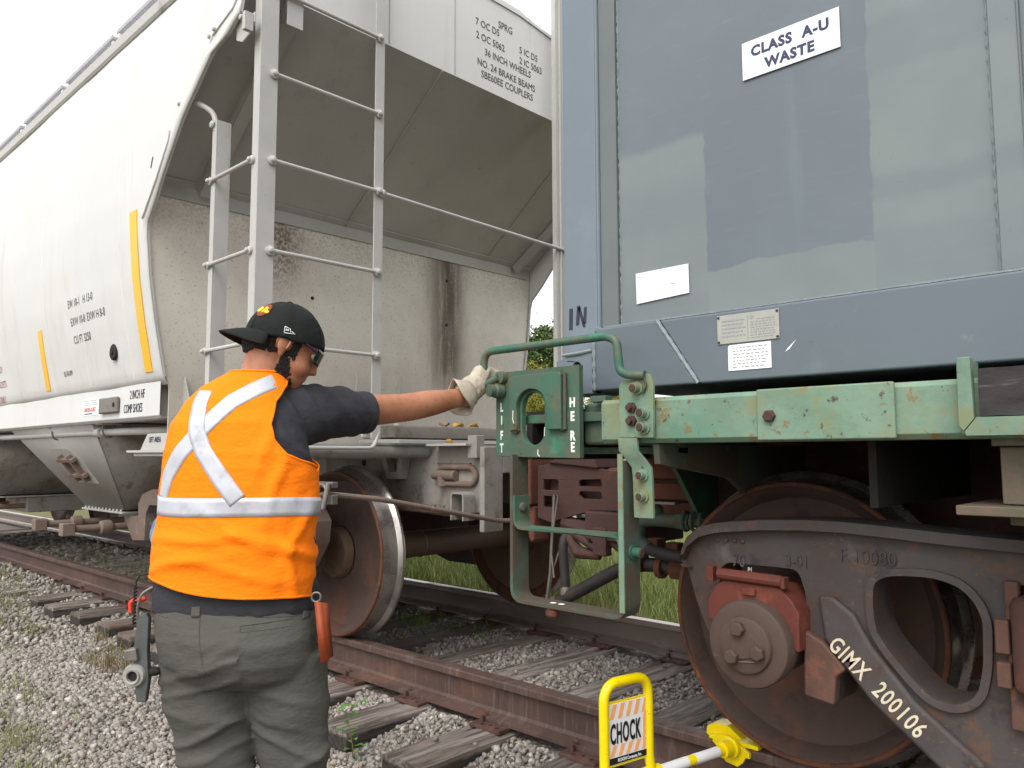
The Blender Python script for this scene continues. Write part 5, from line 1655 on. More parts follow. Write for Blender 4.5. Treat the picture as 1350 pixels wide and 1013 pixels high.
lettering('70', .055, (-1.215, 2.2618, .655), M['sideframe'], sf, ext=.004, sx=.8)
lettering('3-01', .05, (-1.045, 2.2618, .672), M['sideframe'], sf, ext=.004, sx=.8)
lettering('F 10080', .055, (-.885, 2.2618, .698), M['sideframe'], sf, ext=.004, sx=.85)
lettering('P1', .022, (-1.165, 2.2612, .640), M['white_sign'], sf, sx=.7)
# reporting mark along the diagonal
a, b = Vector((-.915, .470)), Vector((-.600, .190))
ang = math.degrees(math.atan2(b.y - a.y, b.x - a.x))
lettering('GIMX  200106', .066, (a.x - .004, 2.2349, a.y - .004), M['stencil'], sf, tilt=ang, sx=.66, space=1.15, bold=.0010)
# adapter and roller bearing
m = MB()
m.prism([(-1.262, .560), (-1.232, .606), (-1.205, .622), (-1.03, .618), (-.995, .585), (-.976, .553), (-.978, .445), (-1.013, .442), (-1.05, .53), (-1.10, .56), (-1.17, .545), (-1.225, .49), (-1.262, .50)], 'xz', 2.185, 2.32)
ad = m.build('bearing_adapter', M['redbox'], F, bevel=.006)
m = MB(); m.tube([(-1.222, 2.185, .640), (-1.02, 2.185, .636)], .017, 10); m.box(-1.02, -1.008, 2.17, 2.20, .618, .650); m.box(-1.14, -1.10, 2.172, 2.184, .588, .606); m.box(-1.262, -1.235, 2.175, 2.20, .615, .66)
m.build('adapter_lip', M['redbox'], ad, bevel=.002)
EC = (-1.112, 2.12, WR - .002)
m = MB()
m.lathe([(.108, .22), (.112, .12), (.112, .085), (.122, .08), (.124, .03), (.120, .022), (.112, .018), (.082, .016), (.080, .010), (.078, .004), (.070, 0), (0, 0)], EC, (0, 1, 0), 48, close=False)
cpb = m.build('bearing_cap', M['cap'], F)
for k in range(3):
    a = R(105 + 120 * k)
    x, z = EC[0] + .048 * math.cos(a), EC[2] + .048 * math.sin(a)
    m = MB(); m.lathe([(.022, 0), (.022, .018), (.018, .022), (0, .022)], (x, 2.12, z), (0, -1, 0), 6, rot=.3 * k); m.build('cap_bolt', M['cap'], cpb, smooth=True, bevel=.002)
tri = []
for k in range(3):
    a = R(105 + 120 * k)
    tri.append((EC[0] + .070 * math.cos(a), EC[2] + .070 * math.sin(a)))
m = MB(); m.prism(rnd(tri, .05, 6), 'xz', 2.116, 2.1199); m.build('locking_plate', M['cap'], cpb, bevel=.001)
m = MB(); m.tube([(EC[0] - .055, 2.118, EC[2] - .052), (EC[0] + .035, 2.118, EC[2] - .040)], .0018, 5); m.build('lock_wire', M['steel'], cpb)
# bolster end, springs and brake gear seen through the frame
m = MB(); m.box(tk - .225, tk + .225, 2.20, 4.5, .42, .66); m.build('bolster', M['rust'], F, bevel=.03)
m = MB()
for dx in (-.235, ):
    m.box(tk + dx - .0, tk + dx + .03, 2.235, 2.262, .34, .69)
m.box(tk - .255, tk - .225, 2.21, 2.24, .52, .60); m.box(tk - .255, tk - .225, 2.21, 2.24, .44, .50)
m.build('wear_plate', M['rustfoot'], F, bevel=.004)
for dx in (-.15, 0, .15):
    m = MB(); pth = []
    for k in range(90):
        a = k * .42
        pth.append((tk + dx + .055 * math.cos(a), 2.33 + .055 * math.sin(a), .14 + .27 * k / 89))
    m.tube(pth, .014, 6); m.build('coil_spring', M['rust'], F)
m = MB(); m.bar((-.58, 2.55, .46), (-.50, 2.9, .46), .06, .10); m.box(-.60, -.54, 2.50, 2.60, .34, .62); m.tube([(-.50, 2.45, .25), (-.56, 2.5, .62)], .02, 8); m.box(-.52, -.46, 2.6, 4.1, .40, .50)
m.build('brake_shoe', M['rust'], F, bevel=.006)
# far side frame
m = MB(); m.prism(cl(outline), 'xz', 4.32, 4.45, holes=[wo, mir(wo)[::-1]]); m.build('side_frame', M['sideframe'], F)

# ================================================================ container
K = thing('shipping_container', 'slate blue steel waste container with CLASS A-U WASTE sign, standing on the green flatcar', 'container', (-1.77, 2.13, 1.21))
YC = 2.13
m = MB(); m.box(-1.772, -1.626, YC, YC + .16, 1.335, 4.1)
m.prism([(-1.626, YC), (-1.618, YC + .006), (-1.614, YC + .03), (-1.626, YC + .03)], 'xy', 1.335, 4.1)
m.build('corner_post', M['blue'], K, bevel=.010, seg=3)
m = MB(); m.box(-1.6135, -1.545, YC + .012, YC + .036, 1.43, 4.1); m.build('post_groove', M['bluegap'], K)
m = MB()
path = [(-1.541 + .0015 * math.sin(k * 2.3), YC + .026 , 1.435 + k * .012) for k in range(215)]
m.tube(path, [.0045 + .0012 * math.sin(k * 1.7) for k in range(215)], 7); m.build('weld_bead', M['weld'], K)
# big side sheet, gently bowed
m = MB()
def pan(u, v):
    x = -1.537 + u * 7.5; z = 1.42 + v * 2.7
    return (x, YC + .022 + .004 * noise.noise(Vector((x * 1.3, z * 1.3, 8))), z)
m.grid(pan, 90, 40)
m.build('side_sheet', M['panel'], K, fixn=False)
# vertical stiffeners
for k, x in enumerate((-.405, .86, 2.1, 3.4)):
    m = MB(); m.box(x - .022, x + .040, YC + .004, YC + .030, 1.43, 4.1)
    s_ = m.build('side_post', M['panel'], K, bevel=.003)
    m = MB()
    m.tube([(x - .024 + .001 * math.sin(i * 2.1), YC + .019, 1.435 + i * .012) for i in range(215)], [.005 + .002 * math.sin(i * 1.9) for i in range(215)], 6); m.build('weld_bead', M['weld'], s_)
m = MB(); m.box(-.365, -.361, YC + .0, YC + .020, 1.43, 4.1); m.build('side_rib', M['bluegap'], K)
# bottom rail in two lengths with the slanted weld between
z0, z1 = 1.213, 1.425
m = MB(); m.prism([(-1.64, z0), (-1.246, z0), (-1.388, z1), (-1.60, z1), (-1.624, z1 + .008), (-1.64, z1)], 'xz', YC - .006, YC + .12)
r1 = m.build('bottom_rail', M['bluerail'], K, bevel=.008, seg=3)
m = MB(); m.prism([(-1.236, z0), (6.0, z0), (6.0, z1), (-1.378, z1)], 'xz', YC - .004, YC + .12)
r2 = m.build('bottom_rail', M['bluerail'], K, bevel=.008, seg=3)
m = MB(); m.tube([(-1.383 + .142 * k / 20, YC - .004 , z1 - .002 - (z1 - z0 - .004) * k / 20) for k in range(21)], [.007 + .001 * math.sin(k * 2.2) for k in range(21)], 8); m.build('slanted_weld', M['weld'], K)
m = MB(); m.box(-1.60, 6.0, YC + .001, YC + .016, z1 + .0005, z1 + .006); m.build('rail_top_weld', M['weld'], K)
# corner casting with its oval hole
m = MB()
m.prism([(-1.800, 1.205), (-1.642, 1.205), (-1.642, 1.345), (-1.79, 1.332), (-1.800, 1.325)], 'xz', YC - .012, YC + .010, holes=[oval(-1.708, 1.278, .020, .020)])
m.box(-1.79, -1.645, YC + .05, YC + .165, 1.207, 1.33)
m.build('corner_casting', M['blue'], K, bevel=.006)
m = MB(); m.box(-1.785, -1.65, YC + .030, YC + .049, 1.21, 1.328); m.build('casting_pocket', M['black'], K)
m = MB(); m.tube([(-1.77, YC - .013, 1.345), (-1.70, YC - .013, 1.347), (-1.64, YC - .012, 1.352)], [.006, .0075, .006], 8); m.tube([(-1.636, YC - .008, 1.215 + .012 * k) for k in range(18)], [.006 + .002 * math.sin(k * 2) for k in range(18)], 7)
m.build('weld_bead', M['weld'], K)
m = MB(); m.box(-1.60, 6.0, YC + .13, 4.5, 1.216, 1.25); m.box(-1.60, -1.58, YC + .17, 4.55, 1.25, 4.1); m.box(-1.6, 6.0, 4.55, 4.57, 1.216, 4.1); m.box(-1.6, 6.0, YC + .03, 4.55, 4.1, 4.12); m.build('container_shell', M['bluegap'], K)
# stencil mark on the post, sign, stickers, data plate
m = MB()
for (x0, a0_, x1, a1_, w) in ((-1.742, 1.435, -1.740, 1.510, .016), (-1.712, 1.448, -1.706, 1.516, .014), (-1.704, 1.51, -1.682, 1.438, .012), (-1.680, 1.45, -1.676, 1.508, .012)):
    m.prism([(x0 - w / 2, a0_), (x0 + w / 2, a0_), (x1 + w / 2, a1_), (x1 - w / 2, a1_)], 'xz', YC - .001, YC - .0002)
m.build('stencil_mark', M['ink'], K)
sg = MB(); sg.box(-1.075, -.783, YC + .0155, YC + .0185, 2.124, 2.240); sgn = sg.build('class_sign', M['paper'], K)
lettering('CLASS  A-U', .043, (-.929, YC + .0152, 2.190), M['navyink'], sgn, align='CENTER', bold=.0019, sx=.98, space=1.12)
lettering('WASTE', .043, (-.929, YC + .0152, 2.140), M['navyink'], sgn, align='CENTER', bold=.0019, sx=.98, space=1.12)
m = MB(); m.prism([(-1.474, 1.493), (-1.277, 1.503), (-1.278, 1.596), (-1.476, 1.595)], 'xz', YC + .0158, YC + .0185); s1 = m.build('blank_sticker', M['paper'], K)
m = MB(); m.box(-1.345, -1.325, YC + .0153, YC + .0157, 1.540, 1.542); m.build('print_line', M['greyink'], s1)
m = MB(); m.box(-1.170, -.976, YC - .0075, YC - .0045, 1.325, 1.411)
dp = m.build('data_plate', M['plate'], K, bevel=.001)
for (x, z) in ((-1.165, 1.331), (-1.165, 1.405), (-.981, 1.331), (-.981, 1.405)): bolt(dp, (x, YC - .0075, z), (0, -1, 0), .004, 'rust', 'plate_rivet', .003)
rr = random.Random(4)
m = MB()
for k in range(5):
    x = -1.155
    while x < -1.085:
        w = rr.uniform(.006, .016); m.box(x, min(x + w, -1.078), YC - .0083, YC - .0077, 1.345 + k * .0115, 1.3495 + k * .0115); x += w + .003
for k in range(8):
    x = -1.063 + (.02 if k == 7 else 0)
    while x < -.992:
        w = rr.uniform(.004, .012); m.box(x, min(x + w, -.988), YC - .0083, YC - .0077, 1.335 + k * .0075, 1.338 + k * .0075); x += w + .004
m.box(-1.0725, -1.071, YC - .0083, YC - .0077, 1.332, 1.402); m.lathe([(.006, 0), (.006, .0006)], (-1.060, YC - .0077, 1.397), (0, -1, 0), 10)
m.build('plate_print', M['greyink'], dp)
m = MB(); m.prism([(-1.137, 1.2435), (-1.003, 1.244), (-1.003, 1.3205), (-1.132, 1.320), (-1.137, 1.315)], 'xz', YC - .0065, YC - .0045); s2_ = m.build('inspection_sticker', M['paper'], K)
m = MB()
for k in range(7):
    x = -1.122
    while x < -1.02:
        w = rr.uniform(.005, .014); m.box(x, x + w, YC - .0072, YC - .0066, 1.252 + k * .0095, 1.2545 + k * .0095); x += w + .004
m.build('sticker_print', M['greyink'], s2_)
m = MB(); m.prism([(-.962, 1.285), (-.955, 1.295), (-.935, 1.312), (-.928, 1.318), (-.950, 1.292)], 'xz', YC - .0048, YC - .0042); m.build('paint_chip', M['paper'], r2)

# ================================================================ rail chock with flag
Q = thing('wheel_chock', 'yellow rail wheel chock with a striped CHOCK sign and a long yellow and white handle', 'wheel chock', (-1.40, 2.55, 0))
# wedge
m = MB()
m.prism([(-1.510, .008), (-1.506, .034), (-1.485, .046), (-1.425, .052), (-1.345, -.002), (-1.345, -.006), (-1.50, .002)], 'xz', 2.585, 2.66)
m.prism([(-1.465, .002), (-1.45, .028), (-1.40, .032), (-1.325, -.010), (-1.325, -.026), (-1.34, -.026), (-1.35, -.045), (-1.37, -.062), (-1.415, -.056), (-1.43, -.03), (-1.45, -.01)], 'xz', 2.545, 2.560)
m.box(-1.485, -1.30, 2.560, 2.64, .002, .016)
wd = m.build('wedge', M['yellow'], Q, bevel=.006, seg=3)
hp = Vector((-1.387, 2.542, .0)); hd = Vector((-.1943, -.9809, 0))
m = MB(); m.tube([hp, hp - hd * -.05], .026, 18); m.lathe([(.034, .0), (.034, .010), (.027, .012)], hp + hd * .0, hd, 18); m.build('socket', M['yellow'], wd)
m = MB(); m.tube([hp + hd * .05, hp + hd * 1.15], .0165, 18); hn = m.build('handle', M['yellow'], Q)
for (a, b) in ((.075, .19), (.225, .36), (.40, .50)):
    m = MB(); m.tube([hp + hd * a, hp + hd * b], .0171, 18); wr = m.build('handle_wrap', M['white_sign'], hn)
M2 = Matrix.Rotation(R(90), 4, 'X')
# print on the wraps: rows of small marks following the tube
m = MB(); rr = random.Random(8)
sd = hd.cross(Vector((0, 0, 1))).normalized(); upv = sd.cross(hd)
for (a, b) in ((.10, .17), (.25, .33)):
    for row in (-.35, -.05, .25):
        s = a
        while s < b:
            w = rr.uniform(.004, .009)
            for ss in (s,):
                c0 = hp + hd * ss; c1 = hp + hd * (ss + w)
                n0 = (upv * math.cos(row + .6) - sd * -math.sin(row + .6)).normalized()
                tt = hd.cross(n0)
                m.add([c0 + n0 * .0176 - tt * .002, c1 + n0 * .0176 - tt * .002, c1 + n0 * .0176 + tt * .002, c0 + n0 * .0176 + tt * .002], [(0, 1, 2, 3)])
            s += w + .003
m.build('handle_print', M['ink'], hn, fixn=False)
# flag frame: bent tube standing on the handle, turned across the track
AX0 = Vector((-1.387, 2.542, 0.0)); dS = Vector((-.1943, -.9809, 0)); xS = -dS; nS = Vector((.9809, -.1943, 0))
ORG = AX0 + dS * .487
class SM(MB):
    def make(s, name, mat, parent, **k):
        s.v = [tuple(ORG + xS * p[0] - nS * p[1] + Vector((0, 0, p[2]))) for p in s.v]
        return s.build(name, M[mat], parent, **k)
m = SM(); m.tube(fillet([(-.093, 0, -.34), (-.093, 0, .302), (.093, 0, .302), (.093, 0, .05), (.105, 0, .0), (.125, 0, -.34)], .058, 8), .0155, 18); fr = m.make('flag_frame', 'yellow', Q)
m = SM(); m.lathe([(.024, -.03), (.024, .03)], (-.093, .0, .0), (1, 0, 0), 14); m.lathe([(.024, -.03), (.024, .03)], (.105, .0, .0), (1, 0, 0), 14); m.make('frame_clamp', 'yellow', fr, kind='stuff')
m = SM(); m.box(-.079, .079, -.003, .003, .055, .246); sp_ = m.make('sign_panel', 'yellow', Q)
m = SM(); m.box(-.0775, .0775, -.0045, -.0032, .062, .240); m.make('sign_face', 'white_sign', sp_)
m = SM()
for k in range(5):
    x = -.075 + k * .033
    for (za, zb) in ((.196, .238), (.086, .118)):
        w = .016; sh_ = .014
        P = [(x, za), (min(x + w, .075), za), (min(x + w + sh_, .077), zb), (min(x + sh_, .077), zb)]
        m.prism(P, 'xz', -.0056, -.0048)
m.prism([(.062, .10), (.076, .13), (.076, .20), (.066, .19)], 'xz', -.0056, -.0048)
m.make('hazard_stripe', 'orangeprint', sp_, kind='stuff')
m = SM(); m.box(-.0775, .0775, -.0056, -.0048, .063, .082); m.make('black_strip', 'blackstrip', sp_)
def smat(a, b, n):
    o_ = ORG + xS * a + nS * n + Vector((0, 0, b)) - wloc(sp_)
    return Matrix(((xS.x, 0, nS.x, o_.x), (xS.y, 0, nS.y, o_.y), (0, 1, 0, o_.z), (0, 0, 0, 1)))
lettering('CHOCK', .082, None, M['blackstrip'], sp_, matrix=smat(-.074, .124, .0062), sx=.40, bold=.0022, space=1.12)
lettering('ALDON Company, Inc.', .014, None, M['white_sign'], sp_, matrix=smat(-.045, .068, .0062), sx=.75)
# ================================================================ the worker
PG = -.335
W = thing('person', 'worker in orange safety vest and backward black cap, gloved hand on the green handrail', 'person', (-1.966, 1.055, PG), rz=R(43.6))
def lz(p): return (p[0], p[1], p[2] - PG)
class PM(MB):
    """mesh builder in the worker's own axes: u right, v forward, z height above the rail top"""
    def make(s, name, mat, parent=None, **k):
        s.v = [lz(p) for p in s.v]
        return s.build(name, mat, parent if parent is not None else W, local=True, **k)
def fuse(m, voxel, smooth=4, wrinkle=None, name='tmp'):
    """closed overlapping solids -> one continuous skin"""
    me = bpy.data.meshes.new(name); me.from_pydata(m.v, [], m.f)
    bm = bmesh.new(); bm.from_mesh(me); bmesh.ops.recalc_face_normals(bm, faces=bm.faces); bm.to_mesh(me); bm.free()
    o = bpy.data.objects.new(name, me); COL.objects.link(o)
    r = o.modifiers.new('r', 'REMESH'); r.mode = 'VOXEL'; r.voxel_size = voxel
    if smooth:
        q = o.modifiers.new('s', 'SMOOTH'); q.factor = .6; q.iterations = smooth
    dg = bpy.context.evaluated_depsgraph_get()
    me2 = bpy.data.meshes.new_from_object(o.evaluated_get(dg))
    bpy.data.objects.remove(o)
    out = PM()
    nr = [v.normal.copy() for v in me2.vertices]
    vs = [v.co.copy() for v in me2.vertices]
    if wrinkle: vs = [p + n * wrinkle(p, n) for p, n in zip(vs, nr)]
    out.v = [tuple(p) for p in vs]; out.f = [tuple(f.vertices) for f in me2.polygons]
    return out

def chain(m, pts, rr, seg=20):
    """rounded limb through pts with radii"""
    P = [Vector(p) for p in pts]
    Q, Rr = [], []
    for i in range(len(P) - 1):
        for k in range(8):
            t = k / 8
            p0, p1, p2, p3 = P[max(i - 1, 0)], P[i], P[i + 1], P[min(i + 2, len(P) - 1)]
            q = .5 * ((2 * p1) + (-p0 + p2) * t + (2 * p0 - 5 * p1 + 4 * p2 - p3) * t * t + (-p0 + 3 * p1 - 3 * p2 + p3) * t ** 3)
            Q.append(q)
            tt = t * t * (3 - 2 * t)
            a, b = rr[i], rr[i + 1]
            if isinstance(a, tuple) or isinstance(b, tuple):
                a = a if isinstance(a, tuple) else (a, a); b = b if isinstance(b, tuple) else (b, b)
                Rr.append((a[0] + (b[0] - a[0]) * tt, a[1] + (b[1] - a[1]) * tt))
            else: Rr.append(a + (b - a) * tt)
    Q.append(P[-1]); Rr.append(rr[-1] if not isinstance(Rr[0], tuple) or isinstance(rr[-1], tuple) else (rr[-1], rr[-1]))
    m.tube(Q, Rr, seg)
    def mx(r): return max(r) if isinstance(r, tuple) else r
    def mn(r): return min(r) if isinstance(r, tuple) else r
    m.ell(P[0], (mn(rr[0]),) * 3, seg=14, rings=8)
    m.ell(P[-1], (mn(rr[-1]),) * 3, seg=14, rings=8)

def loft(m, rows, seg=40, n=None):
    """rows: (z, u_left, u_right, half depth, v centre)"""
    zs = [r[0] for r in rows]
    vs, fs = [], []
    for (z, a, b, d, vc) in rows:
        for k in range(seg):
            th = 2 * math.pi * k / seg
            c, s_ = math.cos(th), math.sin(th)
            e = .86
            vs.append(((a + b) / 2 + (b - a) / 2 * math.copysign(abs(c) ** e, c), vc - d * math.copysign(abs(s_) ** e, s_), z))
    for i in range(len(rows) - 1):
        for k in range(seg):
            k2 = (k + 1) % seg
            fs.append((i * seg + k, i * seg + k2, (i + 1) * seg + k2, (i + 1) * seg + k))
    fs.append(tuple(range(seg))[::-1]); fs.append(tuple((len(rows) - 1) * seg + k for k in range(seg)))
    m.add(vs, fs)

def bvh_of(o):
    me = o.data
    return BVHTree.FromPolygons([v.co.copy() for v in me.vertices], [tuple(p.vertices) for p in me.polygons])
# ---- joints
SHR, ELR, WRR, HND = Vector((.082, .13, 1.122)), Vector((.342, .415, 1.150)), Vector((.520, .615, 1.200)), Vector((.574, .676, 1.238))
SHL, ELL, WRL, HNL = Vector((-.168, .08, 1.075)), Vector((-.222, .09, .83)), Vector((-.225, .27, .80)), Vector((-.20, .36, .82))
HC = Vector((.058, .085, 1.312))
HM = Matrix.Rotation(R(20), 3, 'Z') @ Matrix.Rotation(R(25), 3, 'Y')    # head: x forward, pitched down
CM = Matrix.Rotation(R(20), 3, 'Z') @ Matrix.Rotation(R(9), 3, 'Y')
def hp_(x, y, z): return HC + HM @ Vector((x, y, z))
HIPL, KNL, ANL = Vector((-.10, .02, .47)), Vector((-.100, .05, .11)), Vector((-.10, .0, -.26))
HIPR, KNR, ANR = Vector((.085, .03, .47)), Vector((.105, .06, .11)), Vector((.11, .02, -.26))

# ---- body, one continuous figure
b = PM()
loft(b, [(.44, -.17, .11, .07, .02), (.50, -.20, .14, .09, .02), (.62, -.215, .14, .10, .03), (.75, -.225, .14, .10, .03), (.90, -.215, .135, .10, .03), (1.02, -.21, .13, .10, .04), (1.10, -.20, .10, .085, .05), (1.16, -.14, .06, .06, .06)])
chain(b, [(-.02, .055, 1.12), (.0, .06, 1.19), hp_(-.03, 0, -.06)], [.075, .064, .058])
chain(b, [SHR + Vector((-.06, -.03, 0)), SHR, SHR.lerp(ELR, .5) + Vector((0, 0, -.004)), ELR, ELR.lerp(WRR, .35) + Vector((0, 0, -.002)), WRR, HND], [.065, .060, (.050, .050), (.043, .046), (.041, .045), (.028, .032), (.030, .036)])
chain(b, [SHL + Vector((.05, 0, .02)), SHL, SHL.lerp(ELL, .5), ELL, ELL.lerp(WRL, .3), WRL], [.058, .054, .048, .044, .046, .030])
# left hand (relaxed, hidden in front of him) with five fingers
chain(b, [WRL, WRL.lerp(HNL, .55), HNL], [.028, .036, .036])
for k, (dx, ln) in enumerate(((-.028, .055), (-.010, .068), (.010, .072), (.028, .062))):
    p = HNL + Vector((dx, .02, 0))
    chain(b, [p, p + Vector((0, ln * .55, -.008)), p + Vector((0, ln * .85, -.032))], [.011, .010, .008], 10)
chain(b, [HNL + Vector((.03, -.02, 0)), HNL + Vector((.055, .012, -.005)), HNL + Vector((.052, .045, -.012))], [.013, .011, .009], 10)
# legs and feet
for (h, k, a) in ((HIPL, KNL, ANL), (HIPR, KNR, ANR)):
    chain(b, [h, h.lerp(k, .5), k, k.lerp(a, .35), a], [.068, .056, .042, .042, .034])
    chain(b, [a, a + Vector((0, .06, -.03)), a + Vector((0, .15, -.05))], [.038, .034, .026])
# head
def E_(c, r): b.ell(hp_(*c), r, HM, 24, 16)
E_((-.012, 0, .018), (.096, .076, .084)); E_((.028, 0, -.030), (.064, .060, .082)); E_((.045, 0, -.078), (.046, .046, .034))
E_((.050, .030, -.045), (.040, .030, .035)); E_((.050, -.030, -.045), (.040, .030, .035))
E_((.092, 0, -.028), (.018, .012, .026)); E_((.100, 0, -.040), (.015, .014, .011)); E_((.072, 0, .018), (.026, .055, .016))
E_((.084, 0, -.066), (.012, .022, .008)); E_((.080, 0, -.078), (.012, .020, .007)); E_((.070, 0, -.098), (.022, .022, .016))
E_((-.050, 0, -.03), (.055, .060, .055))
for s in (1, -1):
    b.ell(hp_(-.006, s * .077, -.012), (.019, .007, .031), HM @ Matrix.Rotation(R(-12), 3, 'Y') @ Matrix.Rotation(R(-s * 18), 3, 'Z'), 16, 10)
    b.ell(hp_(-.002, s * .076, -.038), (.010, .007, .012), HM, 12, 8)
body = fuse(b, .0055, 3).make('body', M['skin'])
# ear detail: helix ridge, eyes
for s in (1, -1):
    m = PM()
    pts = []
    for k in range(12):
        a = R(200 - k * 21)
        pts.append(hp_(-.006 + .0165 * math.cos(a) - .002, s * (.0812 + .002 * math.cos(a)), -.010 + .0285 * math.sin(a)))
    m.tube(pts, [.002] + [.0036] * 10 + [.002], 8); m.make('ear_rim', M['skin'], body)
    m = PM(); m.ell(hp_(.083, s * .028, -.002), (.010, .011, .009), HM, 12, 8); m.make('eye', M['eye'], body)
# ---- hair, beard
bb = bvh_of(body)
HMi = HM.transposed()
rnd_ = random.Random(5)
def lumps(n, pick, r0, name):
    h = PM(); c0 = HC + HM @ Vector((0, 0, -.02))
    for k in range(n):
        d = Vector((rnd_.gauss(0, 1), rnd_.gauss(0, 1), rnd_.gauss(0, 1))).normalized()
        hit = bb.ray_cast(Vector(lz(c0 + d * .2)), -d)
        if hit[0] is None: continue
        p = Vector((hit[0].x, hit[0].y, hit[0].z + PG))
        q = HMi @ (p - HC)
        w = pick(q)
        if w <= 0 or rnd_.random() > w: continue
        r = r0 * rnd_.uniform(.6, 1.2)
        h.ell(p + d * r * .15, (r, r * .8, r), HM @ Matrix.Rotation(rnd_.uniform(0, 3), 3, 'Z'), 6, 4)
    return h.make(name, M['hair'], body)
def pick_hair(q):
    if abs(q.x + .004) < .024 and abs(q.y) > .060 and -.052 < q.z < .026: return 0      # the ear
    if q.z > .055: return 0
    if q.x < -.015: return 1 if q.z > -.070 + .30 * (q.x + .10) + .006 * math.sin(q.y * 90) else 0
    if q.x < .036 and abs(q.y) > .05: return 1 if q.z > -.030 - .2 * (q.x) else 0
    return 0
def pick_beard(q):
    if abs(q.x + .004) < .020 and abs(q.y) > .064 and q.z > -.05: return 0
    if q.x < .004 or q.z < -.135: return 0
    if q.z > -.022: return 0
    line = -.040 - 1.6 * max(0, q.x - .026)
    if q.z < line: return max(0, min(.95, (line - q.z) / .007))
    if q.x < .020: return .4
    return 0
lumps(9000, pick_hair, .0058, 'hair')
lumps(24000, pick_beard, .0028, 'beard')
# ---- sunglasses
m = PM()
for s in (1, -1):
    m.tube([hp_(-.008, s * .083, .012), hp_(.03, s * .080, .016), hp_(.078, s * .068, .008)], [.0022, .0035, .004], 8)
m.make('sunglasses_arm', M['purple'])
def lensf(u, v):
    y = (u - .5) * .136
    x = .1045 - (abs(y) ** 2.2) * 9.0 - (.004 if abs(y) < .01 else 0)
    z = .018 - v * (.042 - .016 * math.exp(-(y / .012) ** 2)) 
    return hp_(x + .002, y, z)
m = PM(); m.grid(lensf, 30, 8); m.make('sunglasses_lens', M['lens'], fixn=False, solid=.002)
# ---- cap worn backwards
CC = HC + Vector((-.002, 0, .010))
def cp_(x, y, z): return CC + CM @ Vector((x, y, z))
m = PM()
def dome(u, v):
    th = 2 * math.pi * u; ph = math.pi / 2 * v * .999
    seam = .0012 * abs(math.cos(3 * th)) ** 12
    rx, ry, rz = .112, .091, .107
    k = math.cos(ph) ** .92
    zz = rz * math.sin(ph) ** .95
    x = rx * k * math.cos(th); y = ry * k * math.sin(th)
    # crown a little flat and pushed to the brim side
    w = .0018 * noise.noise(Vector((x * 22, y * 22, zz * 22)))
    f = 1 + w * 8 - seam * 8
    return cp_(x * f - .004 * math.sin(ph), y * f, zz * f - .012 * (1 - v) * (1 if x > 0 else .6))
m.grid(dome, 72, 26, close_u=True)
cap = m.make('cap', M['capcloth'], fixn=False, solid=.003)
m = PM(); m.ell(cp_(-.006, 0, .108), (.009, .009, .004), CM, 12, 6); m.make('cap_button', M['capcloth'], cap)
def brim(u, v):
    a = (u - .5) * 2 * R(64)
    r0x, r0y = .110, .089
    x0, y0 = -r0x * math.cos(a), -r0y * math.sin(a)
    L = .066 * math.cos(min(1.57, abs(a * 1.4))) ** .6
    x = x0 - L * v; y = y0 * (1 + .02 * v)
    z = .000 - .026 * (y / .08) ** 2 * (0.35 + .55 * v) - .020 * v ** 1.3 + .008
    return cp_(x, y, z)
m = PM(); m.grid(brim, 33, 12); br = m.make('cap_brim', M['capcloth'], cap, fixn=False, solid=.004)
for k in range(6):
    m = PM(); pts = []
    th0 = math.pi / 6 + k * math.pi / 3
    for j in range(14):
        ph = math.pi / 2 * (.04 + .93 * j / 13)
        kk = math.cos(ph) ** .92
        pts.append(cp_(.1125 * kk * math.cos(th0) - .004 * math.sin(ph), .0915 * kk * math.sin(th0), .1075 * math.sin(ph) ** .95 - .010 * (1 - j / 13)))
    m.tube(pts, .0011, 6); m.make('cap_seam', M['capcloth'], cap)
# emblems: embroidered patches lying on the dome
cap_bvh = None
cb = bvh_of(cap)
def on_dome(th, el, dx, dz, off=.0015):
    # point on the cap: direction from cap centre with small tangent offsets
    d = CM @ Vector((math.cos(el) * math.cos(th), math.cos(el) * math.sin(th), math.sin(el)))
    tu = CM @ Vector((-math.sin(th), math.cos(th), 0)); tw = d.cross(tu)
    o_ = Vector(lz(CC)) + d * .3 + tu * dx + tw * dz
    hit = cb.ray_cast(o_, -d)
    p = hit[0] if hit[0] is not None else Vector(lz(CC)) + d * .11
    return p + d * off
def patch(th, el, pts, name, mat, off=.0015):
    n = len(pts); c = (sum(p[0] for p in pts) / n, sum(p[1] for p in pts) / n)
    v0 = [on_dome(th, el, *p, off) for p in pts] + [on_dome(th, el, *c, off)]
    mm = MB(); mm.add(v0, [(i, (i + 1) % n, n) for i in range(n)])
    return mm.build(name, M[mat], cap, local=True, fixn=False, solid=.001)
disc = [(.020 * math.cos(a), .026 * math.sin(a)) for a in [k * .524 for k in range(12)]]
EM = (R(212), R(38))
patch(*EM, disc, 'emblem', 'orange', .0022)
for pts in ([(-.024, -.006), (-.018, -.011), (-.006, -.011), (-.003, 0), (-.008, .010), (-.020, .010)], [(.0, -.013), (.005, -.014), (.006, .012), (.001, .012)], [(.008, -.010), (.020, -.012), (.022, -.003), (.012, .0), (.012, .010), (.008, .010)]):
    patch(EM[0], EM[1], pts, 'emblem_letter', 'yellow', .0034)
SD = (R(-88), R(9))
def thick(p0, p1, w=.0016):
    a, b_ = Vector(p0), Vector(p1); d = (b_ - a).normalized(); n = Vector((-d.y, d.x)) * w / 2
    return [tuple(a + n), tuple(b_ + n), tuple(b_ - n), tuple(a - n)]
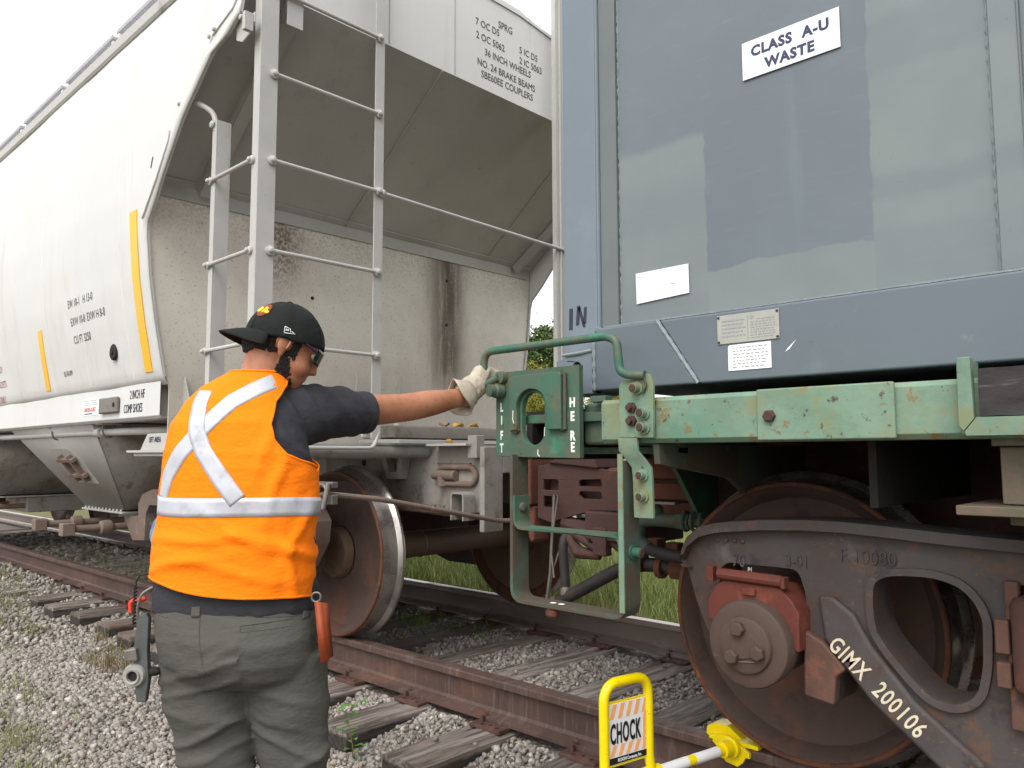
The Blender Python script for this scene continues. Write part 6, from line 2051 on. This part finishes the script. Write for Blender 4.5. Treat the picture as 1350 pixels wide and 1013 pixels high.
for (p0, p1) in (((-.014, -.008), (-.014, .010)), ((-.014, .010), (.000, .006)), ((-.014, -.008), (.016, -.006)), ((.000, .006), (.004, -.007)), ((-.010, -.003), (-.010, .004)), ((-.010, .004), (-.004, -.002)), ((-.004, -.002), (-.004, .004)), ((.006, .0), (.014, -.006))):
    patch(SD[0], SD[1], thick(p0, (p1[0] + 1e-5, p1[1])), 'side_logo', 'paper', .002)

# ---- shirt
def wr_shirt(p, n):
    q = p - SHR; ax_ = (ELR - SHR).normalized(); al = q.dot(ax_)
    ph = al * 62 + (p.z - 1.12) * 55 + 2.5 * noise.noise(p * 8)
    g = max(0, math.sin(ph)) ** 1.5 * (.4 + max(0, noise.noise(p * 6 + Vector((3, 1, 2))) + .35))
    arm = max(0, min(1, (p.x - .04) / .05))
    return .0075 * g * arm + .005 * noise.noise(p * 11) * arm + .003 * noise.noise(p * 20)
s = PM()
loft(s, [(.575, -.236, .158, .120, .02), (.60, -.250, .172, .134, .017), (.65, -.250, .170, .134, .017), (.69, -.246, .160, .126, .02), (.80, -.240, .155, .12, .02), (.95, -.235, .150, .12, .03), (1.05, -.228, .130, .112, .04), (1.12, -.205, .10, .095, .05), (1.18, -.13, .06, .075, .06), (1.212, -.075, .05, .068, .065)])
chain(s, [SHR + Vector((-.09, -.05, -.0)), SHR + Vector((0, 0, -.012)), SHR.lerp(ELR, .30) + Vector((0, 0, -.004)), SHR.lerp(ELR, .58) + Vector((0, 0, -.010))], [.082, (.088, .090), (.074, .078), (.061, .068)])
chain(s, [SHL + Vector((.07, .02, .03)), SHL, SHL.lerp(ELL, .4), SHL.lerp(ELL, .78)], [.066, .062, .058, .056])
shirt = fuse(s, .007, 5, wr_shirt).make('tshirt', M['shirt'])
d = (ELR - SHR).normalized()
m = PM(); c = SHR.lerp(ELR, .60) + Vector((0, 0, -.010))
m.lathe([(.0560, .012), (.0655, .012), (.0662, .002), (.0655, -.012), (.062, -.014)], c, d, 28, close=False); m.make('sleeve_hem', M['shirt'], shirt)

# ---- trousers
def wr_tr(p, n):
    z, u = p.z, p.x
    leg = max(0, min(1, (.44 - z) / .12))
    w = 0
    # folds that sag across each thigh
    for (zc, u0, amp, sl, wd) in ((.435, -.16, .009, .35, .011), (.395, -.14, .011, .30, .010), (.335, -.12, .010, -.18, .012), (.275, -.12, .013, .42, .012), (.215, -.13, .011, .38, .011), (.165, -.12, .012, .10, .012), (.12, -.12, .010, -.1, .013), (.06, -.12, .012, .15, .012), (.0, -.11, .011, -.1, .014), (-.08, -.1, .012, .1, .015), (-.15, -.1, .012, -.15, .016), (-.21, -.1, .014, .1, .016),
                                  (.38, .10, .007, -.30, .012), (.30, .12, .006, -.35, .012), (.235, .14, .010, -.55, .012), (.185, .12, .010, .45, .012), (.13, .12, .011, .30, .012), (.07, .11, .012, -.15, .013), (.0, .11, .012, .1, .014), (-.08, .11, .012, -.1, .015), (-.16, .11, .013, .1, .016), (-.22, .11, .014, -.1, .016), (.52, .05, .004, .1, .012), (.47, -.10, .005, .5, .012)):
        if (u0 < 0) != (u < .02): continue
        dz = z - (zc + sl * (u - u0) + .010 * noise.noise(Vector((u * 12, p.y * 12, zc * 30))))
        g = math.exp(-(dz / wd) ** 2)
        w += amp * g * (.55 + .6 * noise.noise(Vector((u * 9, p.y * 9, zc * 20))))
    return w * 1.0 + .003 * noise.noise(p * 12) * (1 + leg)
s = PM()
loft(s, [(.40, -.150, .110, .085, .03), (.43, -.200, .162, .115, .02), (.47, -.224, .176, .135, .015), (.53, -.236, .176, .140, .01), (.58, -.242, .173, .132, .01), (.61, -.243, .169, .127, .015), (.632, -.242, .166, .124, .015)])
s.v = [(p[0], p[1], p[2] - .10 * (p[0] + .035) * max(0, min(1, (p[2] - .5) / .1))) for p in s.v]
for (h_, k_, a_, ww) in ((HIPL, KNL, ANL, 0), (HIPR, KNR, ANR, 1)):
    if ww == 0: pts = [(-.116, .02, .47), (-.108, .03, .36), (-.094, .04, .24), (-.082, .05, .12), (-.092, .03, -.08), (-.10, .0, -.22)]; rr = [(.104, .118), (.095, .110), (.077, .098), (.067, .09), (.078, .085), (.074, .08)]
    else: pts = [(.085, .03, .47), (.098, .04, .36), (.108, .05, .24), (.108, .06, .12), (.11, .04, -.08), (.112, .015, -.22)]; rr = [(.092, .116), (.082, .108), (.063, .094), (.056, .085), (.074, .085), (.074, .08)]
    chain(s, pts, rr, 28)
tr = fuse(s, .0065, 3, wr_tr).make('trousers', M['trousers'])
tb = bvh_of(tr)
def cast(bv, u, z, off=.0015):
    hit = bv.ray_cast(Vector((u, -1.5, z - PG)), Vector((0, 1, 0)))
    return None if hit[0] is None else hit[0] + Vector((0, -off, 0)) * 1.0 + hit[1] * 0
def seam_on(bv, pts, parent, name, mat, r=.0012):
    P = []
    V = [Vector(p) for p in pts]
    for i in range(len(V) - 1):
        for k in range(8):
            q = V[i].lerp(V[i + 1], k / 8); h_ = cast(bv, q.x, q.y, .0003)
            if h_ is not None: P.append(h_)
    m = MB(); m.tube(P, r, 5)
    return m.build(name, M[mat], parent, local=True)
seam_on(tb, [(-.085, .630), (-.080, .56), (-.068, .48), (-.02, .43)], tr, 'centre_seam', 'trousers', .0018)
seam_on(tb, [(.020, .578), (.15, .588)], tr, 'pocket_seam', 'trousers', .0018)
seam_on(tb, [(.020, .563), (.15, .570)], tr, 'pocket_seam', 'trousers', .0012)
seam_on(tb, [(.020, .578), (.020, .563)], tr, 'pocket_seam', 'trousers', .0012)
seam_on(tb, [(-.225, .600), (-.165, .594)], tr, 'pocket_seam', 'trousers', .0018)
seam_on(tb, [(-.24, .628), (-.17, .620), (-.05, .607), (.06, .597), (.16, .590)], tr, 'waistband_seam', 'trousers', .0014)
def band_on(bv, pts, w, parent, name, mat, off=.003, n=30, th=.0015, close=False):
    V = [Vector(p) for p in pts]; L = [0]
    for i in range(len(V) - 1): L.append(L[-1] + (V[i + 1] - V[i]).length)
    vs, ok = [], []
    for k in range(n + 1):
        s_ = L[-1] * k / n; i = max(0, min(len(V) - 2, int(np.searchsorted(L, s_)) - 1))
        t = (s_ - L[i]) / (L[i + 1] - L[i]); q = V[i].lerp(V[i + 1], t)
        s2 = min(L[-1], s_ + .01); s1 = max(0, s_ - .01)
        def at_(s_):
            i = max(0, min(len(V) - 2, int(np.searchsorted(L, s_)) - 1)); return V[i].lerp(V[i + 1], (s_ - L[i]) / (L[i + 1] - L[i]))
        d = (at_(s2) - at_(s1)).normalized(); nn = Vector((-d.y, d.x))
        row = []
        for j in range(6):
            p = q + nn * w * (j / 5 - .5)
            row.append(cast(bv, p.x, p.y, off))
        vs.append(row)
    m = MB(); V2, F2, idx = [], [], {}
    for k in range(n + 1):
        for j in range(6):
            if vs[k][j] is not None: idx[(k, j)] = len(V2); V2.append(vs[k][j])
    for k in range(n):
        for j in range(5):
            q = [(k, j), (k + 1, j), (k + 1, j + 1), (k, j + 1)]
            if all(a in idx for a in q):
                pp = [V2[idx[a]] for a in q]
                if max((pp[i] - pp[i - 1]).length for i in range(4)) < .08: F2.append(tuple(idx[a] for a in q))
    m.add(V2, F2)
    return m.build(name, M[mat], parent, local=True, fixn=False, solid=th)
band_on(tb, [(-.095, .640), (-.093, .600)], .022, tr, 'belt_loop', 'trousers', .005, 8)
band_on(tb, [(.165, .615), (.163, .580)], .016, tr, 'belt_loop', 'trousers', .005, 8)

# ---- boots
for a in (ANL, ANR):
    m = PM()
    chain(m, [a + Vector((0, -.01, .02)), a + Vector((0, .0, -.035)), a + Vector((0, .08, -.045)), a + Vector((0, .17, -.05))], [.055, .050, .046, .036])
    fuse(m, .008, 4).make('boot', M['capcloth'])
    m = PM(); m.prism([(a.x + .05 * math.cos(t), a.y + .065 + .145 * math.sin(t)) for t in [k * .35 for k in range(18)]], 'xy', PG + .0, PG + .024); m.make('boot_sole', M['rubber'])

# ---- vest: back and front panels that meet at the sides, open at the armholes
VR = [(.640, -.254, .164, .142, .005), (.68, -.253, .165, .142, .008), (.76, -.252, .166, .142, .012), (.84, -.244, .165, .138, .02), (.92, -.243, .166, .136, .025), (1.001, -.240, .166, .132, .03),
      (1.082, -.229, .128, .124, .04), (1.143, -.195, .098, .106, .05), (1.185, -.155, .085, .088, .058), (1.205, -.120, .074, .080, .062), (1.228, -.078, .058, .072, .066)]
def vrow(z):
    zz = [r[0] for r in VR]
    return [float(np.interp(z, zz, [r[i] for r in VR])) for i in (1, 2, 3, 4)]
TR_ = ([.90, .965, .975, .985, 1.0, 1.04, 1.08, 1.143, 1.18, 1.20, 1.21, 1.24], [0, 0, 12, 30, 46, 54, 53, 42, 26, 10, 0, 0])
TL_ = ([.90, .95, .97, 1.0, 1.08, 1.143, 1.19, 1.21, 1.24], [0, 0, 12, 22, 24, 20, 8, 0, 0])
def hem(th):       # hem dips to the right
    return .655 + .030 * (-math.cos(th)) * .9 + .006 * math.sin(th * 3)
def wr_vest(p, n):
    u, z = p.x, p.z
    w = 0
    for (u0, z0, dx, dz, amp, wd, ln) in ((.10, .76, .75, -.30, .009, .012, .14), (.02, .80, .8, -.35, .007, .012, .12), (-.12, .79, .9, .12, .008, .013, .12), (.13, .70, .3, -.9, .010, .012, .10),
                                          (.10, .93, .25, .95, .008, .014, .09), (.06, 1.02, .4, .9, .006, .015, .09), (-.18, .95, .35, .9, .006, .015, .10), (-.15, .72, .9, .25, .007, .013, .10), (.145, .84, .2, .95, .010, .011, .10), (0, .71, .95, -.15, .006, .014, .14)):
        d = Vector((dx, dz)).normalized(); r = Vector((u - u0, z - z0))
        al = r.dot(d); ac = r.dot(Vector((-d.y, d.x))) + .012 * math.sin(al * 18 + u0 * 50)
        w += amp * math.exp(-(ac / wd) ** 2) * math.exp(-(al / ln) ** 2)
    return w + .004 * noise.noise(p * 7) + .002 * noise.noise(p * 22) * (1 if z < .97 else .5)
def vpt(th, z, off=0.0):
    a, b_, d, vc = vrow(z)
    c, s_ = math.cos(th), math.sin(th)
    e = .88
    u = (a + b_) / 2 + (b_ - a) / 2 * math.copysign(abs(c) ** e, c)
    v = vc - d * math.copysign(abs(s_) ** e, s_)
    n = Vector((c, -s_, 0)).normalized()
    p = Vector((u, v, z))
    return p + n * (off + wr_vest(p, n))
def vest_panel(sg, name):
    m = PM()
    nu, nv = 96, 110
    def f(i, j):
        t = j / (nv - 1)
        zt = 1.228
        tr_ = R(float(np.interp(.645 + t * (zt - .645), *TR_))); tl = R(float(np.interp(.645 + t * (zt - .645), *TL_)))
        th = tr_ + (math.pi - tl - tr_) * i / (nu - 1)
        z = hem(th) + (zt - hem(th)) * t
        return vpt(th * sg, z)
    vs = [f(i, j) for j in range(nv) for i in range(nu)]
    fs = [(j * nu + i, j * nu + i + 1, (j + 1) * nu + i + 1, (j + 1) * nu + i) for j in range(nv - 1) for i in range(nu - 1)]
    if sg < 0: fs = [q[::-1] for q in fs]
    m.add(vs, fs)
    return m.make(name, M['vest'], fixn=False, solid=.0025)
vest = vest_panel(1, 'vest_back'); vf = vest_panel(-1, 'vest_front')
vb = bvh_of(vest)
# armhole and hem binding
m = PM(); pts = []
for k in range(60):
    z = .968 + (1.206 - .968) * k / 59
    th = R(float(np.interp(z, *TR_))); pts.append(vpt(th, z, .001))
m.tube(pts, .0035, 8); m.make('armhole_binding', M['vest'], vest)
m = PM()
m.tube([vpt(2 * math.pi * k / 120, hem(2 * math.pi * k / 120) + .003, .001) for k in range(121)], .0035, 6, cap=False); m.make('hem_binding', M['vest'], vest)
m = PM()
m.tube([vpt(2 * math.pi * k / 60, 1.226, .001) for k in range(61)], .0045, 6, cap=False); m.make('collar_binding', M['vest'], vest)
# reflective tape: X on the back, band round the chest
band_on(vb, [(.070, 1.206), (.02, 1.178), (-.038, 1.140), (-.106, 1.0655), (-.160, 1.004), (-.196, .945), (-.212, .888)], .044, vest, 'reflective_tape', 'tape', .0042, 50)
band_on(vb, [(-.122, 1.172), (-.126, 1.13), (-.118, 1.06), (-.095, 1.01), (-.045, .945), (.004, .884)], .046, vest, 'reflective_tape', 'tape', .0050, 50)
m = PM(); nb = 120
vs, fs = [], []
for k in range(nb):
    th = 2 * math.pi * k / nb
    zc = .868 + .004 * math.sin(th * 2) - .006 * math.cos(th)
    for j in range(5):
        vs.append(vpt(th, zc + .048 * (j / 4 - .5), .0035))
for k in range(nb):
    for j in range(4):
        a = k * 5 + j; b2 = ((k + 1) % nb) * 5 + j
        fs.append((a, b2, b2 + 1, a + 1))
m.add(vs, fs); m.make('reflective_band', M['tape'], vest, fixn=True, solid=-.001)
# side seam and pocket stitching
m = PM(); m.tube([vpt(R(22) + .05 * math.sin(z * 40), z, .001) for z in [.68 + .28 * k / 30 for k in range(31)]], .0018, 6); m.make('side_seam', M['vest'], vest)

# ---- right glove gripping the foot of the handrail
g = PM()
dw = (HND - WRR).normalized()
POST = Vector((.598, .667, 1.25))      # foot of the rail post
chain(g, [WRR.lerp(HND, .1), WRR.lerp(HND, .6) + Vector((-.004, -.004, .004)), HND + Vector((.0, -.010, .012)), HND + Vector((.008, -.008, .048))], [(.036, .044), (.038, .048), (.036, .046), (.030, .034)], 20)
# fingers wrap over the far side of the post and come out on the right
for k, (z0, ln, r) in enumerate(((1.300, .062, .0125), (1.282, .070, .0130), (1.262, .066, .0130), (1.242, .054, .0115))):
    p = Vector((POST.x - .016, POST.y - .008, z0))
    chain(g, [p, p + Vector((.008, .034, .004)), p + Vector((.034, .042, .002)), p + Vector((.034 + ln * .45, .030, -.010 - .004 * k)), p + Vector((.034 + ln * .75, .018, -.024))], [r * 1.15, r * 1.1, r, r, r * .82], 12)
# thumb from the near side of the palm
tp_ = HND + Vector((.006, -.032, .010))
chain(g, [tp_ + Vector((-.008, .004, -.022)), tp_ + Vector((.006, .006, -.002)), tp_ + Vector((.018, .012, .026)), tp_ + Vector((.030, .022, .046))], [.017, .0165, .0145, .0125], 12)
gl = fuse(g, .004, 3, lambda p, n: .0022 * noise.noise(p * 45) + .0015 * noise.noise(p * 90)).make('glove', M['glove'])
# flared cuff
m = PM()
ax = -dw
a1 = ax.cross(Vector((0, 0, 1))).normalized(); a2 = ax.cross(a1)
vs, fs = [], []
rows = [(0.0, .040, .050), (.020, .041, .052), (.045, .046, .062), (.060, .050, .070)]
for (hh_, ra, rb_) in rows:
    for k in range(30):
        th = 2 * math.pi * k / 30
        wv = 1 + .07 * math.sin(3 * th + 1) * hh_ / .06
        vs.append(WRR.lerp(HND, .45) + ax * (hh_ + .014 * math.sin(2 * th + .6) * hh_ / .06) + a1 * (ra * wv * math.cos(th)) + a2 * (rb_ * wv * math.sin(th)))
for i in range(3):
    for k in range(30):
        fs.append((i * 30 + k, i * 30 + (k + 1) % 30, (i + 1) * 30 + (k + 1) % 30, (i + 1) * 30 + k))
m.add(vs, fs); m.make('glove_cuff', M['glove'], gl, solid=.003)
m = PM(); m.tube([HND + Vector((-.012, -.044, -.045)), HND + Vector((-.008, -.050, -.01)), HND + Vector((-.002, -.048, .03))], .0015, 6); m.make('glove_seam', M['glove'], gl)

# ================================================================ things hanging from his belt
c_, s_n = math.cos(R(43.6)), math.sin(R(43.6))
def wp(u, v, z): return Vector((-1.966 + c_ * u - s_n * v, 1.055 + s_n * u + c_ * v, z))
class WM(MB):
    def make(s, name, mat, parent, **k):
        s.v = [tuple(wp(*p)) for p in s.v]
        return s.build(name, M[mat], parent, **k)
T = thing('hand_tool', 'dark metal tool with a round ring end, clipped at the worker left hip', 'tool', wp(-.27, -.03, .40))
m = WM(); m.prism([(-.262, .590), (-.246, .598), (-.238, .585), (-.238, .50), (-.232, .43), (-.238, .375), (-.262, .375), (-.268, .43), (-.274, .50), (-.268, .57)], 'xz', -.055, -.035); m.make('tool_handle', 'toolgrey', T, bevel=.003)
m = WM(); m.prism([(-.292, .506), (-.262, .512), (-.256, .480), (-.292, .478)], 'xz', -.068, -.032); m.make('tool_collar', 'steel', T, bevel=.004)
m = WM(); m.lathe([(.016, .0), (.016, .022), (.026, .022), (.029, .016), (.029, 0)], (-.268, -.042, .442), (0, -1, 0), 24); m.lathe([(.011, -.0), (.014, .026), (.018, .027), (.018, .0)], (-.268, -.044, .442), (0, -1, 0), 20); m.make('tool_ring', 'plate', T)
m = WM(); m.lathe([(.014, 0), (.014, .01), (0, .01)], (-.268, -.052, .442), (0, -1, 0), 16); m.make('ring_hole', 'black', T)
m = WM(); m.ell((-.226, -.04, .448), (.020, .014, .012), seg=12, rings=8); m.make('tool_knob', 'black', T)
m = WM(); m.tube(fillet([(-.236, -.04, .66), (-.262, -.05, .645), (-.272, -.05, .60), (-.262, -.045, .565), (-.248, -.045, .585)], .02), .0035, 8); m.make('belt_clip', 'steel', T)
m = WM(); pts = [(-.277 + .004 * math.cos(k * 1.2), -.05 + .004 * math.sin(k * 1.2), .668 - .10 * k / 60 + .0) for k in range(61)]; m.tube([(-.225, -.05, .70), (-.265, -.055, .692), (-.276, -.05, .672)] + pts, .0022, 6); m.make('coil_cord', 'black', T)
T = thing('orange_strap', 'orange safety tag strap hanging from a ring at the worker right hip', 'strap', wp(.205, -.02, .48))
m = WM(); m.add([(.186, -.05, .625), (.205, -.052, .622), (.225, -.045, .475), (.204, -.05, .470)], [(0, 1, 2, 3)]); m.make('strap_web', 'orange', T, solid=.004, fixn=False)
m = WM(); m.add([(.201, -.046, .62), (.212, -.02, .615), (.228, -.02, .48), (.222, -.044, .478)], [(0, 1, 2, 3)]); m.make('strap_web', 'orange', T, solid=.003, fixn=False)
m = WM(); m.tube([(.190 + .012 * math.cos(a), -.05, .635 + .012 * math.sin(a)) for a in [k * .45 for k in range(15)]], .0028, 8, cap=False); m.make('strap_ring', 'steel', T)
# small red flag clip seen over the sleeper by his hip
T = thing('red_clip', 'small bright red plastic clip hooked at the worker left hip above the tool', 'clip', wp(-.30, -.02, .62))
m = WM(); m.tube(fillet([(-.262, -.03, .628), (-.276, -.03, .626), (-.298, -.03, .622), (-.296, -.03, .595)], .010), (.0055), 10); m.make('clip_arm', 'hotred', T)
m = WM(); m.ell((-.264, -.03, .628), (.008, .006, .007), seg=10, rings=6); m.make('clip_tip', 'hotred', T)
